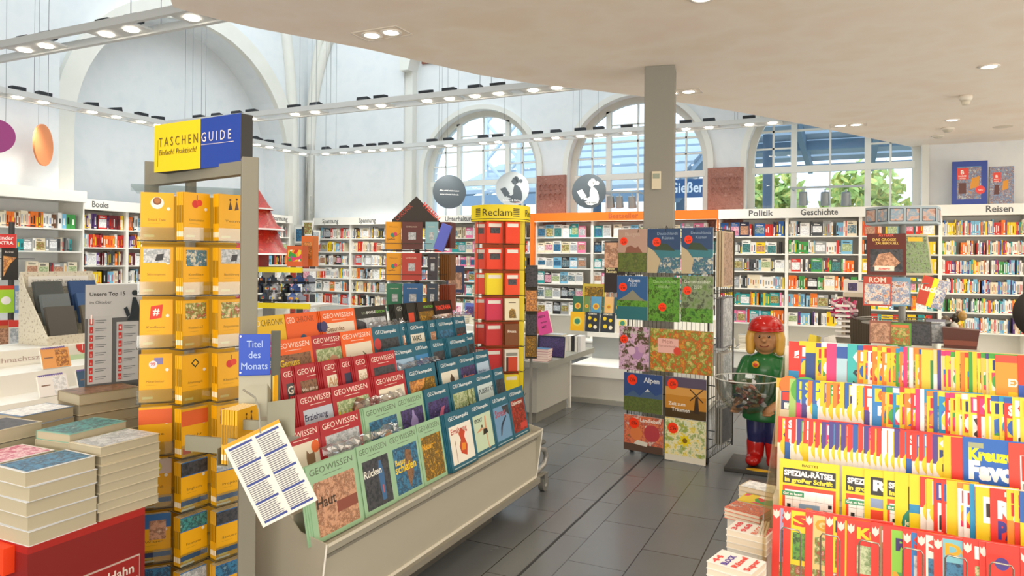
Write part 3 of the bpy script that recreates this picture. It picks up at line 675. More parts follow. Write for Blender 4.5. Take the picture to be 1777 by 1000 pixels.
diver = [('g', [(.30, .18), (.36, .20), (.48, .36), (.74, .52), (.72, .55), (.44, .42), (.36, .34)], '2a3a50'), ('gn', [(.55, .74), (.92, .74), (.92, .52), (.78, .60), (.66, .58)], 'dark')]
# rows: (left px of the cover's top edge, description, spare copies fanned to its left, elements, spine colour)
LR = [
 (812, [ (540, 'pale green magazine titled Unsere Haut', 3, wissen(GRN, 'Haut', '3a2a1c', 'skin', yv=.42, fw=.38, extra=[('r', .5, .27, .93, .42, '8a4a38')]), GRN),
   (630, 'pale green magazine titled Rücken with a glowing figure', 1, wissen(GRN, 'Rücken', 'f4f4ec', 'dark', fw=.55, yv=.52, extra=[('g', [(.60, .70), (.68, .70), (.74, .50), (.72, .12), (.60, .12), (.56, .48)], '3a6a9a'), ('g', [(.64, .34), (.68, .34), (.67, .22), (.64, .22)], 'd85a4a')]), GRN),
   (684, 'pale green magazine titled Besser schlafen', 0, wissen(GRN, 'schlafen', 'f0d020', 'blue', fw=.7, yv=.38, extra=[('t', 'Besser', .14, .50, .4, 'f0d020', .02), ('gn', [(.5, .7), (.7, .66), (.72, .3), (.55, .1), (.45, .4)], 'brown')]), GRN),
   (734, 'pale green magazine with a golden autumn picture', 0, wissen(GRN, 'Natur', 'f0b020', 'gold', fw=.45, yv=.55), GRN),
   (779, 'blue magazine with a skewer of salmon on white', 3, kompakt('Ernährung', 'b84a3a', 'mist', fw=.6, yv=.62, extra=[PAG('f0ece0')]+salmon), TEAL),
   (824, 'blue magazine titled Sport with a gymnast', 0, kompakt('SPORT', '2a3a3a', 'green', fw=.36, yv=.62, extra=[PAG('c8dcc0')]+ballet), TEAL),
   (860, 'blue magazine with a diving figure on light blue', 0, kompakt('Stress', 'a84a5a', 'blue', fw=.6, yv=.56, extra=[PAG('6f9ac0')]+diver), TEAL),
   (890, 'blue magazine with a glowing red picture', 0, kompakt('Universum', 'f0ece0', 'red', fw=.66, yv=.66, extra=[('r', .5, .14, .92, .26, 'c84038')]), TEAL)]),
 (760, [ (497, 'red magazine with a tabby cat', 0, wissen(REDW, 'Gefährten', '8a7a60', 'mist', fw=.5, yv=.40, extra=[PEL, ('g', [(.58, .55), (.60, .66), (.66, .60), (.74, .60), (.79, .66), (.80, .50), (.76, .20), (.60, .20)], '8a6a4a'), ('c', .84, .68, .11, 'e86a28')]), REDW),
   (566, 'red magazine titled Burnout', 0, wissen(REDW, 'Burnout', 'b02a24', 'mist', fw=.66, yv=.30), REDW),
   (640, 'pale green magazine with a child lying on grass', 2, wissen(GRN, 'Kinder', 'f0f0e0', 'blue', fw=.45, yv=.5, extra=[('c', .6, .45, .12, 'd8a080')]), GRN),
   (698, 'pale green magazine with a white skeleton on violet', 0, wissen(GRN, 'Heilen', '9a80c0', 'purple', fw=.3, yv=.2, extra=[('g', [(.52, .72), (.58, .72), (.60, .64), (.70, .55), (.68, .35), (.45, .35), (.42, .52), (.50, .62)], 'a090c8')]), GRN),
   (745, 'blue magazine with a pink nebula', 1, kompakt('', '', 'purple', extra=[('g', [(.2, .2), (.5, .3), (.75, .62), (.6, .6), (.4, .4)], 'c86a88')]), TEAL),
   (788, 'blue magazine titled Wald', 1, kompakt('WALD', '24281c', 'green', fw=.6, yv=.34, extra=[('r', .62, .3, .66, .76, '5a6a28'), ('r', .78, .3, .81, .76, '5a6a28')]), TEAL),
   (832, 'blue magazine with lettering across a pale cover', 0, kompakt('PUBERTÄT', '2a3a44', 'mist', fw=.8, yv=.58, extra=[PAG('d0e0e0')]), TEAL),
   (864, 'blue magazine with a dark stage picture', 1, kompakt('Das', 'f0f4f4', 'dark', fw=.25, yv=.36), TEAL)]),
 (700, [ (524, 'red magazine titled Erziehung', 3, wissen(REDW, 'Erziehung', '2a2a50', 'mist', fw=.6, yv=.6, extra=[('r', .1, .06, .93, .76, 'c0ccdc')]), REDW),
   (581, 'red magazine titled Liebe with a smiling woman', 0, wissen(REDW, 'Liebe', 'e8e028', 'green', fw=.5, yv=.44, extra=[('gn', [(.5, .2), (.45, .6), (.6, .76), (.8, .7), (.85, .3)], 'brown'), ('c', .64, .5, .15, 'e0b090')]), REDW),
   (655, 'red magazine titled Streiten', 4, wissen(REDW, 'Streiten', 'e06a38', 'mist', fw=.55, yv=.5, extra=[PEL]), REDW),
   (711, 'blue magazine with an orange fiery picture', 2, kompakt('Gold', 'f0a830', 'gold', fw=.28, yv=.34, extra=[('gn', [(.08, .5), (.08, .74), (.6, .76), (.5, .6)], 'orange')]), TEAL),
   (768, 'blue magazine with a dog on white', 1, kompakt('', '', 'mist', extra=[PAG(), ('g', [(.5, .3), (.48, .6), (.58, .7), (.7, .6), (.68, .3)], '5a4a38')]), TEAL),
   (802, 'blue magazine with a dark title panel', 0, kompakt('Altertum', 'e88a70', 'purple', fw=.6, yv=.5), TEAL),
   (830, 'blue magazine with a sky blue cover', 0, kompakt('Mein Hirn', '3a5a8a', 'mist', fw=.5, yv=.55, extra=[PAG('b8d0e8')]), TEAL)]),
 (640, [ (478, 'yellow-edged red magazine', 0, wissen(REDW, 'Mensch', 'f0e8d8', 'brown'), 'e8c020'),
   (493, 'red magazine titled Glück', 3, wissen(REDW, 'Glück', 'f0e8d8', 'dark', fw=.5), REDW), (515, 'red magazine with white lettering on brown', 1, wissen(REDW, 'Was dich stark macht', 'f0e8d8', 'brown', fw=.8), REDW),
   (557, 'red magazine with a white panel', 3, wissen(REDW, 'Altes', 'c8a070', 'mist', fw=.5, extra=[PEL]), REDW), (585, 'red magazine titled Leben on navy', 2, wissen(REDW, 'LEBEN', 'f4f4f4', 'purple', fw=.7, yv=.3, extra=[('r', .1, .06, .93, .76, '28284a')]), REDW),
   (606, 'red magazine with a pale cream panel', 2, wissen(REDW, 'Schule', 'c0b090', 'mist', fw=.5, extra=[PEL]), REDW), (630, 'red magazine titled Mütter', 2, wissen(REDW, 'Mütter', 'd8e838', 'dark', fw=.6, yv=.5), REDW),
   (682, 'blue magazine titled Expedition', 4, kompakt('Expedition', '3a4a70', 'blue', fw=.6, yv=.5, extra=[PAG('a0c0dc')]), TEAL),
   (724, 'blue magazine with an orange dune', 0, kompakt('', '', 'blue', extra=[PAG('3f86c0'), ('g', [(.08, .25), (.92, .45), (.92, .6), (.3, .5)], 'e8803a')]), TEAL),
   (752, 'blue magazine titled Milch on black', 2, kompakt('MILCH', 'f0f4f4', 'dark', fw=.5, yv=.35), TEAL), (778, 'blue magazine with a mushroom', 3, kompakt('', '', 'dark', extra=[('c', .5, .42, .22, 'd8a878')]), TEAL),
   (812, 'blue magazine with a white bust', 0, kompakt('ICH', 'd8e838', 'dark', fw=.4, yv=.45, extra=[('c', .75, .5, .16, 'c8c0d8')]), TEAL)]),
 (580, [ (452, 'orange magazine behind the blue title sign', 0, wissen(ORA, 'Reise', 'f4ece0', 'blue'), ORA), (481, 'orange magazine titled Genuss', 0, wissen(ORA, 'Genuss', 'f0d038', 'brown', fw=.5, yv=.58), ORA),
   (549, 'red magazine titled Liebe in the orange part', 0, wissen(REDW, 'Liebe', 'e8e028', 'green', fw=.5, yv=.44, extra=[('c', .6, .5, .16, 'c89878')]), REDW),
   (598, 'orange magazine with a green paprika on white', 0, wissen(ORA, 'Was wir essen', '8a6a4a', 'mist', fw=.6, yv=.5, extra=[PEL, ('g', [(.5, .25), (.9, .45), (.6, .62), (.75, .45)], '5a5a38')]), ORA),
   (653, 'blue magazine with a round red badge', 0, kompakt('GENE', 'e05a38', 'dark', fw=.45, yv=.36, extra=[('c', .16, .68, .12, 'c8383a')]), TEAL),
   (701, 'blue magazine with a peach portrait', 0, kompakt('Haut', 'f4e0d0', 'skin'), TEAL), (712, 'blue magazine with a small white panel', 2, kompakt('WAS', '2a3a3a', 'mist', fw=.4, extra=[PAG()]), TEAL),
   (743, 'blue magazine with a face', 3, kompakt('', '', 'skin'), TEAL), (756, 'blue magazine titled Der Mensch', 1, kompakt('Der Mensch', 'f0f4f4', 'blue', fw=.6, yv=.5), TEAL), (785, 'blue magazine titled Schlaf', 1, kompakt('SCHLAF', 'e85a38', 'dark', fw=.7, yv=.55), TEAL)]),
 (535, [ (434, 'yellow magazine with a red dome', 0, [('r', 0, 0, 1, 1, YEL), ('t', 'GEO', .08, .84, .28, 'f4ecd0', 0, .1), ('t', 'CHRONIK', .38, .84, .58, '5a4a18', 0, .1), ('c', .5, .38, .2, 'd03a20')], YEL),
   (503, 'orange magazine with a blue oval', 0, [('r', 0, 0, 1, 1, ORA), ('t', 'GEO', .04, .84, .24, 'f8e8d8', 0, .1), ('t', 'CHRONIK', .32, .84, .58, '8a3a18', 0, .1), ('g', [(.5+.16*math.cos(a*.5), .42+.22*math.sin(a*.5)) for a in range(12)], '2a5f86')], ORA),
   (562, 'orange magazine titled Gesundes', 2, wissen(ORA, 'Gesundes', '8a6a4a', 'mist', fw=.5, yv=.62, extra=[PEL, ('c', .06, .72, .1, '3a3a70')]), ORA),
   (622, 'black magazine with a grey stone portrait', 0, [('r', 0, 0, 1, 1, BLKM), ('t', 'GEO', .22, .86, .14, '8a9a80', 0, .05), ('t', 'EPOCHE', .37, .86, .28, 'f0f4f0', .02, .05), ('t', 'EDITION', .66, .86, .28, '78c040', .02, .05), ('n', .05, .02, .95, .78, 'mist', 8), ('gn', [(0, 0), (.4, 0), (.3, .7), (0, .8)], 'dark', 10)], BLKM),
   (688, 'black magazine with white initials', 4, [('r', 0, 0, 1, 1, BLKM), ('t', 'GEO', .1, .86, .3, 'c0c8c0'), ('t', 'KE', .15, .55, .3, 'e8e8e8', .02)], BLKM),
   (705, 'black magazine with an orange stripe', 3, [('r', 0, 0, 1, 1, BLKM), ('r', .05, .1, .3, .8, 'd8482a')], BLKM),
   (722, 'dark magazine with a gilded ornament', 1, [('r', 0, 0, 1, 1, '2a241c'), ('n', .05, .05, .95, .8, 'gold'), ('t', 'EDITION', .3, .87, .5, '78c040', .02, .05)], '2a241c'),
   (750, 'black magazine titled Panorama Paris', 1, [('r', 0, 0, 1, 1, '241c1a'), ('t', 'PANORAMA', .06, .80, .86, 'e84a38', .03, .10), ('r', .12, .0, .92, .7, 'e8d0c4'), ('t', 'PARIS', .22, .5, .6, 'b07a68', .01, .12)], '241c1a')]),
]
ROWN = ['front row', 'second row', 'third row', 'fourth row', 'fifth row', 'back row']
MW, MH, MT = .245, .295, .0032
for i, (py, items) in enumerate(LR):
    zt = Z0+DZ*i+MH; xf = RX-.055-DX*i+(.045 if i == 0 else 0)
    layer = 0; lastend = -9
    n = len(items); base = []
    for k, (px, lab, fan, els, spn) in enumerate(items):
        # y of the cover's left edge from where it meets the row's top line
        ya = None
        for it in range(3):
            xq = xf-.05
            q = ray(px, 500); ya = q.y*(xq/q.x)
        base.append(ya)
    for k, (px, lab, fan, els, spn) in enumerate(items):
        yl = base[k]
        layer = fan if yl-.009*fan > lastend-.002 else layer+fan
        nxt = base[k+1] if k+1 < n else RY1+1
        gap = nxt-yl; wd = min(gap-.003-.009*(items[k+1][2] if k+1 < n else 0), .30) if .22 < gap < .5 else MW
        if k == n-1: wd = min(.225, RY1-.01-yl)
        o = magazine(wd, MH, MT, els, spn)
        x = xf-.03+layer*(MT+.0006)
        where = '%s of the wheeled rack' % ROWN[i]
        put(o, x, yl+wd/2, Z0+DZ*i+.003, math.pi/2, .19, lab+', '+where, 'magazines on the wheeled rack')
        for f in range(fan):
            c = copy_tree(o); s = .009*(f+1)
            c.location = (x-(MT+.0006)*(f+1), yl+wd/2-s, Z0+DZ*i+.003)
            tag(c, 'spare copy fanned behind the '+lab, 'magazine', 'spares of the '+lab+' '+where)
        lastend = max(lastend, yl+wd); layer = layer+1
# crumpled clear film lying on some of the row tops
for px0, px1, py, xx, zz, lab in ((560, 690, 745, RX-.15, Z0+MH-.004, 'crumpled clear film lying on the front row'), (620, 700, 690, RX-.29, Z0+DZ+MH-.004, 'crumpled clear film lying on the second row'), (690, 760, 630, RX-.40, Z0+2*DZ+MH-.004, 'crumpled clear film lying on the third row'), (640, 700, 560, RX-.61, Z0+4*DZ+MH-.004, 'crumpled clear film on the fifth row before the black magazines'), (745, 815, 560, RX-.61, Z0+4*DZ+MH-.004, 'crumpled clear film at the right end of the fifth row')):
    a = ray(px0, py); c = ray(px1, py); ya = a.y*(xx/a.x); yc = c.y*(xx/c.x); b = MB(); n = 26; rr = random.Random(px0); g0 = []
    for u in range(n+1):
        for v in range(6): g0.append((xx-.035+.016*v+rr.uniform(-.006, .006), ya+(yc-ya)*u/n+rr.uniform(-.008, .008), zz+rr.uniform(0, .018)+.012*math.sin(v*1.3)))
    b.add(g0, [(u*6+v, u*6+v+1, u*6+v+7, u*6+v+6) for u in range(n) for v in range(5)], FILM); tag(b.build('plastic_film'), lab, 'plastic film')
# ---- right puzzle rack
rack2 = thing('magazine_rack', 'white stepped rack of puzzle magazines at the lower right', 'magazine rack', (.3, 2.7, 0))
PZ = [.69, .81, .935, 1.062, 1.20]; PYY = [2.68, 2.86, 3.03, 3.20, 3.38]; PH = .285
b = MB(); pf = [(-.12, 0), (-.12, PZ[0]-PH)]
for i in range(5):
    zb = PZ[i]-PH; pf += [(PYY[i]-2.7+.035, zb)]
    if i < 4: pf += [(PYY[i]-2.7+.035, PZ[i+1]-PH)]
pf += [(PYY[4]-2.7+.035, PZ[4]-.03), (PYY[4]-2.7+.07, PZ[4]-.03), (PYY[4]-2.7+.07, 0)]
b.prism(pf, 'x', -.56, 1.2, WHITE); b.build('stepped_body', rack2)
for s in (-.566,):
    b = MB(); b.prism([(-.12, .2), (-.10, .68), (.74, 1.16), (.74, .2)], 'x', s, s+.005, glassmat('orange_tint_side', 'f0e8d0', .2, .3)); b.build('side_panel', rack2)
VIV = ['e8301c', 'f4d414', 'ffffff', '1f62b8', '0f96d0', 'f48a1c', '3fa83c', 'e8307a', '4a3a90', 'f6e23a']
VN = {'e8301c': 'red', 'f4d414': 'yellow', 'ffffff': 'white', '1f62b8': 'blue', '0f96d0': 'sky blue', 'f48a1c': 'orange', '3fa83c': 'green', 'e8307a': 'pink', '4a3a90': 'violet', 'f6e23a': 'lemon'}
VN.update({'f4c85a': 'amber', 'ecd89a': 'cream'})
WORDS = ['RÄTSEL', 'KREUZ', 'SUDOKU', 'Rätsel', 'EXTRA', 'KEN', 'FIT', 'SCHWEDEN', 'Quiz', 'BLOCK', 'MIX', 'RÄT']
def puzzle(bg, c2, style, rr):
    tc = {'f4d414': 'd02818', 'ffffff': 'd02818', 'f6e23a': '1f3a80', 'e8301c': 'ffffff', 'f48a1c': 'ffffff'}.get(bg, 'f8e820')
    w1, w2 = rr.choice(WORDS), rr.choice(WORDS)
    e = [('r', 0, 0, 1, 1, bg)]
    if style == 0: e += [('r', .08, .66, .92, .975, c2), ('t', w1, .10, .84, .9, 'ffffff' if c2 != 'ffffff' else 'd02818', .06, .11), ('t', w2, .10, .70, .8, 'f6e23a' if c2 not in ('f4d414', 'ffffff', 'f6e23a') else '1f3a80', .06, .11), ('r', 0, 0, 1, .64, 'f6f4f0'), ('c', .26, .60, .22, 'f6d814'), ('t', '1', .14, .56, .06, '3a3070', .05, .08)]
    elif style == 1: e += [('r', 0, .93, 1, 1, c2), ('t', w1, .06, .78, .85, tc, .06, .12), ('n', .04, .5, .96, .74, 'candy', 14), ('c', .2, .62, .16, c2)]
    elif style == 2: e += [('r', .04, .76, .96, .96, c2), ('t', w1, .08, .80, .8, tc if c2 == bg else 'ffffff' if c2 not in ('ffffff', 'f4d414', 'f6e23a') else 'd02818', .06, .13), ('r', .06, .4, .94, .73, 'ffffff'), ('n', .08, .42, .92, .71, 'grid', 40)]
    elif style == 3: e += [('n', 0, .4, 1, .82, rr.choice(['food', 'orange', 'flowers', 'coast', 'skin', 'blue']), 14), ('t', w1, .12, .86, .75, tc, .05, .1), ('r', 0, 0, .07, 1, c2)]
    elif style == 4: e += [('t', w1, .06, .86, .85, tc, .06, .10), ('t', w2, .06, .72, .8, tc, .06, .11), ('r', 0, .0, 1, .66, c2), ('n', .1, .44, .9, .62, 'grid', 40), ('c', .2, .68, .12, 'ffffff')]
    return e
def spez(colr='yellow'):
    g_ = [('r', 0, 0, 1, 1, 'f6dc12'), ('t', 'BASTEI', .38, .925, .26, '4a4018', .02, .03), ('r', .06, .70, .94, .89, '1c1c1c'), ('t', 'SPEZIAL-RÄTSEL', .08, .80, .84, 'ffffff', .05, .065), ('t', 'in großer Schrift', .09, .72, .8, 'f6e23a', .05, .055),
          ('r', .06, 0, .94, .67, 'e8401c'), ('r', .10, .02, .90, .62, 'ffffff'), ('r', .05, .54, .42, .60, '2f9a6a'), ('t', 'Gut zu lesen!', .07, .555, .32, 'ffffff', .03, .03)]
    for k in range(6):
        g_ += [('r', .1+.13*k, .02, .103+.13*k, .6, '8a8a88'), ('r', .10, .05+.09*k, .9, .053+.09*k, '8a8a88')]
    for u, v in ((.14, .4), (.22, .3), (.16, .14), (.74, .36), (.82, .44), (.70, .22), (.84, .26), (.24, .1), (.76, .08)): g_.append(('r', u, v, u+.06, v+.045, '1c1c1c'))
    g_ += [('r', .34, .05, .68, .46, '8ab0d0'), ('g', [(.42, .05), (.40, .3), (.46, .42), (.56, .42), (.62, .3), (.62, .05)], 'e8c060'), ('g', [(.45, .1), (.44, .28), (.48, .36), (.55, .36), (.58, .26), (.57, .1)], 'f0c8a8')]
    return g_
def kelter(word, wc, p, bg='e8301c', mid=None):
    return [('r', 0, 0, 1, 1, bg), ('r', .12, .0, 1, .97, mid or 'f6d414'), ('g', [(.01, .88), (.01, .95), (.035, .92), (.06, .955), (.085, .92), (.11, .95), (.11, .88), (.06, .84)], 'f8e0d8'), ('t', word, .15, .80, .7, wc, .05, .12), ('n', .15, .40, .9, .72, p, 14), ('n', .12, .0, 1, .34, 'food', 14)]
ROWP = [
 ('front row', 880, 0, [(1341, kelter('Sudo', 'd83a1c', 'purple', mid='a8a8d0'), 'violet picture'), (1360, kelter('SU', 'd83a1c', 'forest'), 'yellow cover with a green grid'), (1398, kelter('Gitter', 'd8a020', 'food', mid='ecc880'), 'cream cover with spices'),
    (1433, kelter('FIT', '2a2a70', 'food'), 'slanted yellow script'), (1453, kelter('FIT', '2a2a70', 'mist'), 'white panel'), (1470, kelter('Kreuz', 'f6d414', 'green', mid='d8281c')+[('c', .45, .86, .11, '4a8a2a')], 'round green badge'),
    (1512, kelter('Bunt', 'ffffff', 'brown', mid='a87a50'), 'brown basket picture'), (1532, [('r', 0, 0, 1, 1, 'e8301c'), ('r', .12, 0, 1, .96, '8ac83a'), ('t', 'Rätsel', .18, .74, .75, '3a2a6a', .04, .13), ('n', .14, .0, 1, .5, 'candy', 10)], 'green checked cover'),
    (1566, kelter('Schwe', 'd8281c', 'mist', mid='1f78c0'), 'blue triangle'), (1590, kelter('Sch', 'd84a38', 'blue', mid='f0ece4'), 'white lace cover'), (1618, kelter('Denk', 'f0b020', 'blue', mid='7ac0d0'), 'light blue cover'),
    (1668, kelter('R', 'ffffff', 'food', mid='e8301c'), 'big white R'), (1695, kelter('Über', 'f6e23a', 'candy', mid='e8301c'), 'yellow Über lettering'), (1706, [('r', 0, 0, 1, 1, 'e8301c'), ('t', 'Über', .45, .80, .45, 'f6e23a', .04, .1), ('t', 'PUZZLE', .15, .5, .8, 'ffffff', .05, .14), ('c', .2, .8, .09, '4a3a90')], 'white PUZZLE lettering'), (1764, kelter('Mix', 'ffffff', 'candy', mid='e8301c'), 'red cover at the edge')]),
 ('second row', 797, 1, [(1353, spez(), 'large print crossword and a blond woman'), (1462, spez(), 'second copy of the large print crossword'), (1500, [('r', 0, 0, 1, 1, 'f6dc12'), ('r', .1, .7, .9, .92, '1c1c1c'), ('t', 'RÄT', .14, .76, .6, 'ffffff', .05, .12), ('r', .1, .55, 1, .66, '8aa0c8'), ('r', .1, 0, 1, .52, 'e8401c'), ('t', 'EXTRA', .2, .28, .7, 'f6dc12', .05, .07)], 'red EXTRA panel'),
    (1533, spez(), 'narrow yellow strip with blue tag'), (1553, [('r', 0, 0, 1, 1, 'f6dc12'), ('r', .2, .56, .9, .86, '1c1c1c'), ('t', 'SP', .26, .66, .4, 'ffffff', .05, .12), ('c', .4, .42, .3, '1f9078'), ('t', 'Jetzt neu 3,00', .14, .4, .5, 'f0f4d0', .03, .06)], 'round green badge'), (1578, [('r', 0, 0, 1, 1, 'f6dc12'), ('r', .5, .5, .9, .9, 'e8301c'), ('r', 0, .55, 1, .65, '1f90c8')], 'blue band on yellow')]),
 ('third row', 722, 2, []), ('fourth row', 657, 3, []), ('back row', 588, 4, []),
]
ROWP = [list(q) for q in ROWP]
def add_random(i, x0, x1, step, cols, styles, seed):
    rr = random.Random(seed); px = x0
    while px < x1:
        bg = rr.choice(cols); c2 = rr.choice([c for c in VIV if c != bg]); st = rr.choice(styles)
        ROWP[i][3].append((px, puzzle(bg, c2, st, rr), (bg, c2))); px += rr.uniform(*step)
add_random(1, 1596, 1640, (9, 14), ['e8301c', '1f62b8', 'f4d414'], [0, 2], 3)
ROWP[1][3].append((1641, [('r', 0, 0, 1, 1, 'f4d414'), ('t', 'BASTEI', .2, .9, .5, '3a3a80', .03, .06), ('r', .2, .5, .9, .85, '3aa838'), ('c', .55, .38, .32, 'f0602a'), ('t', '84', .35, .36, .3, 'ffffff', .04, .14)], 'orange price circle'))
add_random(1, 1660, 1690, (8, 11), ['ffffff', 'f48a1c', 'e8301c'], [1, 3], 4)
ROWP[1][3] += [(1690, [('r', 0, 0, 1, 1, 'f4d414'), ('r', .1, .6, 1, .9, 'ffffff'), ('t', 'Rätsel', .14, .68, .9, '2a2418', .05, .14), ('c', .5, .35, .35, 'e0c818'), ('t', '68', .45, .36, .2, '3a3418', .03, .1)], 'black Rätsel lettering and star'), (1714, [('r', 0, 0, 1, 1, 'e8301c'), ('t', 'BASTEI', .2, .92, .5, 'ffffff', .03, .05), ('t', 'RÄTSEL', .1, .68, .95, 'ffffff', .06, .18), ('t', 'PARADIES', .1, .45, 1.0, '3a3090', .06, .18), ('r', 0, 0, 1, .4, '2fa0d8'), ('t', '1,99 €', .18, .14, .6, 'ffffff', .04, .1)], 'blue 1,99 price star')]
add_random(1, 1742, 1790, (9, 14), ['1f62b8', 'e8301c', 'f4d414'], [0, 4], 5)
add_random(2, 1350, 1625, (9, 13), ['4a3a90', 'e8301c', '1f62b8', 'e8301c', 'ffffff'], [0, 0, 0, 0, 4], 11)
ROWP[2][3] += [(1634, [('r', 0, 0, 1, 1, 'f4d414'), ('t', 'SU', .2, .7, .5, '3a3090', .05, .2)], 'yellow cover with blue letters'), (1647, [('r', 0, 0, 1, 1, 'e8301c'), ('t', 'C!', .2, .7, .5, 'ffffff', .05, .2)], 'red cover with white C'),
   (1667, [('r', 0, 0, 1, 1, '1566c4'), ('r', .08, .88, .3, .94, 'a8b088'), ('t', 'Kreuzwort', .08, .74, 1.0, 'e8f020', .06, .13), ('t', 'Favorit', .08, .52, 1.0, 'ffffff', .06, .2), ('r', 0, 0, 1, .42, 'e8e4e0'), ('c', .2, .3, .22, 'f4dc10'), ('t', 'NUR', .12, .36, .16, '3a3a3a', .03, .05), ('t', '1,99 €', .06, .25, .32, 'e0702a', .05, .07), ('c', .58, .36, .13, 'e8407a'), ('t', '100', .5, .34, .16, 'ffffff', .05, .07)], 'yellow Kreuzwort and white Favorit lettering'),
   (1744, [('r', 0, 0, 1, 1, 'e8402a'), ('r', .16, .0, 1, .86, 'ffffff'), ('t', 'RÄTSEL', .18, .58, 1.5, 'e8301c', .06, .26), ('t', 'Der dicke', .2, .46, .6, '3a5a9a', .02, .07), ('c', .5, .22, .24, '3a6ac0')], 'huge red RÄ lettering')]
ROWP[3][3] += [(1347, [('r', 0, 0, 1, 1, 'f0e8d0'), ('r', 0, .86, 1, 1, 'f4b414'), ('c', .25, .9, .2, 'f07818'), ('r', .1, .55, .75, .82, '3a4a80'), ('r', .12, .68, .73, .80, 'e03020'), ('t', 'rtv', .16, .57, .52, 'ffffff', .06, .11)], 'a small red and blue logo'), (1370, [('r', 0, 0, 1, 1, 'a8d070'), ('c', .3, .84, .28, '5ab03a'), ('t', '99', .14, .76, .38, 'ffffff', .06, .14), ('gn', [(.3, 0), (.3, .4), (.6, .58), (.8, .5), (.8, 0)], 'brown')], 'green badge reading 99')]
add_random(3, 1382, 1505, (8, 13), ['f48a1c', '1f62b8', 'e8301c', 'f4d414', 'ffffff'], [0, 0, 4], 21)
ROWP[3][3].append((1513, [('r', 0, 0, 1, 1, '2a86d0'), ('r', .05, .78, .72, .96, 'f6d414'), ('t', 'Gute', .1, .80, .55, 'f07818', .06, .14), ('t', 'Rätsel', .1, .6, .7, 'ffffff', .05, .12), ('r', .0, 0, 1, .3, '3fa83c')], 'orange Gute lettering on blue'))
add_random(3, 1530, 1650, (6, 12), ['f4d414', 'f48a1c', '0f96d0', 'f4d414', 'e8301c'], [1, 3, 1], 22)
add_random(3, 1655, 1790, (8, 15), ['f4d414', 'f6e23a', 'f6e23a', 'e8301c'], [2, 4, 1], 23)
ROWP[4][3] += [(1369, [('r', 0, 0, 1, 1, 'e8301c'), ('t', 'aa', .1, .72, .9, 'ffffff', .08, .2), ('r', 0, 0, 1, .55, '1a96d8')], 'fat white letter a'), (1387, puzzle('e8301c', 'f4d414', 1, R), 'yellow top'), (1398, [('r', 0, 0, 1, 1, '1f4a90'), ('r', 0, .85, 1, 1, 'f4d414'), ('r', .2, .5, .7, .8, 'e8301c'), ('t', 'rtv', .22, .5, .5, 'ffffff', .05, .14), ('r', 0, 0, 1, .3, 'e8401c')], 'blue cover and a red square')]
add_random(4, 1416, 1432, (8, 10), ['f4d414'], [1], 31)
ROWP[4][3] += [(1435, [('r', 0, 0, 1, 1, 'f03c80'), ('t', 'TV', .2, .75, .4, 'ffffff', .05, .12), ('r', .2, .42, .6, .5, 'f6e020'), ('r', .35, .3, .45, .6, 'f6e020'), ('t', 'K', .25, .1, .25, '3a2a90', .06, .16)], 'magenta cover with yellow cross'), (1452, [('r', 0, 0, 1, 1, 'b8dcec'), ('r', 0, .78, 1, .95, '2a5ab0'), ('t', 'R', .2, .48, .35, 'e03a28', .08, .24), ('t', 'K', .2, .16, .35, 'e03a28', .08, .24)], 'big red R over K'), (1471, [('r', 0, 0, 1, 1, '3ac0c0'), ('t', 'G', .1, .72, .4, 'ffffff', .05, .18), ('t', 'SI', .1, .4, .4, '1a3a4a', .0, .24), ('t', 'F', .1, .1, .3, 'f0e020', .08, .2)], 'turquoise cover with black SI')]
add_random(4, 1488, 1595, (6, 11), ['f48a1c', 'f4d414', 'ffffff', 'f4d414', 'e8301c', '3fa83c'], [1, 3, 1], 32)
ROWP[4][3].append((1598, [('r', 0, 0, 1, 1, 'e8d840'), ('r', .15, .35, .9, .85, '2f8a38'), ('t', 'Pr', .25, .62, .5, 'f4f4ec', .04, .2), ('t', 'Rä', .25, .4, .5, 'f4f4ec', .04, .2)], 'white Rä letters on green'))
add_random(4, 1618, 1714, (5, 9), ['f6e23a', 'f4c85a', 'f4d414', 'f6e23a', 'ecd89a'], [3, 1, 4], 33)
ROWP[4][3] += [(1722, [('r', 0, 0, 1, 1, 'f0a030'), ('t', 'EXTRA', .2, .58, .6, 'f8f0e8', .04, .1), ('t', 'Plus', .2, .3, .6, 'f4d010', .04, .2), ('r', 0, .9, 1, 1, 'e8503a'), ('r', 0, .12, 1, .18, '6ab03a')], 'orange EXTRA cover'), (1760, [('r', 0, 0, 1, 1, '2a5ac0'), ('r', 0, .6, 1, 1, 'f0401c'), ('t', 'Spaß', .1, .72, .8, 'ffffff', .05, .18), ('t', '18', .3, .25, .5, 'f6e020', .06, .12)], 'red over blue with white Spaß')]
for i, (rn, py, ri, items) in enumerate(ROWP):
    items.sort(key=lambda q: q[0]); st_y = .072/len(items)
    layer = 0; yb = PYY[i]; z0 = PZ[i]-PH; lean = .16
    ytop = yb-.0
    for k, (px, els, d) in enumerate(items):
        q = ray(px, py); xl = q.x*(ytop/q.y); wd = .205; t_ = min(.0024, st_y*.6)
        y = yb-.035-k*st_y
        o = magazine(wd, PH+R.uniform(-.004, .004), t_, els, R.choice(['e8301c', 'f4d414', 'ffffff']))
        dd = ('puzzle magazine with '+d) if isinstance(d, str) else '%s and %s puzzle magazine' % (VN[d[0]], VN[d[1]])
        o.location = (xl+wd/2, y, z0+.0015); o.rotation_euler = (-lean, 0, 0)
        tag(o, '%s, %s in the %s' % (dd, nth(k), rn), 'magazine', 'puzzle magazines on the stepped rack')
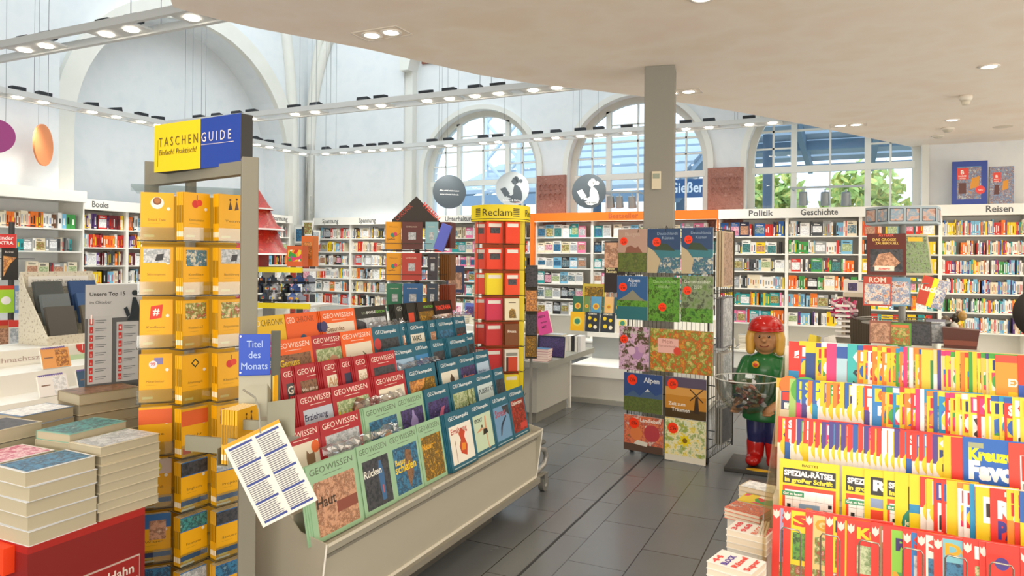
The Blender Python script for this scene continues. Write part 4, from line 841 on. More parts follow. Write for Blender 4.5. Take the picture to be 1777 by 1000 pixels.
# chrome wire hoops holding the front row
CHR = M('b8b4a8', .25, .9)
for j, (pa, pb_, py) in enumerate(((1356, 1390, 914), (1424, 1457, 925), (1491, 1527, 936), (1567, 1602, 949), (1640, 1678, 962), (1718, 1759, 974))):
    a = at_y(pa, py, 2.56); c = at_y(pb_, py, 2.56); x0, x1 = a.x, c.x; zt = a.z
    t = MB(); t.tube([(x0, 2.56, .36), (x0, 2.56, zt-.012), (x0+.006, 2.555, zt), (x1-.006, 2.555, zt-.003), (x1, 2.56, zt-.015), (x1, 2.56, .36)], .0028, CHR, 8)
    o = t.build('wire_hoop'); o.parent = rack2; o.matrix_parent_inverse = Matrix.Translation((-.3, -2.7, 0))
# ================================================================ yellow booklet tower (left foreground)
def cam_rz(p, turn=0.):
    """rotation so that local -y looks at the viewer from p, plus a turn"""
    return math.atan2(p[1], p[0])-math.pi/2+turn
TWY = 'e6aa08'
tp = at_d(330, 450, 2.74); TX, TY = tp.x, tp.y; trz = cam_rz(tp)
tower = thing('booklet_stand', 'tall revolving stand of yellow pocket booklets in a grey frame', 'booklet stand', (TX, TY, 0), trz)
def TL(px, d):   # local x of a pixel column at depth d in front of the tower centre
    p = at_d(px, 450, d); v = Matrix.Rotation(-trz, 3, 'Z') @ Vector((p.x-TX, p.y-TY, 0)); return v.x, v.y
GP = M('7f7d70', .55)
x1, y1 = TL(432, 2.42); x0, y0 = TL(262, 2.86)
b = MB(); b.box(x1-.027, y1-.03, 0, x1+.027, y1+.03, 1.885, GP); b.build('post', tower, bevel=.003)
b = MB(); b.box(x0-.025, y0-.03, 0, x0+.025, y0+.03, 1.925, GP); b.build('post', tower, bevel=.003)
zz = 1.865
b = MB(); d_ = Vector((x1-x0, y1-y0, 0)).normalized(); n_ = Vector((-d_.y, d_.x, 0))*.02
for za, zb in ((1.83, 1.875),):
    P4 = [Vector((x0, y0, 0))-n_, Vector((x1, y1, 0))-n_, Vector((x1, y1, 0))+n_, Vector((x0, y0, 0))+n_]
    b.prism([(p.x, p.y) for p in P4], 'z', za, zb, GP)
b.build('top_rail', tower)
b = MB(); b.cyl((0, 0, .06), (0, 0, 1.84), .02, GP, 12); b.box(-.15, -.15, 0, .15, .15, .05, GP); b.build('column', tower)
# sign on the rail
sg = MB(); aa = math.atan2(y1-y0, x1-x0)
sgx = x0+(x1-x0)*.44; sgy = y0+(y1-y0)*.44
s0 = TL(267, 2.70); s1_ = TL(416, 2.45); SWd = math.hypot(s1_[0]-s0[0], s1_[1]-s0[1]); sa = math.atan2(s1_[1]-s0[1], s1_[0]-s0[0])
MT_ = Matrix.Translation((s0[0], s0[1], 1.865)) @ Matrix.Rotation(sa, 4, 'Z'); sg.T = MT_
sg.box(0, 0, 0, SWd, .05, .178, M('2a2a28', .5)); sg.box(0, -.002, 0, SWd*.56, 0, .178, M('e8c808', .4)); sg.box(SWd*.56, -.002, 0, SWd, 0, .178, M('1d3f9c', .4))
sg.text('T A S C H E N', (.03, -.0035, .094), (1, 0, 0), (0, 0, 1), SWd*.47, M('5a4a20', .5), 0, .034); sg.text('G U I D E', (SWd*.575, -.0035, .094), (1, 0, 0), (0, 0, 1), SWd*.33, M('e8d8d0', .5), 0, .034)
sg.text('Einfach! Praktisch!', (.03, -.0035, .062), (1, 0, 0), (.2, 0, 1), SWd*.45, M('5a4a20', .5), 0, .02); sg.box(SWd*.57, -.003, .083, SWd*.93, -.002, .0845, M('e8d8d0', .5)); sg.box(.022, -.003, .02, .0235, -.002, .12, M('5a4a20', .5))
sg.build('sign_board', tower)
# tiers of pockets: three visible columns, each a fan of booklets
BW, BH = .105, .166
def booklet(kind, seed):
    rr = random.Random(seed); b = MB(); t_ = .0085
    b.box(-BW/2+.001, -t_/2+.0005, .001, BW/2-.001, t_/2-.0005, BH-.0004, M('f0e4b8', .7)); o = b.build('booklet')
    c = MB(); ym = M(TWY, .4)
    c.box(-BW/2, -t_/2, 0, BW/2, -t_/2+.0005, BH, ym); c.box(-BW/2, t_/2-.0005, 0, BW/2, t_/2, BH, ym); c.box(-BW/2, -t_/2, 0, -BW/2+.0012, t_/2, BH, ym)
    c.box(-BW/2-.0004, -t_/2+.001, .012, -BW/2, t_/2-.001, .03, M('f4ecd0', .5)); c.box(-BW/2-.0004, -t_/2+.002, .06, -BW/2, t_/2-.002, .12, M('8a6a10', .5))
    word, icon = kind[0], kind[1]; els = [('t', word, .22, .40, .55, '6a5418', 0., .05), ('r', .22, .34, .6, .345, 'a88410'), ('r', .1, .06, .42, .11, 'f0d878'), ('c', .84, .66, .055, 'e8e4d4')]
    if icon == 'cup': els += [('c', .5, .78, .2, 'f0e8e0'), ('c', .5, .82, .13, '7a4a28'), ('c', .5, .83, .09, 'a86a3a')]
    elif icon == 'red': els += [('c', .45, .76, .13, 'c8281c'), ('c', .6, .79, .11, 'd83a28'), ('r', .5, .85, .53, .95, '8a5020')]
    elif icon == 'people': els += [('g', [(.35, .66), (.42, .86), (.5, .68)], '3a2a1c'), ('g', [(.58, .66), (.66, .88), (.74, .68)], '5a3a20'), ('c', .42, .88, .04, '5a3a20'), ('c', .66, .9, .04, '3a2a1c')]
    elif icon == 'laptop': els += [('n', .1, .66, .9, .96, 'mist'), ('g', [(.45, .7), (.68, .72), (.72, .86), (.5, .84)], '2a2a30')]
    elif icon == 'cart': els += [('g', [(.3, .58), (.66, .62), (.70, .9), (.34, .86)], 'd0301c'), ('t', '#', .4, .68, .2, 'f4f0e8', .02)]
    elif icon == 'sign': els += [('g', [(.5, .70), (.68, .82), (.5, .94), (.32, .82)], 'e8c020'), ('g', [(.5, .72), (.66, .82), (.5, .92), (.34, .82)], '2a2418'), ('g', [(.5, .76), (.6, .82), (.5, .88), (.4, .82)], 'eeb408')]
    elif icon == '99': els += [('r', .45, .78, .72, .92, '7a78b0'), ('c', .42, .78, .13, 'd8d8e0'), ('t', '99', .34, .755, .15, 'd03a28', .02)]
    elif icon == 'orange': els += [('r', .0, .64, 1, .95, 'd8602a'), ('r', .05, .06, .35, .18, 'd8482a')]
    elif icon == 'photo': els += [('n', .12, .60, .9, .94, rr.choice(['skin', 'food', 'red', 'coast', 'forest']))]
    if icon in ('blue', 'ball', 'face'):
        els = [('r', 0, .70, 1, 1, '2f6aa8' if icon != 'ball' else 'b8c0c8')]+els+[('r', 0, .10, 1, .20, '2a5a90'), ('r', 0, .0, .5, .04, 'e8e0c8')]
        if icon == 'ball': els += [('r', .0, .70, 1, 1, 'c8b8b0'), ('c', .5, .84, .2, 'd8d020'), ('g', [(.45, .8), (.55, .8), (.58, .87), (.5, .92), (.42, .87)], '20242a')]
        elif icon == 'face': els += [('n', .35, .46, .85, .86, 'skin')]
        else: els += [('n', .0, .72, 1, .98, rr.choice(['blue', 'dark', 'mist', 'teal']))]
    art(c, BW, BH, -t_/2, els, -BW/2); c.build('cover', o); return o
TIERS = [1.60, 1.41, 1.225, 1.035, .85, .665, .475, .285]
KA = [('Small Talk', 'cup'), ('Selbstmanagement', 'laptop'), ('Kaufleute', 'cart'), ('Mitarbeiter', '99'), ('Zeit', 'orange'), ('Business Talk', 'ball'), ('Wissen', 'face'), ('Recht', 'blue')]
KB = [('Kommunikation', 'red'), ('Konflikte', 'photo'), ('Wiederbuch A-Z', 'photo'), ('Arbeitszeugnis', 'sign'), ('Recht', 'orange'), ('Englisch', 'blue'), ('Finanzen', 'blue'), ('Steuern', 'blue')]
KC = [('Team', 'people'), ('Buchführung', 'laptop'), ('Präsentieren', 'photo'), ('Rhetorik', 'red'), ('Zeugnis', 'photo'), ('Projekt', 'blue'), ('Steuer', 'blue'), ('Bilanz', 'blue')]
cols_ = [('left', 272, 2.50, -.02, 2, .0), ('middle', 340, 2.50, .62, 4, .0), ('right', 402, 2.56, .50, 4, .0)]
for ti, z in enumerate(TIERS):
    for ci, (cn_, px, d, turn, n, _) in enumerate(cols_):
        kinds = (KA, KB, KC)[ci]; word, icon = kinds[ti]
        lx, ly = TL(px, d)
        o = booklet((word, icon), ti*10+ci)
        f = Matrix.Translation((TX, TY, 0)) @ Matrix.Rotation(trz, 4, 'Z')
        nrm = Matrix.Rotation(trz+turn, 3, 'Z') @ Vector((0, 1, 0))   # away from the viewer
        p = f @ Vector((lx, ly, z+.006))
        where = 'in the %s column, %s tier of the yellow tower' % (cn_, nth(ti))
        put(o, p.x, p.y, p.z, trz+turn, .02, 'yellow booklet titled %s %s' % (word, where), 'booklets on the yellow tower', 'booklet')
        for k in range(1, n):
            c = copy_tree(o); q = p+nrm*(.0092*k); c.location = q
            tag(c, 'yellow booklet behind the front one %s' % where, 'booklet', 'spare booklets %s' % where)
        # clear pocket: floor and lip
        m4 = Matrix.Translation((lx, ly, z)) @ Matrix.Rotation(turn, 4, 'Z')
        pl_ = MB(); pl_.T = m4; pl_.box(-BW/2-.006, -.012, 0, BW/2+.006, .055, .003, ACRYL); pl_.box(-BW/2-.006, -.014, 0, BW/2+.006, -.012, .05, ACRYL)
        pl_.tube([(-BW/2-.008, .056, .003), (-BW/2-.008, -.015, .003), (BW/2+.008, -.015, .003), (BW/2+.008, .056, .003)], .0016, M('3a3426', .5), 5); pl_.build('acrylic_pocket', tower)
b = MB(); b.box(-.19, -.20, 1.792, .20, .12, 1.80, ACRYL); b.box(-.19, -.205, 1.775, .2, -.2, 1.80, ACRYL); b.build('acrylic_lid', tower)
b = MB()
for z in TIERS: b.box(-.17, .0, z-.004, .17, .12, z, M('9a8030', .5))
b.box(-.165, .02, .25, .165, .11, 1.78, M('c89a10', .5)); b.build('inner_rack', tower)
# blue sign, brackets with booklets and the list sheet, fixed to the right post
def LW(px, py, d): return at_d(px, py, d)
sp_ = LW(442, 616, 2.28); ts = thing('title_sign', 'blue sign reading Titel des Monats clipped to the grey post', 'sign', tuple(sp_), cam_rz(sp_, -.12))
b = MB(); b.box(-.048, -.002, -.066, .048, .003, .066, M('1c48b8', .4)); b.build('panel', ts, bevel=.002)
b = MB(); b.text('Titel', (-.024, -.003, .024), (1, 0, 0), (0, 0, 1), .048, M('a8c0e8', .5), 0, .022); b.text('des', (-.018, -.003, -.010), (1, 0, 0), (0, 0, 1), .036, M('a8c0e8', .5), 0, .022); b.text('Monats', (-.040, -.003, -.046), (1, 0, 0), (0, 0, 1), .080, M('a8c0e8', .5), 0, .022)
for z in (-.055, .06): b.cyl((-.042, -.003, z), (-.042, -.006, z), .003, M('d0d0d0', .3, .8), 8)
b.build('lettering', ts)
b = MB(); b.box(.049, .004, -.2, .078, .012, .075, M('4a4c42', .5)); b.box(-.048, .004, -.20, .049, .010, -.066, M('a8a898', .5)); b.build('back_plate', ts)
BRK = M('8b8a78', .5, .2)
def bracket(px, py, d, turn, label, books):
    p = LW(px, py, d); rz = cam_rz(p, turn); t = thing('booklet_holder', label, 'booklet holder', tuple(p), rz)
    b = MB(); b.box(-.062, -.03, 0, .062, -.028, .036, BRK); b.box(-.062, -.03, 0, -.059, .05, .036, BRK); b.box(.059, -.03, 0, .062, .05, .075, BRK); b.box(-.062, -.03, -.002, .062, .05, 0, BRK); b.build('metal_tray', t, bevel=.001)
    if books:
        for k in range(5):
            o = booklet(('Rhetorik', 'people'), 90) if k == 0 else copy_tree(o)
            q = Matrix.Rotation(rz, 3, 'Z') @ Vector((0, -.018+.0115*k, .0)); put(o, p.x+q.x, p.y+q.y, p.z+.002, rz, 0, 'front yellow booklet in the small metal holder on the grey post' if k == 0 else 'booklet behind the front one in the small metal holder', 'booklets in the metal holder', 'booklet')
# left holder: tray with a tall fold, booklets seen half from the side
hp = LW(415, 800, 2.22); hr = cam_rz(hp, .95)
ht = thing('booklet_holder', 'bent grey metal holder full of booklets left of the list sheet', 'booklet holder', tuple(hp), hr)
b = MB(); b.box(-.060, -.034, .0, .060, -.032, .040, BRK); b.box(-.060, -.034, -.002, .060, .034, .0, BRK); b.box(-.062, -.034, 0, -.060, -.004, .085, BRK); b.box(.060, -.034, 0, .062, .034, .085, BRK); b.box(-.060, .033, 0, .060, .035, .05, BRK); b.build('metal_tray', ht)
b = MB(); b.box(.05, .034, .0, .062, .24, .05, BRK); b.build('bracket_arm', ht)
for k in range(6):
    o = booklet(('Rhetorik', 'people'), 90) if k == 0 else copy_tree(o)
    q = Matrix.Rotation(hr, 3, 'Z') @ Vector((0, -.026+.0095*k, 0)); put(o, hp.x+q.x, hp.y+q.y, hp.z+.002, hr, 0, 'front yellow booklet in the bent metal holder' if k == 0 else 'booklet behind the front one in the bent metal holder', 'booklets in the metal holder' if k else None, 'booklet')
hp2 = LW(496, 762, 2.16); t = thing('booklet_holder', 'empty bent grey metal holder beside the red magazines', 'booklet holder', tuple(hp2), cam_rz(hp2, -.5))
b = MB(); b.prism([(-.045, 0), (.045, .02), (.045, .13), (-.045, .115)], 'y', -.03, -.028, BRK); b.box(-.045, -.03, -.001, .03, .03, .002, BRK); b.prism([(-.03, 0), (.03, 0), (.03, .10), (-.03, .17)], 'x', -.046, -.044, BRK); b.build('metal_tray', t)
b = MB(); b.box(-.16, .0, .02, -.045, .01, .05, BRK); b.build('bracket_arm', t)
b = MB(); b.box(-.040, -.01, .01, -.034, .012, .19, M(TWY, .4)); tag(b.build('booklet', None, tuple(hp2), (0, 0, cam_rz(hp2, -.5))), 'single yellow booklet in the empty-looking holder right of the post', 'booklet')
# list sheet hanging askew
lp = LW(470, 822, 2.10); ls = thing('list_sheet', 'white printed list sheet hanging askew from the grey post', 'sheet', tuple(lp), cam_rz(lp, -.1))
b = MB(); cs = Matrix.Rotation(math.radians(-22.5), 4, 'Y'); cs = Matrix.Rotation(math.radians(23), 4, 'Y'); b.T = cs.inverted() if False else Matrix.Rotation(math.radians(-25), 4, 'Y')
W_, H_ = .17, .27
b.box(-W_/2, 0, -H_/2, W_/2, .001, H_/2, M('e4e2da', .6)); b.build('paper', ls)
c = MB(); c.T = b.T; rr = random.Random(5); NV = M('3a4a90', .6); TX_ = M('6a6a78', .6)
for colx in (-.075, .006):
    z = .118; k = 0
    while z > -.122:
        if k % 9 == 0: c.quad((colx, -.0006, z-.006), (colx+.070, -.0006, z-.006), (colx+.070, -.0006, z+.001), (colx, -.0006, z+.001), NV); z -= .010
        else: c.quad((colx, -.0006, z-.0026), (colx+rr.uniform(.05, .068), -.0006, z-.0026), (colx+.06, -.0006, z), (colx, -.0006, z), TX_); z -= .0062
        k += 1
c.quad((-.085, -.0006, .135), (.085, -.0006, .135), (.085, -.0006, .125), (-.085, -.0006, .125), M('e8a020', .5)); c.build('printing', ls)
b = MB(); b.tube([(-.03, .001, .12), (-.035, .002, .19), (-.05, .03, .22), (-.10, .16, .22)], .003, M('8a8a80', .4), 6); b.build('hook', ls)
# ================================================================ wedge display and yellow revolving stand behind the rack
wp = at_d(724, 450, 5.5); wt = thing('book_stand', 'revolving stand of small books under a black wedge sign', 'book stand', (wp.x, wp.y, 0), cam_rz(wp, 0))
b = MB(); b.cyl((0, 0, 0), (0, 0, 1.82), .02, M('3a3a38', .5), 10); b.lathe([(0, .04), (.25, .03), (.26, 0)], M('3a3a38', .5), 20); b.build('column', wt)
b = MB(); b.prism([(-.19, 1.79), (.17, 1.79), (.17, 1.83), (-.01, 2.02), (-.19, 1.84)], 'y', -.09, -.07, M('2c2420', .5))
b.prism([(-.19, 1.79), (.17, 1.79), (.17, 1.83), (-.01, 2.02), (-.19, 1.84)], 'y', .07, .09, M('2c2420', .5)); b.box(-.19, -.09, 1.785, .17, .09, 1.79, M('2c2420', .5))
b.text('CHRONIK', (-.15, -.0915, 1.83), (.72, 0, .69), (-.69, 0, .72), .16, M('b04a38', .5), 0, .035); b.text('WISSEN', (.03, -.0915, 1.955), (.72, 0, -.69), (.69, 0, .72), .17, M('e04a38', .5), .03, .032); b.build('sign_board', wt)
wire = MB()
SPEC = [(0, [(669, 696, 'orange', 'e8a010', 'sign'), (697, 733, 'maroon', '5a2420', 'box'), (738, 760, 'light blue', '86b4c0', 'box')]),
        (1, [(670, 696, 'orange', 'e8a010', 'sign'), (697, 731, 'red', 'b8382a', 'box'), (742, 760, 'black', '2a2430', 'box')]),
        (2, [(671, 698, 'green', '2f7a5a', 'box'), (699, 733, 'blue', '1f5f98', 'box'), (740, 760, 'navy', '24384c', 'box')])]
wrz = cam_rz(wp, 0)
def small_book(w, h, t_, col, els, label, group, p, rz, lean=0., cat='book', name=None):
    b = MB(); b.box(-w/2+.001, -t_/2+.0008, .001, w/2-.001, t_/2-.0008, h-.0006, M('efe6d0', .7)); o = b.build(name or cat.replace(' ', '_'))
    c = MB(); cm = M(col, .45); c.box(-w/2, -t_/2, 0, w/2, -t_/2+.0008, h, cm); c.box(-w/2, t_/2-.0008, 0, w/2, t_/2, h, cm); c.box(-w/2, -t_/2, 0, -w/2+.0012, t_/2, h, cm)
    art(c, w, h, -t_/2, els, -w/2); c.build('cover', o); put(o, *p, rz, lean, label, group, cat); return o
for ti, items in SPEC:
    py = (433, 487, 540)[ti]
    for (a, c_, cn_, col, st) in items:
        p = at_d((a+c_)/2, py, 5.32); wd = (c_-a)/F*5.32
        els = [('t', 'CHRONIK' if st != 'sign' else 'Wissen', .2, .80, .55, 'e8d8c0' if col != 'e8a010' else '6a3a10', 0, .04)]+([('n', .32, .35, .68, .62, 'mist')] if st == 'box' else [('c', .45, .52, .14, '2f8a70'), ('c', .62, .56, .12, 'd8386a'), ('r', .1, .36, .6, .38, '6a3a10'), ('g', [(.1, .3), (.12, .3), (.95, .58), (.95, .6)], '6a3a10')])
        small_book(wd, .205, .02, col, els, '%s book on the %s tier of the black wedge stand%s' % (cn_, nth(ti), ', left face' if a < 690 else ''), 'books on the wedge stand', (p.x, p.y, p.z), cam_rz(p, .12 if a < 690 else -.25 if a > 735 else -.05), .03)
        wire.T = Matrix.Identity(4)
    for k in range(6):
        col = [('6a2a24', 'dark red'), ('8a5a20', 'brown'), ('a04a28', 'rust')][ti][0]; p = at_d(763+k*3.4, py-2*(ti == 0), 5.45)
        b = MB(); b.box(-.006, 0, 0, .006, .14, .20, M(col, .5)); o = b.build('book'); put(o, p.x, p.y, p.z, cam_rz(p, -.3), 0, 'spine-on %s book on the %s tier of the black wedge stand' % ([('6a2a24', 'dark red'), ('8a5a20', 'brown'), ('a04a28', 'rust')][ti][1], nth(ti)), 'spines on the wedge stand tier %s' % nth(ti), 'book')
p = at_d(760, 434, 5.3)
b = MB(); b.box(-.04, 0, 0, .04, .02, .2, M('4a5ad0', .35)); o = b.build('book', None, (p.x, p.y, p.z), (0, .35, cam_rz(p, -.3))); tag(o, 'shiny blue book leaning at the right of the top tier', 'book')
b = MB()
for ti in range(4):
    z = 1.55+(450-(435, 489, 542, 590)[ti])/F*5.32-.004
    b.tube([(-.27, -.19, z), (-.10, -.20, z), (.10, -.20, z), (.22, -.12, z), (.22, .15, z), (-.27, .15, z)], .003, M('4a4038', .5), 6, closed=True)
    b.tube([(-.27, -.195, z+.05), (-.10, -.21, z+.05), (.10, -.21, z+.05), (.22, -.13, z+.05)], .002, M('4a4038', .5), 6)
    b.tube([(0, 0, z), (0, -.2, z)], .003, M('4a4038', .5), 6)
b.build('wire_basket', wt)
# yellow revolving stand with little paperbacks
rp = at_d(868, 450, 5.12); RZ_ = cam_rz(rp); rt = thing('paperback_stand', 'tall revolving paperback stand topped by a yellow drum sign', 'book stand', (rp.x, rp.y, 0), RZ_)
YM = 'eed80c'
b = MB(); b.T = Matrix.Translation((0, 0, 0)) @ Matrix.Rotation(math.radians(22.5), 4, 'Z')
b.cyl((0, 0, 1.815), (0, 0, 1.925), .212, M(YM, .45), 32); dr = b.build('drum_sign', rt)
def curved_text(st, r, z, h, a0, a1, mt):
    vs, fs, tw = text2d(st, .0); mb = MB(); mb.add([(r*math.sin(a0+(a1-a0)*x/tw), -r*math.cos(a0+(a1-a0)*x/tw), z+y*h/.7) for x, y in vs], fs, mt); return mb
BK = M('3a3410', .5)
curved_text('Reclam', .2135, 1.848, .05, -.62, .38, BK).build('lettering', dr)
curved_text('Reclam', .2135, 1.848, .05, .95, 1.95, BK).build('lettering', dr)
b = MB()
for a0, a1 in ((.42, .66), (-.95, -.72)):
    for k in range(5):
        zz = 1.846+k*.012
        for s in range(4):
            q0 = a0+(a1-a0)*s/4; q1 = a0+(a1-a0)*(s+1)/4; b.quad((.2135*math.sin(q0), -.2135*math.cos(q0), zz), (.2135*math.sin(q1), -.2135*math.cos(q1), zz), (.2135*math.sin(q1), -.2135*math.cos(q1), zz+.006), (.2135*math.sin(q0), -.2135*math.cos(q0), zz+.006), BK)
for s in range(32):
    q0 = 2*math.pi*s/32; q1 = 2*math.pi*(s+1)/32; b.quad((.2132*math.sin(q0), -.2132*math.cos(q0), 1.826), (.2132*math.sin(q1), -.2132*math.cos(q1), 1.826), (.2132*math.sin(q1), -.2132*math.cos(q1), 1.830), (.2132*math.sin(q0), -.2132*math.cos(q0), 1.830), BK)
b.build('stripes', dr)
b = MB(); b.cyl((0, 0, .05), (0, 0, 1.82), .02, BK, 10); b.lathe([(0, .05), (.24, .04), (.25, 0)], BK, 24); b.build('column', rt)
def RL(px, d): p = at_d(px, 450, d); v = Matrix.Rotation(-RZ_, 3, 'Z') @ Vector((p.x-rp.x, p.y-rp.y, 0)); return v.x, v.y
b = MB(); xa, ya = RL(906, 5.02); b.box(xa-.018, ya, .62, xa+.018, ya+.05, 1.815, M(YM, .4)); xb, yb = RL(826, 5.05); b.box(xb-.012, yb+.03, .62, xb+.012, yb+.06, 1.815, M('c8a890', .5)); b.box(-.13, -.02, .60, .14, .12, 1.81, M('c85a20', .5)); b.build('corner_strip', rt)
wire = MB(); RT = [1.655, 1.475, 1.30, 1.125, .95, .775, .60]
RC = [['e83c10', 'e83c10', 'e83c10'], ['e83c10', 'e83c10', 'e83c10'], ['e83c10', 'eed80c', 'e84410'], ['e83c10', 'd02a50', 'e8e0c0'], ['d83018', 'c8282a', '7a4418'], ['c8282a', 'c8282a', 'e0dcd0'], ['e83c10', 'eed80c', 'eed80c']]
RN_ = {'e83c10': 'orange-red', 'eed80c': 'yellow', 'e84410': 'orange', 'd02a50': 'raspberry', 'e8e0c0': 'cream', 'd83018': 'red', 'c8282a': 'crimson', '7a4418': 'brown', 'e0dcd0': 'pale'}
for ti, z in enumerate(RT):
    for ci, (a, c_, d, turn) in enumerate(((826, 842, 5.02, -.1), (845, 872, 4.93, .3), (878, 901, 4.93, .25))):
        lx, ly = RL((a+c_)/2, d); col = RC[ti][ci]; f = Matrix.Translation((rp.x, rp.y, 0)) @ Matrix.Rotation(RZ_, 4, 'Z'); p = f @ Vector((lx, ly, z+.004)); wd = (c_-a)/F*d/math.cos(turn)+.006
        els = [('r', .12, .76, .88, .92, 'e8e4dc')]
        if ti < 2 and ci < 2 or (ti, ci) in ((2, 2),): els.append(('n', .2, .46, .8, .74, 'dark', 40))
        if col == 'e8e0c0': els = [('r', .25, .80, .75, .83, '5a4020'), ('gn', [(.3, .1), (.25, .4), (.45, .55), (.7, .5), (.8, .1)], 'gold')]
        if col == '7a4418': els = [('t', 'Prosa', .2, .6, .6, 'f0e8d8', .02)]
        if (ti, ci) == (5, 2): els = [('r', .1, .7, .9, .85, '8a8a80'), ('r', .1, .0, .9, .65, 'c8401c'), ('r', .1, 0, .25, .65, '3a2a24')]
        o = small_book(wd, .148, .012, col, els, '%s paperback, %s column, %s tier of the yellow drum stand' % (RN_[col], ('left', 'middle', 'right')[ci], nth(ti)), 'paperbacks on the yellow drum stand', tuple(p), RZ_+turn, .04, 'paperback')
        for k in range(1, 3):
            c = copy_tree(o); n2 = Matrix.Rotation(RZ_+turn, 3, 'Z') @ Vector((0, 1, 0)); c.location = Vector(p)+n2*(.0135*k); tag(c, 'spare paperback behind the %s column, %s tier front of the yellow drum stand' % (('left', 'middle', 'right')[ci], nth(ti)), 'paperback', 'spares %s %s' % (ci, nth(ti)))
    wire.tube([(-.19, -.10, z), (-.15, -.235, z), (.02, -.26, z), (.17, -.20, z), (.19, -.05, z)], .0025, BK, 6); wire.tube([(-.15, -.24, z+.0), (.0, 0, z), (.17, -.20, z)], .002, BK, 6)
for x, y in ((-.15, -.238), (.02, -.262), (.17, -.202)): wire.cyl((x, y, .55), (x, y, 1.81), .002, BK, 6)
wire.build('wire_basket', rt)
# dark narrow stand just behind it
p = at_d(923, 450, 6.0); t = thing('paperback_stand', 'narrow dark stand of old books right behind the yellow drum stand', 'book stand', (p.x, p.y, 0), cam_rz(p))
b = MB(); b.box(-.05, -.02, .72, .05, .15, 1.5, M('3a382c', .6)); b.cyl((0, .06, 0), (0, .06, .72), .012, M('8a8a84', .4), 8); b.lathe([(0, .02), (.13, .01), (.13, 0)], M('5a5a54', .5), 16, (0, .06, 0)); b.build('frame', t)
for k, (z, c) in enumerate(((1.32, 'dark'), (1.12, 'orange'), (.92, 'dark'), (.74, 'gold'))):
    q = Matrix.Rotation(cam_rz(p), 3, 'Z') @ Vector((0, -.04, 0)); b = MB(); b.box(-.045, -.015, 0, .045, .015, .17, pic(c, 30)); tag(b.build('book', None, (p.x+q.x, p.y+q.y, z), (0, 0, cam_rz(p))), 'dark-covered book on the %s tier of the narrow dark stand' % nth(k), 'book', 'books on the narrow dark stand')
# ================================================================ calendar stand around the pillar
fa = at_z(1088, 785, 0); fb_ = at_z(1227, 809, 0); bk = at_z(1251, 777, 0)
crz = math.atan2(fb_.y-fa.y, fb_.x-fa.x); CW = (fb_-fa).length; CDp = .62
cs_ = thing('calendar_stand', 'black wire calendar stand around the grey pillar', 'calendar stand', (fa.x, fa.y, 0), crz)
CI = Matrix.Rotation(-crz, 3, 'Z')
def CLoc(px, py, yoff=0.):
    """hit of the viewing ray with the stand's front plane, in stand coordinates"""
    d = ray(px, py); dl = CI @ d; ol = CI @ (EYE-Vector((fa.x, fa.y, 0))); k = (yoff-ol.y)/dl.y; r = ol+dl*k; return r.x, r.z
WB = M('2c2c2a', .45, .3); b = MB(); ZT = 1.80
for x in (0, CW):
    for y in (0, CDp): b.cyl((x, y, .03), (x, y, ZT), .007, WB, 8)
for z in [.05, .12, .5, .9, 1.3, 1.72, ZT]:
    b.tube([(0, 0, z), (CW, 0, z), (CW, CDp, z), (0, CDp, z)], .004, WB, 6, closed=True)
k = 0
while k < CW: b.cyl((k, 0, .05), (k, 0, 1.72), .0018, WB, 5, caps=False); k += .035
k = .035
while k < CDp: b.cyl((CW, k, .05), (CW, k, 1.72), .0018, WB, 5, caps=False); b.cyl((0, k, .05), (0, k, 1.72), .0018, WB, 5, caps=False); k += .05
b.build('wire_cage', cs_)
b = MB()
for z in (1.26, .86, .47):
    for y in (.12, .4): b.tube([(CW, y, z), (CW+.08, y, z), (CW+.12, y, z+.03)], .0025, M('8a8a88', .3, .7), 6)
for x in (.1, .33, .56): b.tube([(x, 0, ZT), (x, -.03, ZT+.02), (x, -.05, ZT-.03)], .0025, M('3a3a3a', .4, .5), 6)
b.build('hook', cs_)
for x in (.02, CW-.02):
    b = MB(); b.cyl((x-.012, .05, .022), (x+.012, .05, .022), .022, M('2a2a2a', .5), 12); b.build('wheel', cs_)
STK = lambda u, v, s=.13: [('c', u, v, s, 'ff3c10'), ('t', 'NUR', u-.05, v+.02, .10, '5a2010', .02), ('t', '5,99', u-.07, v-.05, .15, '5a2010', .02)]
def mount(c1='5a7a9a', c2='8a9aa8', base='3a5a3a'): return [('g', [(0, .35), (.25, .55), (.42, .42), (.62, .62), (.82, .46), (1, .54), (1, .3), (0, .3)], c1), ('g', [(.55, .54), (.62, .62), (.68, .56)], 'd8dce0'), ('n', 0, 0, 1, .38, base)]
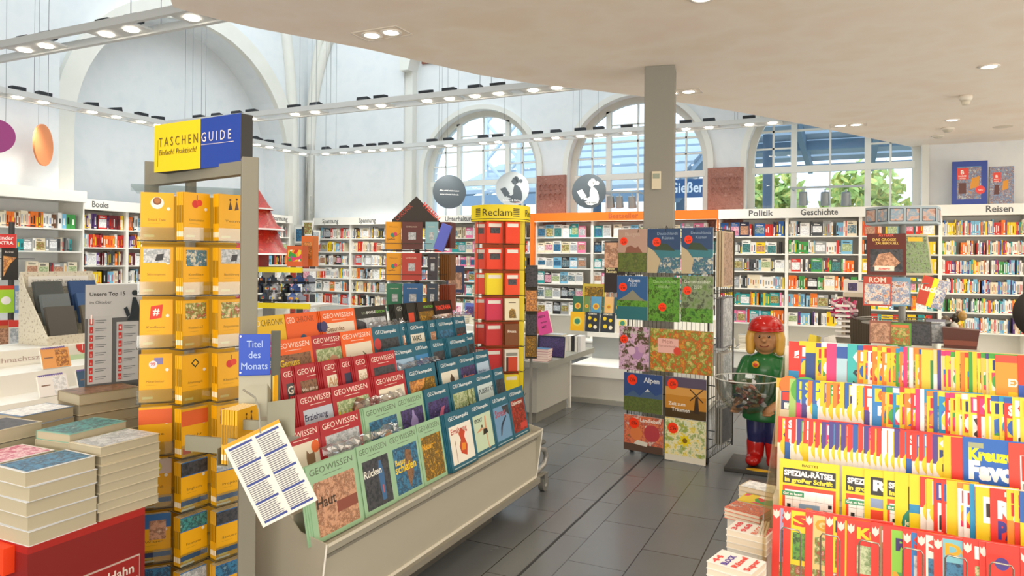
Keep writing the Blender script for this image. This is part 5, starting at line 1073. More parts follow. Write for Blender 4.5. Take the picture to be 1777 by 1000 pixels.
CALS = [
 (1073, 1123, 397, 472, 'pinkish castle calendar, first in the top row', [('r', 0, 0, 1, 1, 'b8988a'), ('n', 0, 0, 1, .45, 'meadow', 10), ('g', [(.25, .45), (.3, .58), (.45, .62), (.6, .56), (.7, .6), (.85, .45)], '8a5a4a'), ('t', 'Burgen', .25, .84, .5, 'c8b0a4')]+STK(.2, .72)),
 (1124, 1181, 396, 474, 'coast calendar with white cliffs, middle of the top row', [('r', 0, 0, 1, 1, '2c4870'), ('n', 0, 0, 1, .4, 'coast', 9), ('r', 0, .35, 1, .52, '3a7a88'), ('g', [(0, 0), (.3, 0), (.4, .3), (.2, .5), (0, .6)], 'c0b090'), ('g', [(.2, .52), (.3, .68), (.6, .66), (.85, .5)], '3a4a34'), ('t', 'Deutschlands', .3, .86, .62, '9ab0c8'), ('t', 'Küsten', .45, .76, .35, '9ab0c8')]+STK(.28, .70)),
 (1183, 1238, 394, 475, 'coast calendar with white cliffs, right end of the top row', [('r', 0, 0, 1, 1, '2c4870'), ('n', 0, 0, 1, .4, 'coast', 9), ('r', 0, .35, 1, .52, '3a7a88'), ('g', [(0, 0), (.3, 0), (.4, .3), (.2, .5), (0, .6)], 'c0b090'), ('g', [(.2, .52), (.3, .68), (.6, .66), (.85, .5)], '3a4a34'), ('t', 'Deutschlands', .3, .86, .62, '9ab0c8'), ('t', 'Küsten', .45, .76, .35, '9ab0c8')]+STK(.22, .74)),
 (1071, 1124, 478, 555, 'blue lake calendar titled Alpen 2020', [('r', 0, 0, 1, 1, '2c6098'), ('g', [(0, .42), (.3, .55), (.52, .68), (.75, .52), (1, .42)], '8a8a78'), ('n', 0, .3, 1, .44, 'forest', 10), ('r', 0, 0, 1, .3, '2a7078'), ('t', 'Alpen', .35, .86, .4, 'e0e8f0', .01), ('t', '2020', .42, .76, .25, 'c0d0e0')]+STK(.2, .74)),
 (1126, 1180, 480, 558, 'green forest calendar with a red sticker low on it', [('n', 0, 0, 1, 1, 'forest', 9), ('t', 'Deutschlands', .15, .86, .75, 'a8c890'), ('t', 'Wälder', .3, .75, .4, 'a8c890')]+STK(.45, .32)),
 (1182, 1238, 478, 560, 'garden calendar titled Gartenzauber 2020', [('n', 0, 0, 1, 1, 'garden', 8), ('n', 0, 0, 1, .3, 'forest', 8), ('t', 'Gartenzauber', .1, .84, .82, 'd0d8c8', .01), ('t', '2020', .4, .73, .25, 'd0d8c8')]+STK(.2, .68)),
 (1075, 1127, 566, 643, 'purple flower calendar titled Rosenpracht', [('n', 0, 0, 1, 1, 'flowers', 8), ('t', 'Rosenpracht', .1, .84, .8, 'b8c8b0', .01), ('c', .6, .4, .2, 'b088b8'), ('c', .42, .45, .13, 'd8b8d0'), ('c', .75, .5, .12, 'c8a0c0')]+STK(.16, .70)),
 (1129, 1238, 572, 648, 'wide garden calendar with a pale pink label', [('n', 0, 0, 1, 1, 'bouquet', 9), ('r', .12, .44, .46, .78, 'e8b8b0'), ('t', 'Mein', .2, .67, .16, 'a86a60'), ('t', 'Gartenkalender', .14, .58, .30, 'a86a60'), ('c', .44, .5, .06, 'd84a3a')]),
 (1083, 1150, 648, 716, 'square mountain calendar titled Alpen', [('r', 0, 0, 1, 1, '34508a')]+mount('4a6488', '', 'meadow')+[('t', 'Alpen', .52, .78, .4, 'e8ecf0', .02)]+STK(.22, .82)),
 (1155, 1226, 655, 727, 'windmill calendar titled Zeit zum Träumen', [('r', 0, 0, 1, 1, 'c88a30'), ('r', 0, .75, 1, 1, '5a5068'), ('r', 0, .55, 1, .75, 'd8a050'), ('r', 0, 0, 1, .22, '4a3818'), ('g', [(.70, .15), (.84, .15), (.80, .55), (.74, .55)], '3a2a1c'), ('g', [(.60, .72), (.62, .74), (.94, .44), (.92, .42)], '3a2a1c'), ('g', [(.62, .44), (.60, .46), (.92, .76), (.94, .74)], '3a2a1c'), ('t', 'Zeit zum', .08, .30, .42, 'f4f0e8', .02), ('t', 'Träumen', .16, .16, .45, 'f4f0e8', .02)]+STK(.18, .82)),
 (1083, 1151, 722, 785, 'country calendar titled Landleben with apples', [('n', 0, 0, 1, 1, 'redflower', 7), ('r', 0, 0, 1, .2, '5a4438'), ('g', [(.25, .2), (.6, .16), (.62, .28), (.35, .32)], 'e0dcd0'), ('c', .32, .5, .16, 'e0824a'), ('c', .72, .55, .2, 'b84048'), ('t', 'Landleben', .42, .84, .52, 'f0f0e8', .02)]+STK(.26, .78)),
 (1154, 1225, 727, 803, 'sunflower calendar titled Blumen', [('n', 0, 0, 1, 1, 'yellowflower', 7), ('r', .0, .0, 1, .14, 'e8e4d4'), ('g', [(.5+.17*math.cos(a)*(1 if k % 2 else .6), .5+.17*math.sin(a)*(1 if k % 2 else .6)) for k, a in enumerate([i*math.pi/9 for i in range(18)])], 'f0d81c'), ('c', .5, .5, .06, '8a6a10'), ('t', 'Blumen', .48, .84, .5, 'e0e8d0', .02)]+STK(.2, .76)),
]
for (a, c_, ta, tb, lab, els) in CALS:
    off = -.03 if ta > 640 else -.04
    xa, za = CLoc(a, ta, off); xb, _ = CLoc(c_, ta, off); _, zb = CLoc((a+c_)/2, tb, off)
    _, za2 = CLoc((a+c_)/2, ta+1, off); wd = xb-xa; hh = za2-zb
    b = MB(); b.box(0, 0, 0, wd, .006, hh, M('d8d4c8', .5)); o = b.build('calendar')
    o.location = Vector((fa.x, fa.y, 0))+Matrix.Rotation(crz, 3, 'Z') @ Vector((xa, off, zb)); o.rotation_euler = (0, 0, crz)
    c = MB(); c.box(0, -.001, 0, wd, 0, hh, M('f0ece4', .4)); art(c, wd, hh, -.0012, els); c.build('cover', o)
    c = MB()
    for k in range(int(wd/.012)): c.tube([(.006+k*.012, -.003, hh-.004), (.006+k*.012, .002, hh+.005), (.006+k*.012, .008, hh-.004)], .0008, M('c8c8c8', .3, .7), 4)
    c.tube([(wd/2-.01, .003, hh), (wd/2, .003, hh+.02), (wd/2+.01, .003, hh)], .0012, M('c8c8c8', .3, .7), 5); c.build('spiral_binding', o)
    tag(o, lab+', on the wire stand', 'calendar', 'calendars on the wire stand')
for k, (z0, z1, nme, col) in enumerate(((1.35, 1.78, 'top', 'd0bc9c'), (.88, 1.27, 'second', '7a7a80'), (.48, .84, 'third', 'b8b4ac'), (.14, .42, 'lowest', '8a8a84'))):
    for j in range(3):
        b = MB(); b.box(CW+.014+.02*j, .13, z0, CW+.028+.02*j, .13+.25, z1, M(col, .5)); b.box(CW+.028+.02*j, .14, z0+.01, CW+.0285+.02*j, .13+.24, z1-.01, pic(('castle', 'mist', 'mist', 'dark')[k], 10)); o = b.build('calendar', None, (fa.x, fa.y, 0), (0, 0, crz))
        tag(o, 'large calendar in the %s bunch on the right side of the wire stand' % nme, 'calendar', 'large calendars in the %s side bunch' % nme)
# ================================================================ the girl statue with the bowl
kp = at_z(1327, 806, 0.03); krz = cam_rz(kp, -.12)
kid = thing('statue', 'painted wooden statue of a girl in red cap and green pullover, holding a bowl', 'statue', (kp.x, kp.y, 0), krz)
def remesh(o, vs=.012, it=6):
    r = o.modifiers.new('r', 'REMESH'); r.mode = 'VOXEL'; r.voxel_size = vs; r.use_smooth_shade = True
    s = o.modifiers.new('s', 'SMOOTH'); s.iterations = it; s.factor = .5; return o
def limb(mb, pts, rs, mt):
    for i in range(len(pts)-1):
        mb.cyl(pts[i], pts[i+1], rs[i], mt, 14, rs[i+1]); mb.ell(pts[i+1], rs[i+1], rs[i+1], rs[i+1], mt, 12, 8)
    mb.ell(pts[0], rs[0], rs[0], rs[0], mt, 12, 8)
SK = M('b8865c', .3); HR = M('d8a848', .35); GR = M('1f6a34', .22); BL = M('24285c', .3); RD = M('b81c18', .15)
b = MB(); b.box(-.26, -.22, 0, .20, .20, .03, M('26241f', .4)); b.build('base', kid, bevel=.004)
b = MB(); b.ell((-.02, -.19, .032), .09, .035, .006, M('d8a820', .4), 20, 6); b.build('base_plate', kid)
HT = Matrix.Translation((0, -.01, .262)) @ Matrix.Diagonal((.72, .74, .715, 1))
b = MB(); b.T = HT
b.ell((0, 0, 1.0), .135, .13, .15, SK); b.ell((0, -.03, .94), .10, .10, .09, SK); b.cyl((0, 0, .76), (0, 0, .92), .07, SK, 16)
b.ell((0, -.135, .99), .028, .035, .026, SK)
remesh(b.build('head', kid), .007, 4)
b = MB()
limb(b, [(-.17, -.16, .53), (-.17, -.26, .49)], [.032, .028], SK); limb(b, [(.12, -.20, .53), (.05, -.29, .49)], [.032, .028], SK)
for hx_, hy_ in ((-.17, -.26), (.05, -.29)):
    b.ell((hx_, hy_, .475), .04, .035, .018, SK)
    for f in range(4): limb(b, [(hx_-.022+.015*f, hy_-.02, .47), (hx_-.024+.016*f, hy_-.06, .466), (hx_-.024+.016*f, hy_-.075+abs(f-1.5)*.006, .472)], [.010, .009, .008], SK)
    limb(b, [(hx_+.03, hy_, .475), (hx_+.045, hy_-.03, .482)], [.011, .009], SK)
remesh(b.build('hands', kid), .008, 3)
b = MB(); b.T = HT
for s in (-1, 1): b.ell((s*.048, -.122, 1.025), .011, .012, .014, M('1a120c', .2)); b.ell((s*.048-.003, -.132, 1.030), .003, .003, .004, M('f4f4f0', .2))
b.tube([(-.045, -.122, .935), (-.025, -.134, .925), (0, -.138, .922), (.025, -.134, .925), (.045, -.122, .935)], .0045, M('7a2a1c', .4), 8); b.build('face_paint', kid)
b = MB(); b.T = HT
b.ell((0, .03, 1.03), .155, .135, .15, HR)
for s in (-1, 1): limb(b, [(s*.12, -.02, 1.10), (s*.148, -.03, 1.0), (s*.146, -.03, .87)], [.05, .05, .046], HR)
for k in range(9):
    a = -1.0+.25*k; limb(b, [(.12*math.sin(a), -.10*math.cos(a)-.01, 1.13), (.135*math.sin(a), -.118*math.cos(a)-.012, 1.085)], [.028, .018], HR)
b.ell((0, .08, .93), .14, .09, .12, HR)
remesh(b.build('hair', kid), .008, 3)
b = MB(); b.T = HT
b.lathe([(.165, 1.075), (.175, 1.10), (.168, 1.14), (.145, 1.185), (.11, 1.215), (.06, 1.235), (0, 1.24)], RD, 28)
b.tube([(.170*math.cos(a), .168*math.sin(a), 1.085) for a in [i*math.pi/12 for i in range(24)]], .010, RD, 8, closed=True)
b.build('cap', kid)
b = MB()
b.lathe([(.05, .875), (.07, .865), (.115, .835), (.150, .76), (.150, .62), (.155, .50), (.168, .385), (.165, .368), (.10, .36), (0, .36)], GR, 30, sy=.82); b.ell((0, 0, .86), .066, .06, .025, GR)
limb(b, [(-.125, 0, .79), (-.175, -.07, .65), (-.168, -.155, .54)], [.058, .055, .042], GR)
limb(b, [(.125, 0, .79), (.180, -.08, .65), (.13, -.19, .54)], [.058, .055, .042], GR)
remesh(b.build('pullover', kid), .012, 8)
b = MB(); b.ell((-.055, -.128, .79), .026, .008, .026, M('e0a020', .4)); b.ell((-.055, -.135, .788), .015, .004, .013, M('c83020', .4)); b.build('badge', kid)
b = MB(); limb(b, [(-.06, 0, .42), (-.062, -.01, .28), (-.065, 0, .17)], [.078, .07, .058], BL); limb(b, [(.06, 0, .42), (.062, -.01, .28), (.065, 0, .17)], [.078, .07, .058], BL)
remesh(b.build('trousers', kid), .012, 4)
for s in (-1, 1):
    b = MB(); limb(b, [(s*.066, .0, .19), (s*.068, .0, .10)], [.068, .062], RD); b.ell((s*.074, -.04, .075), .060, .11, .045, RD); b.ell((s*.076, -.09, .072), .054, .056, .042, RD); remesh(b.build('boot', kid), .010, 4)
# clear bowl of sweets
bc = (-.085, -.36, .475)
f = Matrix.Translation((kp.x, kp.y, 0)) @ Matrix.Rotation(krz, 4, 'Z'); bw = f @ Vector(bc)
bowl = thing('bowl', 'large clear plastic bowl of wrapped sweets held by the statue', 'bowl', tuple(bw), krz)
b = MB(); BWM = glassmat('clear_bowl', 'f2f2f0', .09, .05)
b.lathe([(0, .0), (.07, .003), (.13, .03), (.178, .09), (.208, .165), (.218, .245)], BWM, 36); b.lathe([(.214, .245), (.204, .165), (.174, .094), (.127, .036), (.068, .009), (0, .006)], BWM, 36)
b.tube([(.218*math.cos(a), .218*math.sin(a), .245) for a in [i*math.pi/18 for i in range(36)]], .004, M('d8d8d4', .2), 8, closed=True); b.build('shell', bowl)
rr = random.Random(3); SC = [('7a2a20', 'red-brown'), ('3a4a2a', 'dark green'), ('8a6a3a', 'golden brown'), ('5a3a24', 'brown'), ('a86a5a', 'pinkish'), ('c8ccd4', 'silver'), ('2a3a4a', 'dark blue')]
for k in range(34):
    a = rr.uniform(0, 6.28); q = rr.uniform(0, .13); z = .04+.034*(k//7)+q*.25; p = bw+Vector((q*math.cos(a), q*math.sin(a), z)); cc = SC[k % 7] if k != 33 else SC[5]
    b = MB(); s = .024; b.box(-s, -s*.6, -s*.35, s, s*.6, s*.35, M(cc[0], .3))
    b.add([(-s, 0, 0), (-s*1.7, s*.6, .004), (-s*1.7, -s*.6, -.004)], [(0, 1, 2)], M(cc[0], .3)); b.add([(s, 0, 0), (s*1.7, s*.6, .004), (s*1.7, -s*.6, -.004)], [(0, 2, 1)], M(cc[0], .3))
    o = b.build('sweet', None, tuple(p), (rr.uniform(-.6, .6), rr.uniform(-.6, .6), rr.uniform(0, 6))); tag(o, cc[1]+' wrapped sweet in the clear bowl', 'sweet', cc[1]+' sweets in the bowl')
# ================================================================ display island and grey book table in the middle
isl = thing('display_island', 'low white display island with a grey front in front of the Bestseller case', 'display island', (-2.76, 7.35, 0))
b = MB(); b.box(0, 0, 0, 1.45, 1.6, .05, M('a8a8a0', .6)); b.box(0, .03, .05, 1.45, 1.6, .29, WH2); b.box(-.0, -.02, .29, 1.45, 1.6, .405, WHITE); b.build('plinth', isl)
b = MB(); b.box(.04, .62, .405, 1.45, 1.5, .66, M('a0a4a4', .6)); b.build('grey_core', isl)
b = MB(); b.box(.0, .55, .66, 1.45, 1.5, .71, WHITE); b.box(.1, .80, .71, 1.4, 1.5, .89, WHITE); b.build('stepped_top', isl)
def standing(x, y, z, w, h, t_, rz, lean, col, els, label, group): return small_book(w, h, t_, col, els, label, group, (x, y, z), rz, lean, 'cookbook' if 'cookbook' in label else 'book')
plate = [('c', .5, .5, .32, 'e8d860'), ('c', .5, .5, .2, '3a8a70')]
egg = [('c', .3, .7, .13, 'e8c828'), ('c', .7, .62, .12, 'e8c828'), ('c', .35, .3, .14, 'e8c828'), ('c', .72, .25, .13, 'f0e8d0'), ('t', 'GEMÜSE', .2, .88, .6, 'f0e8d0', .02)]
for k, (px0, px1, col, els, d) in enumerate(((989, 1013, 'f0b818', plate, 'yellow cookbook with a ring, front row of the island'), (1015, 1039, '2a3038', egg, 'dark cookbook with yellow dots, left of its twin'), (1041, 1066, '2a3038', egg, 'dark cookbook with yellow dots, right of its twin'), (1069, 1090, 'e8e0d0', plate, 'pale cookbook beside the dark twins'))):
    a = at_y(px0, 577, 7.94); c = at_y(px1, 577, 7.94); standing((a.x+c.x)/2, 7.95, .712, c.x-a.x, .225, .02, 0, .12, col, els, d, 'cookbooks on the island')
for k, (px0, px1, col, p, d) in enumerate(((993, 1010, '2f6a50', 'gold', 'green and yellow'), (1012, 1022, '6a8a50', 'green', 'slim green'), (1024, 1042, '5a9ac0', 'food', 'light blue'), (1044, 1047, '2f6a60', 'teal', 'narrow teal'), (1048, 1063, 'e8b878', 'food', 'peach'), (1065, 1080, '2a5a60', 'teal', 'teal'))):
    a = at_y(px0, 545, 8.2); c = at_y(px1, 545, 8.2); standing((a.x+c.x)/2, 8.22, .892, c.x-a.x, .215, .02, 0, .12, col, [('c', .5, .45, .3, 'e8c040'), ('c', .5, .45, .18, 'c87a30')], d+' cookbook in the back row of the island', 'cookbooks on the island back row')
a = at_y(1030, 515, 8.5); standing(a.x, 8.5, .892, .30, .36, .03, 0, .1, 'c8b040', [('n', .1, .1, .9, .9, 'gold', 8)], 'large mustard book standing at the back of the island', None)
a = at_y(1064, 460, 8.3)
b = MB(); b.box(-.13, 0, 0, .13, .006, .62, M('2a1c1a', .5)); b.box(-.13, -.001, .3, .13, 0, .6, pic('skin', 5)); t_lab = [('t', 'Neues', .5, .3, .4, 'e8d8a0')]
art(b, .26, .62, -.0015, [('t', 'Hände', .1, .44, .4, 'e8d8a0', .02), ('t', 'Roman', .1, .38, .5, 'e8d8a0', .02)], -.13)
tag(b.build('poster', None, (a.x+.02, 8.3, 1.16)), 'dark poster with clasped hands, left of the calendars', 'poster')
b = MB(); b.box(a.x+.0, 8.31, .89, a.x+.03, 8.33, 1.7, M('8a8a88', .5)); tag(b.build('poster_pole'), 'thin grey pole holding the poster with hands', 'pole')
tb = thing('book_table', 'grey-fronted book table right of the yellow drum stand', 'table', (-2.5, 6.07, 0))
b = MB(); b.box(-1.7, 0, .545, 0, 1.32, .60, M('8f8f86', .55)); b.build('tabletop', tb)
b = MB(); b.box(-1.66, .12, .10, -.16, .98, .545, M('b2b0a6', .55)); b.box(-1.64, .15, 0, -.18, .95, .10, M('7f7d74', .6)); b.build('body', tb)
b = MB(); b.box(-.17, .96, .0, -.14, .99, .545, WHITE); b.build('corner_strip', tb)
stack(-2.63, 6.2, .60, 5, .19, .13, .022, .05, ['c88a90', 'b87a84'], 'five-book pinkish stack at the near corner of the grey table', 'blue', pages='f0dcd4')
stack(-2.98, 6.62, .60, 8, .20, .14, .020, .1, ['c0987a', 'b88a6a'], 'peach stack behind the yellow drum stand', 'garden', pages='e8c8b0')
for k in range(5): b = MB(); b.box(0, 0, 0, .014, .15, .2, M(['e8e8e8', 'c04a50', 'd8dce8', 'b83a44', 'e8e8e8'][k], .5)); tag(b.build('book', None, (-2.86+.016*k, 6.2, .60)), 'white and red upright book at the left of the pinkish stack', 'book', 'upright books left of the pinkish stack')
for k in range(2): standing(-2.62-.02*k, 6.45+.03*k, .602, .28, .20, .02, .0, .1, '1f2348', [('n', .05, .05, .95, .95, 'purple', 40)], 'night-blue starry picture book, %s of two behind the pinkish stack' % ('front', 'rear')[k], 'starry books')
for k in range(5): b = MB(); b.box(0, 0, 0, .03, .15, .16, M(['e8e4dc', 'e8e4dc', '2a2c30', 'f0eee8', 'dcdcdc'][k], .5)); tag(b.build('book', None, (-2.49-.035*(4-k)+.0-.04, 6.95, .60)), 'thick %s book standing at the far right corner of the grey table' % ['white', 'white', 'black', 'white', 'pale grey'][k], 'book', 'thick books at the table corner' if k in (0, 1, 3) else None)
stack(-2.66, 6.62, .60, 4, .15, .14, .030, 0, ['e8e4dc', 'f0eee8'], 'white block-like stack at the middle of the grey table', None)
stack(-2.85, 7.1, .60, 7, .22, .16, .022, .05, ['a8c8d8', 'dce4e8'], 'pale blue-topped stack at the back of the grey table', 'mist')
for k, (x, c, l) in enumerate(((-2.90, 'e04a98', 'pink book with dark lettering leaning on the grey table'), (-2.99, 'b85a38', 'rust book leaning behind the pink one'))):
    o = small_book(.15, .24, .025, c, [('t', 'MEIN', .2, .75, .5, '6a1a4a', .03), ('t', 'MANN', .3, .5, .45, '6a1a4a', .03), ('t', 'MIT', .3, .28, .35, '6a1a4a', .03)] if k == 0 else [], l, None, (x, 7.0+.04*k, .76), .1, .1); o.rotation_euler = (-.1, -.28+.5*k*0, .1)
b = MB(); b.box(-3.2, 6.92, .602, -2.98, 7.06, .755, M('e8e4dc', .6)); tag(b.build('book_box'), 'white box under the leaning pink book', 'box')
# ================================================================ tables and toy stand behind the magazine rack
tb2 = thing('book_table', 'white table of book stacks behind the magazine rack', 'table', (-5.9, 5.6, 0))
b = MB(); b.box(-1.2, 0, .68, 1.25, 1.3, .74, WHITE); b.build('tabletop', tb2)
for x in (-1.1, 1.1): b = MB(); b.box(x-.03, .1, 0, x+.03, 1.2, .68, WH2); b.build('leg', tb2)
cc = [['e8e4dc', '8ab0c8'], ['c8b088', 'e8e4dc'], ['e8e4dc', 'c85a4a'], ['5a7a9a', 'e8e4dc'], ['e8e4dc'], ['b8c8a8', 'e8e4dc'], ['3a4a5a', 'e8e4dc'], ['e8d8b8']]
for k in range(8):
    stack(-6.85+.29*k, 5.78, .74, 5+(k % 2), .2, .15, .024, R.uniform(-.15, .15), cc[k], '%s stack from left, near row of the white table' % nth(k), ['white', 'mist', 'pink', 'food', 'blue'][k % 5])
    if k > 4: stack(-6.85+.29*k, 6.3, .74, 4, .2, .15, .026, R.uniform(-.15, .15), cc[7-k], '%s stack from left, far row of the white table' % nth(k), ['mist', 'food', 'teal', 'white'][k % 4])
tb3 = thing('book_table', 'small white table of picture books between the two revolving stands', 'table', (-4.3, 7.45, 0))
b = MB(); b.box(-.9, 0, .70, .7, .9, .76, WHITE); b.build('tabletop', tb3)
for x in (-.8, .6): b = MB(); b.box(x-.03, .1, 0, x+.03, .8, .70, WH2); b.build('leg', tb3)
for k, (c, n_, p) in enumerate((('e8d828', 'yellow', 'candy'), ('4aa8c8', 'sky blue', 'teal'), ('e8e0e8', 'pale', 'pink'), ('5a6ab0', 'violet', 'purple'), ('d8e8d8', 'mint', 'green'), ('c86a4a', 'rust', 'food'))):
    standing(-5.05+.22*k, 8.05, .762, .18, .22, .02, 0, .12, c, [('n', .1, .1, .9, .8, p, 14)], n_+' picture book standing at the back of the small table', 'picture books on the small table')
    stack(-5.05+.25*k, 7.65, .762, 3+k % 2, .2, .16, .025, R.uniform(-.2, .2), [c, 'e8e4dc'], '%s stack from left, small picture book table' % nth(k), p)
p = at_d(790, 470, 7.2)
b = MB(); b.box(-.09, 0, 0, .09, .01, .27, M('2a3860', .5)); b.box(-.07, -.002, .03, .07, 0, .2, pic('skin', 9)); b.cyl((0, .02, -.608), (0, .02, .1), .008, M('8a8a88', .4), 8); tag(b.build('poster', None, (p.x, p.y, 1.21), (0, 0, .3)), 'small blue portrait poster on a thin pole left of the yellow drum stand', 'poster')
# toy stand with yellow shelves
sp = at_d(452, 455, 7.0); st_ = thing('toy_stand', 'toy stand with yellow shelf edges behind the grey post', 'display stand', (sp.x, sp.y, 0), .25)
for nme, z in (('lower', 1.115), ('upper', 1.455)):
    w1 = .54 if z > 1.3 else .62
    b = MB(); b.box(-.5, -.2, z-.05, w1, -.18, z, M('f4dc10', .4)); b.box(-.5, -.18, z-.04, w1, .3, z-.02, M('e8e4dc', .5)); b.build('shelf', st_)
b = MB(); b.box(.0, .05, 0, .09, .12, 1.42, M('9a9a96', .5)); b.box(-.4, -.1, 0, .4, .25, .06, M('9a9a96', .5)); b.build('post', st_)
def SP(x, y, z): v = Matrix.Rotation(.25, 3, 'Z') @ Vector((x, y, 0)); return (sp.x+v.x, sp.y+v.y, z)
# red felt tree shape
b = MB(); REDP = nmat('red_printed_card', ('b82a1c', 'c8341f', 'a8241a', 'd86a4a'), scale=22)
for z0, z1, r0, r1 in ((0, .30, .38, .16), (.24, .50, .28, .09), (.44, .66, .17, .0)): b.lathe([(r0, z0), (r0*.72, z0+(z1-z0)*.25), (r1+.02, z1)], REDP, 20); b.lathe([(r0+.002, z0), (r0*.97, z0+.015)], M('f0e8e0', .5), 20)
o = b.build('christmas_tree_decoration', None, SP(-.06, .0, 1.57)); tag(o, 'red patterned cone-shaped tree with white edges on the upper yellow shelf', 'decoration')
b = MB(); b.box(-.34, -.15, 0, .1, .16, .115, REDP); tag(b.build('gift_box', None, SP(-.1, .0, 1.455), (0, 0, .25)), 'wide red box under the tree decoration', 'box')
for k, (x, y, z, w, h, c, l, pl__) in enumerate(((-.02, -.12, 1.46, .24, .10, 'a82a20', 'red tin with a picture band on the upper yellow shelf', 'mist'), (.42, -.05, 1.46, .16, .2, 'd8602a', 'orange toy box at the right of the upper yellow shelf', 'candy'), (.44, .16, 1.46, .12, .30, 'e07830', 'tall orange box behind the toy box', 'orange'),
    (-.22, -.1, 1.117, .22, .17, 'b8342a', 'red bag with a clear window on the lower yellow shelf', 'pink'), (-.40, -.02, 1.12, .16, .26, 'd0453a', 'red toy box at the left of the lower shelf', 'red'))):
    b = MB(); b.box(-w/2, -.06, 0, w/2, .06, h, M(c, .4)); b.box(-w*.42, -.062, h*.25, w*.42, -.06, h*.8, pic(pl__, 24)); tag(b.build('toy_box', None, SP(x, y-.02 if k == 0 else y, z+.0), (0, 0, .25)), l, 'box')
rr = random.Random(9); TC = [('26304a', 'navy'), ('3a4a60', 'slate blue'), ('c8ccd8', 'pale grey'), ('1c2024', 'black'), ('4a6ab0', 'blue'), ('8a94a8', 'grey-blue')]
for k in range(18):
    cc_, nm = TC[k % 6]; x = -.02+.10*(k % 6)+rr.uniform(-.02, .02); lv = k//6; z = 1.118+lv*.085; w = rr.uniform(.06, .1)
    b = MB(); b.box(-w/2, -.04, 0, w/2, .04, .06, M(cc_, .35)); b.ell((0, 0, .06), w*.42, .035, .03, M(cc_, .3), 12, 6); b.cyl((-w*.3, -.045, .015), (-w*.3, .045, .015), .015, M('1c1c20', .4), 10); b.cyl((w*.3, -.045, .015), (w*.3, .045, .015), .015, M('1c1c20', .4), 10); b.box(-w*.3, -.042, .03, w*.2, -.04, .05, pic('candy', 60))
    tag(b.build('toy_vehicle', None, SP(x, -.08+.08*lv, z), (0, 0, .25+rr.uniform(-.4, .4))), nm+' toy vehicle heaped on the lower yellow shelf', 'toy', nm+' toy vehicles')
# card rack in the corner
cp = at_d(525, 470, 9.3); ct = thing('card_rack', 'black revolving card rack in the far left corner', 'card rack', (cp.x, cp.y, 0), cam_rz(cp))
b = MB(); b.cyl((0, 0, 0), (0, 0, 1.95), .015, M('2a2a2a', .5), 8); b.lathe([(0, .03), (.25, .02), (.26, 0)], M('2a2a2a', .5), 20); b.build('column', ct)
b = MB(); b.box(-.10, -.1, 1.55, .12, -.09, 1.71, M('201c1e', .5)); b.add([(.0+.05*math.cos(a)*(1 if i % 2 else .5), -.101, 1.62+.05*math.sin(a)*(1 if i % 2 else .5)) for i, a in enumerate([j*math.pi/8 for j in range(16)])], [tuple(range(16))], M('d82a2a', .5)); b.box(-.08, -.101, 1.675, .1, -.1, 1.695, M('d8d8d8', .5)); b.build('header', ct)
for r_ in range(6):
    for c_ in range(4):
        b = MB(); b.box(0, 0, 0, .07, .01, .125, pic(['dark', 'mist', 'red', 'dark', 'pink', 'white'][(r_*2+c_) % 6], 30)); q = Matrix.Rotation(cam_rz(cp), 3, 'Z') @ Vector((-.15+.08*c_, -.1, 0)); tag(b.build('greeting_card', None, (cp.x+q.x, cp.y+q.y, 1.40-.15*r_), (0, 0, cam_rz(cp))), 'greeting card, %s from left in the %s row of the black card rack' % (nth(c_), nth(r_)), 'card', 'cards on the black card rack')
b = MB()
for r_ in range(6): b.tube([(-.18, -.12, 1.40-.15*r_), (.18, -.12, 1.40-.15*r_)], .004, M('2a2a2a', .5), 6); b.tube([(-.18, -.12, 1.40-.15*r_), (0, 0, 1.40-.15*r_), (.18, -.12, 1.40-.15*r_)], .004, M('2a2a2a', .5), 6)
b.build('wire_tier', ct)
# slatted corner panel with cards
b = MB(); b.box(XL+.02, 10.3, 0, XL+.35, 10.33, 2.15, WH2)
for k in range(8): b.box(XL+.02, 10.295, .5+.2*k, XL+.35, 10.30, .507+.2*k, M('9a9a94', .6))
tag(b.build('slat_panel'), 'white slatted panel in the corner between the Spannung bookcases', 'panel')
for k, (px, py, w, h, pp) in enumerate(((520, 408, .24, .30, 'blue'), (534, 396, .26, .28, 'food'), (548, 412, .18, .26, 'mist'))):
    p = at_y(px, py, 10.24); b = MB(); b.box(-w/2, 0, -h/2, w/2, .012, h/2, M('f0eee8', .5)); b.box(-w*.36, -.002, -h*.38, w*.36, 0, h*.36, pic(pp, 14)); tag(b.build('postcard_pocket', None, tuple(p), (0, R.uniform(-.1, .1), 0)), ['blue', 'orange', 'grey'][k]+' picture card on the slatted corner panel', 'card')
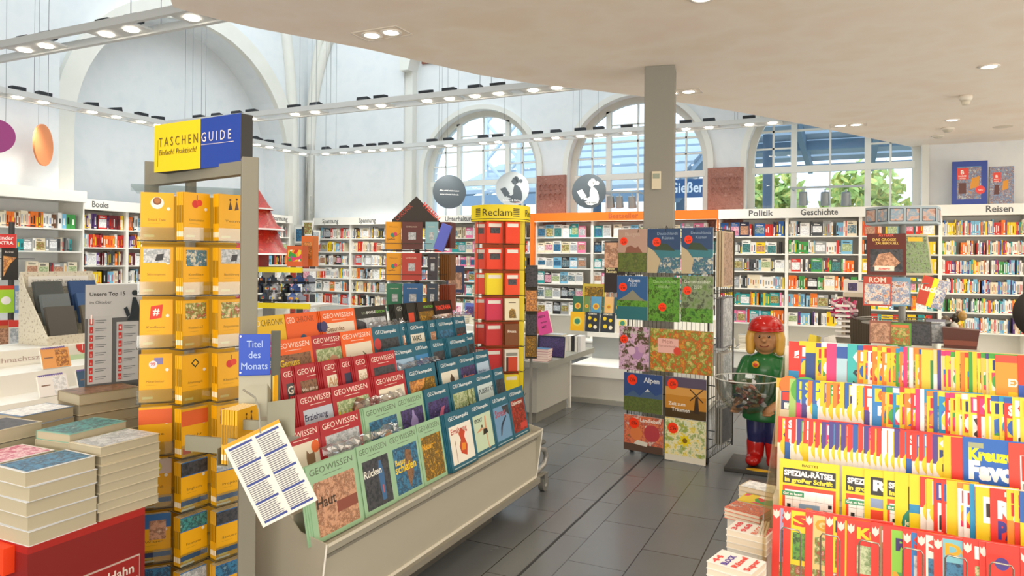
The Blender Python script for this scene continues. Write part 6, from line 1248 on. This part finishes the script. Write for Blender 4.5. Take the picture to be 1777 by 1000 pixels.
# ================================================================ left foreground: red table, stacks, poster
rt_ = thing('red_table', 'red display table at the lower left with a white shop name plate', 'table', (0, 0, 0))
c0 = at_z(48, 951, .74); c1 = at_z(244, 884, .74)
dr_ = (c1-c0).normalized(); rz_t = math.atan2(dr_.y, dr_.x)
rt_.location = (c0.x, c0.y, 0); rt_.rotation_euler = (0, 0, rz_t)
b = MB(); LSH = [(0, 0), (.36, 0), (.36, .56), (1.2, .56), (1.2, 1.2), (0, 1.2)]; b.prism(LSH, 'z', 0, .72, M('7c100c', .5)); b.build('body', rt_)
b = MB(); b.prism(LSH, 'z', .72, .74, M('a01810', .5)); b.box(-.03, .06, .66, .0, 1.2, .735, M('e84010', .5)); b.box(-.025, .1, 0, 0, 1.2, .66, M('c82810', .5)); b.build('tabletop', rt_)
b = MB(); b.box(.04, -.004, .50, .34, 0, .60, M('b8a8a0', .5)); b.box(.044, -.006, .504, .336, -.004, .596, M('8f1410', .5)); b.text('Schmitt & Hahn', (.052, -.0075, .552), (1, 0, 0), (0, 0, 1), .265, M('d8c8c0', .5), .02, .028); b.box(.05, -.0075, .512, .33, -.006, .535, M('a89890', .5)); b.build('name_plate', rt_)
def RTW(x, y): v = Matrix.Rotation(rz_t, 3, 'Z') @ Vector((x, y, 0)); return c0.x+v.x, c0.y+v.y
PGE = 'b2aa92'
def tstack(x, y, n, w, d, t_, rz, cols, desc, top=None, z=.74): X, Y = RTW(x, y); return stack(X, Y, z, n, w, d, t_, rz_t+rz, cols, desc, top, .004, PGE)
tstack(.10, .078, 5, .20, .15, .041, .0, ['d8dce0', 'c8d0d8'], 'thick five-book stack at the corner of the red table', 'blue')
tstack(.312, .08, 8, .205, .15, .028, .0, ['c8c0a8', 'd0c8b0'], 'eight-book stack beside the yellow tower on the red table', 'mist')
tstack(.31, .25, 9, .21, .15, .027, .1, ['7ab0a0', 'c8c0a8'], 'turquoise-topped stack behind the eight-book stack', 'teal')
tstack(.07, .25, 5, .21, .16, .041, .05, ['e0dcd8', 'd8d4d0'], 'left stack with a pale lilac top cover beside the corner stack', 'pink')
tstack(.14, .46, 6, .24, .17, .042, .12, ['3a3a38', 'c8c0a8'], 'tall stack with a dark cover at the left edge', 'dark')
tstack(.64, .65, 7, .23, .17, .04, -.15, ['8a7a5a', 'd8d0b8'], 'tall thick stack in front of the poster pole', 'brown')
tstack(.40, .66, 6, .20, .15, .040, .1, ['c8ccd0', '6a8ab0'], 'stack with an orange and blue front book', 'white')
q = at_d(104, 700, 2.6)
tstack(.92, .70, 7, .22, .16, .036, .1, ['5a3a28', 'd8d0b8'], 'tall stack with a brown cover under the poster', 'mist')
# top 15 poster
pp = at_d(198, 590, 2.93); prz = cam_rz(pp, .30); po = thing('poster', 'grey poster headed Unsere Top 15 on a thin pole', 'poster', tuple(pp), prz)
PW, PH2 = .212, .455
b = MB(); b.box(-PW/2, 0, -PH2/2, PW/2, .006, PH2/2, M('5a5e62', .4)); b.build('board', po)
els = [('r', .0, .70, 1, 1, 'b8bcc0'), ('r', .04, .12, .46, .72, 'b4b8bc'), ('r', .54, .12, .94, .66, 'b4b8bc'), ('t', 'Unsere Top 15', .07, .90, .62, '1c2024', .015), ('t', 'im Oktober', .07, .83, .38, '3a3e42', 0)]
for k in range(8): els += [('r', .07, .14+.072*k, .13, .195+.072*k, 'c03030'), ('t', str(8-k), .088, .15+.072*k, .025, 'f4e8e8'), ('r', .17, .175+.072*k, .36, .181+.072*k, '70767c'), ('r', .17, .158+.072*k, .32, .163+.072*k, '70767c')]
for k in range(7): els += [('r', .57, .14+.074*k, .63, .195+.074*k, 'c03030'), ('t', str(15-k), .58, .15+.074*k, .04, 'f4e8e8'), ('r', .67, .175+.074*k, .88, .181+.074*k, '70767c'), ('r', .67, .158+.074*k, .82, .163+.074*k, '70767c')]
els += [('t', 'Schmitt & Hahn', .58, .05, .36, 'e8e8ec', .015), ('r', .72, .035, .94, .042, 'c03030'), ('g', [(.72, .67), (.96, .67), (.94, .80), (.88, .88), (.82, .88), (.80, .80), (.78, .72)], '24303a'), ('c', .86, .92, .055, '24303a'), ('c', .94, .925, .025, '24303a'), ('g', [(.66, .78), (.72, .80), (.78, .72), (.72, .70)], '24303a')]
b = MB(); art(b, PW, PH2, -.0005, els, -PW/2, -PH2/2); b.build('print', po)
b = MB(); b.cyl((0, .012, -PH2/2-.22), (0, .012, -PH2/2+.05), .006, M('a8a8a4', .3, .6), 10); b.box(-.03, .006, -PH2/2-.09, .03, .018, -PH2/2-.075, M('6a6a68', .4)); b.build('pole', po)
# white stepped calendar unit behind the red table
wu = thing('calendar_shelf', 'white stepped shelf of small desk calendars behind the red table', 'display shelf', (-4.05, 2.2, 0), math.pi/2)
b = MB(); b.prism([(0, 0), (0, .62), (.02, .62), (.02, .58), (.16, .60), (.16, .72), (.30, .74), (.30, .86), (.46, .88), (.46, .98), (.80, .98), (.80, 0)], 'x', 0, 2.6, WHITE); b.build('stepped_body', wu)
b = MB(); b.box(0, -.30, .46, 2.6, 0, .50, M('d8dce4', .4)); b.box(0, -.02, 0, 2.6, 0, .46, WH2); b.build('front_ledge', wu)
b = MB(); b.box(1.2, -.003, .585, 1.42, 0, .615, M('a8c8d8', .5)); b.build('shelf_label', wu)
def WU(x, y): return (-4.05-y, 2.2+x)
rr = random.Random(12)
for row, (y, z, xs) in enumerate(((.05, .585, [.5, .62, .84, 1.02, 1.22, 1.44]), (.19, .725, [.45, .68, .9, 1.1, 1.3, 1.5, 1.7]), (.33, .865, [.55, .85, 1.15, 1.45, 1.75]))):
    for k, x in enumerate(xs):
        w = .17; h = .12; c, pn, nm = [('f4e8d8', 'food', 'cream'), ('e8306a', 'pink', 'pink'), ('f8f4f0', 'white', 'white'), ('2f6a60', 'teal', 'green'), ('f0a860', 'orange', 'orange'), ('3a5a78', 'blue', 'blue'), ('d8e8d0', 'green', 'mint')][(k*3+row*2) % 7]
        X, Y = WU(x, y-.025); z += .002; b = MB(); b.box(-w/2, 0, 0, w/2, .012, h, M('f4f0e8', .5)); o = b.build('desk_calendar'); c_ = MB(); art(c_, w, h, 0, [('r', 0, 0, 1, 1, c), ('n', .5, .05, .95, .9, pn, 24), ('r', .1, .5, .4, .56, '8a6a5a')], -w/2)
        for q in range(12): c_.box(-w/2+.012+.012*q, -.002, h-.004, -w/2+.016+.012*q, .014, h+.008, M('7a6ab0' if row else 'c86a3a', .4))
        c_.build('cover', o); put(o, X, Y, z, math.pi/2, .3, '%s desk calendar, %s from left in the %s row of the white shelf' % (nm, nth(k), ('front', 'middle', 'rear')[row]), 'desk calendars on the white shelf', 'calendar')
b = MB(); b.box(.1, .455, .89, .95, .46, .975, M('f0ece0', .5)); b.text('Weihnachtszeit', (.2, .454, .91), (1, 0, 0), (0, 0, 1), .4, M('b8a098', .5), 0, .03)
b.add([(.82+.06*math.cos(a), .453, .975+.06*math.sin(a)) for a in [-math.pi*i/10 for i in range(11)]], [tuple(range(11))], M('d84038', .5)); b.text('15', (.80, .452, .935), (1, 0, 0), (0, 0, 1), .04, M('f4e8e0', .5)); b.box(.70, .45, .86, 1.05, .455, .91, M('c8e0b8', .5)); b.build('header_board', wu)
# speckled cardboard counter display with notebooks
X, Y = WU(.84, .62); cbd = thing('counter_display', 'speckled cardboard display of notebooks behind the white calendar shelf', 'counter display', (X, Y, .98), math.pi/2)
CB = nmat('speckled_card', ('d8d0b8', 'e0dac6', 'dcd4c0', 'a89a80'), scale=60)
b = MB()
for s in (-.24, .24): b.prism([(-.14, 0), (-.14, .05), (.10, .36), (.13, .44), (.16, .44), (.16, 0)], 'x', s-.003, s+.003, CB)
b.box(-.24, -.14, 0, .24, .16, .02, CB); b.box(-.24, -.145, 0, .24, -.14, .06, CB); b.box(-.24, .14, .02, .24, .16, .46, CB); b.build('tray', cbd)
b = MB(); b.box(-.2, .135, .36, .2, .139, .43, M('eeece4', .5)); b.text('TERMINPLANER von Inhalten', (-.18, .134, .38), (1, 0, 0), (0, 0, 1), .36, M('8a8a84', .5), 0, .03); b.build('header', cbd)
for k, (x, y, z, c, nm) in enumerate(((-.11, -.095, .022, '56524c', 'front left charcoal'), (.12, -.095, .022, '6a6456', 'front right taupe'), (-.11, -.04, .12, '6a7274', 'middle left grey'), (.12, -.04, .12, '3a5a88', 'middle right blue'), (-.12, .02, .2, '4a4e4c', 'rear left dark'), (.11, .02, .2, '2a4a7a', 'rear right navy'))):
    b = MB(); b.box(-.09, -.014, 0, .09, .014, .22 if k < 2 else .2, M(c, .6)); v = Matrix.Rotation(math.pi/2, 3, 'Z') @ Vector((x, y, z)); put(b.build('notebook'), X+v.x, Y+v.y, .98+v.z+.002, math.pi/2, .28, nm+' notebook in the speckled cardboard display', 'notebooks in the cardboard display', 'notebook')
# dark wire stand with books at far left edge
ep = at_d(22, 450, 5.4); et = thing('book_stand', 'dark wire stand of picture books at the left edge', 'book stand', (ep.x, ep.y, 0), cam_rz(ep, .1))
b = MB(); b.cyl((0, .08, 0), (0, .08, 1.8), .02, M('3a3a3a', .5), 8); b.lathe([(0, .03), (.22, .02), (.23, 0)], M('3a3a3a', .5), 16, (0, .08, 0)); b.build('column', et)
b = MB()
for z in (1.18, .93, 1.52): b.tube([(-.2, -.06, z), (.12, -.06, z), (.15, .08, z), (-.2, .08, z)], .004, M('4a4a48', .5), 6, closed=True)
b.build('wire_tier', et)
for k, (px, py, c, e, l) in enumerate(((17, 486, '1c1a18', [('gn', [(.1, .1), (.1, .75), (.9, .7), (.5, .5)], 'orange'), ('t', 'Krimi', .2, .84, .5, 'e8e0d8')], 'black book with an orange horn shape'), (10, 543, 'a8d838', [('c', .5, .45, .3, 'f8f4f0'), ('r', 0, .85, 1, 1, 'd83a20')], 'lime green book with a white curl'), (8, 603, 'c8854a', [('n', .1, .1, .9, .7, 'skin', 14), ('r', 0, .8, 1, 1, 'c82a20')], 'brown dog book with a red top'), (29, 603, 'd8d4cc', [('n', .1, .0, .9, .7, 'mist', 14), ('r', 0, .75, 1, 1, 'd03a30')], 'grey photo book with a red top'), (32, 543, '6a8ab8', [('n', .1, .1, .9, .8, 'mist', 14)], 'narrow blue book'))):
    p = at_d(px, py, 5.25); small_book(.10 if k < 4 else .05, .235 if k == 0 else .2, .02, c, e, l+' on the dark stand at the left edge', None, tuple(p), cam_rz(p, .1), .05)
p = at_d(8, 424, 5.2); b = MB(); b.box(-.1, 0, 0, .07, .01, .1, M('d82a28', .4)); art(b, .17, .1, 0, [('t', 'Kinder', .3, .6, .6, 'f8f0f0', .02), ('t', 'EXTRA', .3, .25, .6, 'f8f0f0', .03)], -.1); tag(b.build('sign', None, (p.x, p.y, 1.60), (0, 0, cam_rz(p))), 'small red sign with white lettering at the left edge', 'sign')
# light box with the shop name
p = at_x(300, 320, -9.05); b = MB(); b.box(-.36, 0, -.08, .36, .04, .09, M('c8ccd8', .5)); b.text('Schmitt & Hahn', (-.34, -.002, -.02), (1, 0, 0), (0, 0, 1), .62, M('ffffff', .5, 0, 1.5), .02, .1); o = b.build('shop_sign', None, (-8.95, p.y, 2.372), (0, 0, math.pi/2)); tag(o, 'pale sign with the shop name seen through the tower frame', 'sign')
# ================================================================ right side: pads, comic stand, bits
def pads(px, py, zt, n, t_, w, d, rz, cols, desc, words, top=None):
    p = at_z(px, py, zt); z = zt-n*(t_+.0005)
    b = MB(); b.box(-w/2+.01, -d/2+.01, 0, w/2-.01, d/2-.01, z-.001, WH2)
    tag(b.build('riser', None, (p.x, p.y, 0), (0, 0, rz)), 'white riser under the '+desc, 'riser')
    for i in range(n):
        k = n-1-i; o = flatbook(p.x, p.y, z+i*(t_+.0005), w, d, t_, rz+R.uniform(-.02, .02), cols[i % len(cols)], ('top pad, ' if k == 0 else nth(k)+' pad down, ')+desc, 'puzzle pads in stacks', top if k == 0 else None, 'e8dcc8', 'puzzle_pad')
    if words:
        c = MB()
        for j, (wd_, wc, off, wl) in enumerate(words):
            c.text(wd_, (-w/2+.035*w/.2+off*w, -d/2+.01, t_+.0008), (0, 1, 0), (-1, 0, 0), wl*d, M(wc, .4), .04, .026*w/.2)
        c.build('lettering', o)
pads(1278, 974, .575, 3, .022, .15, .125, -.25, ['f4f2ee', 'f4f2ee'], 'front pad stack reading Rätsel', [('44', 'e84a48', .02, .5), ('BLOCK', '5a3aa8', .24, .7), ('Rätsel', 'e84a38', .47, .8), ('Super', 'e85048', .73, .85)])
pads(1303, 918, .575, 3, .022, .145, .11, -.2, ['f4f2ee', 'ece4d8'], 'second pad stack with 348 lettering', [('348', 'e85058', .05, .8), ('968', 'e85058', .28, .8), ('BLOCK', 'f08868', .55, .8), ('Sudoku', 'e85058', .78, .9)])
pads(1297, 882, .545, 3, .014, .15, .11, -.3, ['e87858', 'e8c8b0'], 'pad stack with a salmon cover', None, 'redflower')
pads(1318, 868, .50, 3, .012, .16, .12, -.2, ['f0d020', 'f4f0e8'], 'pad stack with a yellow grid cover', None, 'candy')
pads(1322, 845, .52, 4, .02, .17, .12, -.3, ['e8e0d0', 'c8b898'], 'farthest pad stack with a printed cream cover', None, 'white')
for k in range(3):
    p = at_z(1331, 925, .56); p.x -= .02; b = MB(); b.box(-.004, -.08, -.19, .004, .06, .02, M('d8d0c0', .5)); tag(b.build('puzzle_pad', None, (p.x+.010*k, p.y, .56), (0, 0, 0)), 'upright pad squeezed between pad stacks and puzzle rack', 'pad', 'upright pads')
# comic stand
mp_ = at_d(1566, 450, 4.75); MZ = cam_rz(mp_); ms = thing('comic_stand', 'revolving comic stand with a grey comic strip drum on top', 'comic stand', (mp_.x, mp_.y, 0), MZ)
b = MB(); b.cyl((0, 0, 0), (0, 0, 1.86), .022, M('8a8a88', .4), 10); b.lathe([(0, .04), (.2, .03), (.21, 0)], M('8a8a88', .4), 20); b.build('column', ms)
b = MB(); hex_ = [(.235*math.cos(math.radians(a)), .235*math.sin(math.radians(a))) for a in (-160, -110, -35, 20, 80, 140)]
b.prism(hex_, 'z', 1.80, 1.915, M('a0b0b8', .5)); b.build('drum_sign', ms)
b = MB()
for i in range(6):
    p0 = Vector((*hex_[i], 0)); p1 = Vector((*hex_[(i+1) % 6], 0)); d = (p1-p0); L_ = d.length; d.normalize(); nn = Vector((d.y, -d.x, 0))
    n = max(1, int(L_/.075))
    for k in range(n):
        a = p0+d*(L_*(k+.08)/n)+nn*.001; c = p0+d*(L_*(k+.92)/n)+nn*.001
        b.quad((a.x, a.y, 1.815), (c.x, c.y, 1.815), (c.x, c.y, 1.90), (a.x, a.y, 1.90), M('26303a', .5)); a2 = a+d*.004+nn*.0005; c2 = c-d*.004+nn*.0005
        b.quad((a2.x, a2.y, 1.82), (c2.x, c2.y, 1.82), (c2.x, c2.y, 1.895), (a2.x, a2.y, 1.895), nmat('comic_panels', ('a87a6a', 'c8a898', '7a9ab0', 'b8b0a8'), scale=24))
b.build('comic_strip', ms)
CM = M('8a8a84', .3, .6)
b = MB()
for z, r_ in ((1.42, .26), (1.17, .28), (.93, .29)): b.tube([(r_*math.cos(a), r_*math.sin(a)*.9, z) for a in [i*math.pi/12 for i in range(24)]], .004, CM, 6, closed=True); b.cyl((-r_, 0, z), (r_, 0, z), .004, CM, 6); b.cyl((0, -r_*.9, z), (0, r_*.9, z), .004, CM, 6)
b.build('wire_tier', ms)
b = MB(); b.lathe([(.0, 1.135), (.24, 1.14), (.245, 1.15), (.0, 1.155)], M('b8b8b2', .4), 28, sy=.7); b.build('round_tray', ms)
COM = [(1538, 478, 4.50, .05, .22, .27, '5a1c14', [('n', .08, .08, .92, .62, 'dark', 10), ('gn', [(.15, .2), (.3, .5), (.6, .55), (.85, .3), (.6, .1)], 'skin'), ('t', 'DAS GROSSE', .15, .82, .6, 'e0c060', .02), ('t', 'ZAUBERDUELL', .22, .74, .6, 'e0c060', .02), ('r', .2, .1, .7, .22, 'e8e0d0'), ('t', 'Asterix', .3, .125, .3, 'd02a20', .03), ('t', 'ASTERIX', .3, .93, .4, 'e8604a', .02)], 'maroon comic album, largest on the top tier'),
 (1593, 478, 4.55, .6, .2, .27, 'b8b09a', [('n', .05, .05, .95, .95, 'garden', 30), ('r', .3, .82, .8, .92, 'e8b020')], 'grey-green comic album on the right of the top tier'),
 (1522, 531, 4.50, -.05, .16, .185, 'b83a20', [('n', .05, .05, .95, .75, 'comic', 12), ('r', .2, .06, .7, .16, 'e8dcc8'), ('t', 'ROM', .2, .8, .6, 'f0d8c8', .02)], 'red comic on the left of the middle tier'),
 (1556, 531, 4.48, .1, .155, .18, '6a9ab8', [('n', .05, .05, .95, .85, 'comic', 16), ('r', .1, .05, .6, .14, 'e8dcc8')], 'light blue comic in the centre of the middle tier'),
 (1610, 532, 4.5, .25, .15, .185, 'f0e420', [('r', 0, 0, .4, 1, 'c8402a'), ('r', .42, 0, .55, 1, 'f4e420'), ('n', .6, 0, 1, 1, 'comic', 16), ('t', 'Lucky', .02, .5, .8, 'f8f0e0', .04)], 'yellow and red comic tilted on the right of the middle tier'),
 (1527, 596, 4.45, -.05, .12, .14, '9a5a48', [('n', .05, .05, .95, .9, 'skin', 16)], 'brown comic on the left of the lowest tier'),
 (1559, 600, 4.43, .05, .14, .14, '5a9a38', [('n', .05, .05, .95, .8, 'bouquet', 14), ('r', .1, .8, .9, .92, 'e07840')], 'green comic in the centre of the lowest tier'),
 (1593, 600, 4.45, .2, .15, .15, '3a3430', [('n', .05, .05, .95, .9, 'dark', 20)], 'dark comic on the right of the lowest tier'),
 (1625, 596, 4.5, .45, .12, .15, '7a7a8a', [('n', .05, .05, .95, .9, 'mist', 20)], 'grey comic at the far right of the lowest tier')]
for k, (px, py, d, tn, w, h, col, els, lab) in enumerate(COM):
    p = at_d(px, py, d); o = small_book(w, h, .012, col, els, lab+' of the comic stand', 'comics on the comic stand', tuple(p), cam_rz(p, tn), .22 if k < 2 else .12, 'comic')
    if k == 4: o.rotation_euler = (-.12, .3, cam_rz(p, tn))
# cardboard bin, wrapped bits and brown box near the comic stand
bp = at_d(1487, 560, 5.2); t = thing('ribbed_bin', 'grey-brown ribbed bin left of the comic stand', 'bin', (bp.x, bp.y, 0), cam_rz(bp))
b = MB()
for k in range(16):
    a0 = -.085+.0107*k; b.box(a0, -.08, .0, a0+.007, -.07, 1.32, M('6f6454', .6))
b.box(-.09, -.07, 0, .09, .1, 1.31, M('5a5144', .7)); b.box(-.092, -.09, 1.30, .092, .1, 1.33, M('d8d0b8', .5)); b.build('ribbed_body', t)
p = bp; stt = [('white box of small figures on the ribbed bin', 'eeeae4', .14, .11, 'blue')]
b = MB(); b.box(-.09, -.06, 1.331, .06, .06, 1.42, M('eeeae4', .5)); b.box(-.06, -.062, 1.345, .0, -.06, 1.40, pic('purple', 30)); tag(b.build('small_box', None, (bp.x, bp.y, 0), (0, 0, cam_rz(bp))), 'white box with a dark picture on the ribbed bin', 'box')
p = at_d(1462, 575, 4.8); t = thing('card_tower', 'stack of white paper tags beside the ribbed bin', 'display', (p.x, p.y, 0), cam_rz(p))
b = MB(); b.box(-.05, -.03, 0, .05, .04, 1.05, M('8a8478', .6)); b.build('base', t)
for k in range(7): b = MB(); b.T = Matrix.Rotation(.3, 4, 'X'); b = MB(); b.box(-.045, -.05-.003*k, 1.05+.034*k, .045, .03, 1.052+.034*k+.008, M('f0eeea', .5)); b.build('paper_tag', t)
p = at_d(1464, 535, 5.0); b = MB(); rr = random.Random(4)
for k in range(14):
    a = [(rr.uniform(-.1, .1), rr.uniform(-.05, .05), rr.uniform(-.08, .08)) for _ in range(3)]
    b.tube([Vector(q)*.9 for q in a], .012, M(['d04a78', 'c83060', 'e8c8d0', 'b8a0a8'][k % 4], .25), 6)
b.cyl((0, 0, -.25), (0, 0, 0), .012, M('b8a890', .5), 8); tag(b.build('ribbon_bunch', None, tuple(p)), 'bunch of shiny pink ribbons above the white tags', 'ribbon')
p = at_d(1427, 592, 4.6); t = thing('sweet_basket', 'clear basket of wrapped goods left of the white tags', 'basket', (p.x, p.y, p.z-.12), cam_rz(p))
b = MB(); b.box(-.09, -.06, -.9, .09, .08, 0, M('8a8478', .6)); b.box(-.095, -.07, 0, .095, -.066, .12, ACRYL); b.box(-.095, .08, 0, .095, .084, .12, ACRYL); b.build('basket_body', t)
for k in range(9): b = MB(); c = ['d83a28', 'e8d030', 'b8b8b8', 'e8e4dc', 'a85a48'][k % 5]; b.box(-.035, -.02, 0, .035, .02, .05, M(c, .3)); q = Matrix.Rotation(cam_rz(p), 3, 'Z') @ Vector((-.05+.05*(k % 3), -.02, 0)); tag(b.build('wrapped_pack', None, (p.x+q.x, p.y+q.y, p.z-.118+.052*(k//3)), (0, R.uniform(-.3, .3), cam_rz(p))), '%s wrapped pack in the clear basket' % ['red', 'yellow', 'silver', 'white', 'rust'][k % 5], 'pack', '%s packs in the clear basket' % ['red', 'yellow', 'silver', 'white', 'rust'][k % 5])
p = at_d(1666, 604, 4.4); b = MB(); b.prism([(-.085, 0), (.085, 0), (.10, .115), (-.095, .125)], 'y', -.05, .06, M('5a2a1c', .4)); b.prism([(-.085, .02), (.085, .02), (.09, .05), (-.09, .05)], 'y', -.051, -.05, M('8a4a38', .5)); o = b.build('brown_bag', None, tuple(p), (0, 0, cam_rz(p))); tag(o, 'brown paper bag-like box right of the comic stand', 'bag')
b = MB(); b.box(-.1, -.06, 0, .1, .08, .02, M('c8c4b8', .5)); b.box(-.02, -.02, -(p.z-.0), .02, .02, 0, M('9a9a94', .5)); tag(b.build('bag_pedestal', None, (p.x, p.y, p.z-.021), (0, 0, cam_rz(p))), 'thin pedestal under the brown bag', 'pedestal')
p = at_d(1655, 558, 4.9); b = MB()
for k in range(8): b.ell((rr.uniform(-.05, .05), rr.uniform(-.04, .04), rr.uniform(-.06, .05)), .028, .024, .034, M(['b08a48', '3a3428', 'c8c4bc', '6a5a48'][k % 4], .25), 10, 6)
b.cyl((0, 0, -.35), (0, 0, 0), .01, M('8a8a84', .4), 8); tag(b.build('wrapped_bundle', None, tuple(p)), 'bundle of gold and dark wrapped goods hanging right of the comic stand', 'bundle')
# books on top of the Reisen bookcase
for k, (a, c_, ta, tb_, col, lab) in enumerate(((1652, 1714, 281, 358, '1f3f98', 'large blue-edged display book on top of the Reisen bookcase'), (1717, 1760, 292, 358, 'b89a50', 'smaller display book beside the large blue one on the bookcase'))):
    y = 10.58; p0 = at_y(a, tb_, y); p1 = at_y(c_, ta, y); w = p1.x-p0.x; h = p1.z-p0.z
    els = ([('r', .14, .12, .82, .88, '4a78a8')] if k == 0 else [('r', 0, 0, 1, 1, '5a8aa8')])+[('n', .14 if k == 0 else 0, .12 if k == 0 else 0, .82 if k == 0 else 1, .86 if k == 0 else 1, 'tiffany', 12), ('g', [(.5, .35), (.75, .4), (.78, .65), (.55, .6)], 'd8901c'), ('g', [(.18, .25), (.4, .25), (.4, .5), (.2, .5)], '5a2a24'), ('r', .14, .58, .46, .84, 'e03a28'), ('t', 'B', .24, .70, .1, 'f8f0e8', .03), ('t', 'BARCE', .18, .64, .22, 'f8f0e8', .01), ('t', 'LONA', .19, .59, .2, 'f8f0e8', .01)]+([('c', .8, .33, .14, 'e83a30'), ('t', 'NEU', .74, .31, .13, 'f8f0e8', .01)] if k == 0 else [])
    b = MB(); b.box(0, 0, 0, w, .06, h, M(col, .4)); o = b.build('display_book', None, (p0.x, y, 2.292)); c = MB(); art(c, w, h, -.001, els); c.build('cover', o); tag(o, lab, 'book')
# dark round object at the right edge
p = at_d(1814, 545, 4.2); b = MB(); b.lathe([(0, -.015), (.155, -.012), (.16, 0), (.155, .012), (0, .015)], M('2e2a28', .5), 36); b.T = None; o = b.build('round_sign', None, tuple(p), (math.pi/2, 0, cam_rz(p))); tag(o, 'dark round disc cut off at the right edge of the photo', 'sign')
b = MB(); b.cyl((0, 0, 0), (0, 0, p.z-.1), .012, M('3a3a38', .5), 8); b.lathe([(0, .02), (.15, .01), (.15, 0)], M('3a3a38', .5), 16); tag(b.build('sign_pole', None, (p.x, p.y+.03, 0)), 'thin pole under the dark round disc', 'pole')
p = at_z(1772, 608, .95)
# stacks on the plinths under the wall bookcases
for k, (x, y, n, cols, d) in enumerate(((-1.55, 10.42, 6, ['e8e4dc', 'd0ccc0'], 'left stack under the Politik bookcase'), (-1.30, 10.45, 9, ['e8e4dc', 'e0d8c8'], 'tallest stack under the Politik bookcase'), (-1.05, 10.42, 7, ['d8d0c0', 'e8e4dc'], 'right stack under the Politik bookcase'), (-.62, 10.42, 5, ['e8e4dc'], 'left stack under the Geschichte bookcase'), (-.35, 10.44, 6, ['e8e4dc', 'c8c0b0'], 'right stack under the Geschichte bookcase'))):
    stack(x, y, .321, n, .2, .14, .022, R.uniform(-.2, .2), cols, d, 'mist')
# --- the 300 books that show largest become single objects, the rest one object
for k in BOOKS:
    c = k['O'] @ Vector((k['x']+k['w']/2, k['y'], k['z']+k['h']/2)); q = proj(c)
    k['area'] = 0 if q is None or not (-8 < q[0] < 1785 and 0 < q[1] < 1000) else k['w']*k['h']/q[2]**2
    if q and ((245 < q[0] < 443 and q[1] > 300) or (680 < q[0] < 912 and q[1] > 375) or (1078 < q[0] < 1236 and q[1] > 395) or q[1] > 597 or (448 < q[0] < 640 and q[1] > 520) or (1500 < q[0] < 1635 and 400 < q[1])): k['area'] = 0 if q[1] > 597 else k['area']*.05
BOOKS.sort(key=lambda k: -k['area'])
rest = MB(); NB = 300-sum(1 for o in bpy.data.objects if o.get('category') == 'book' and o.parent is None)
for n, k in enumerate(BOOKS):
    if n < NB:
        b = MB(); book_geo(b, k['w'], k['h'], k['d'], k['col'], k['face'], k['seed'])
        o = b.build('book'); o.matrix_world = k['O'] @ Matrix.Translation((k['x'], k['y'], k['z']))
        style = 'face-out '+k['col']+' book' if k['face'] else ('broad ' if k['w'] > .025 else 'slim ' if k['w'] < .016 else '')+k['col']+' book'
        tag(o, '%s, %s from left, %s, %s' % (style, nth(k['i']), k['where'][0], k['where'][1]), 'book', 'books on the wall bookcases')
    else:
        rest.T = k['O'] @ Matrix.Translation((k['x'], k['y'], k['z'])); book_geo(rest, k['w'], k['h'], k['d'], k['col'], k['face'], k['seed'])
tag(rest.build('shelf_books'), 'the many small farther books filling the wall bookcases', 'books', None, 'stuff')
print('books', len(BOOKS), NB)
# floating label check
seen = {}
for o in bpy.data.objects:
    if o.parent is None and 'label' in o:
        seen.setdefault(o['label'], []).append(o)
        n = len(o['label'].split())
        if n < 4 or n > 16: print('LEN', n, o['label'])
bad = [l for l, v in seen.items() if len(v) > 1 and len({x.get('group') for x in v}) > 1 or (len(v) > 1 and v[0].get('group') is None)]
print('dup labels', bad[:10], len(bad), 'things', len(seen))
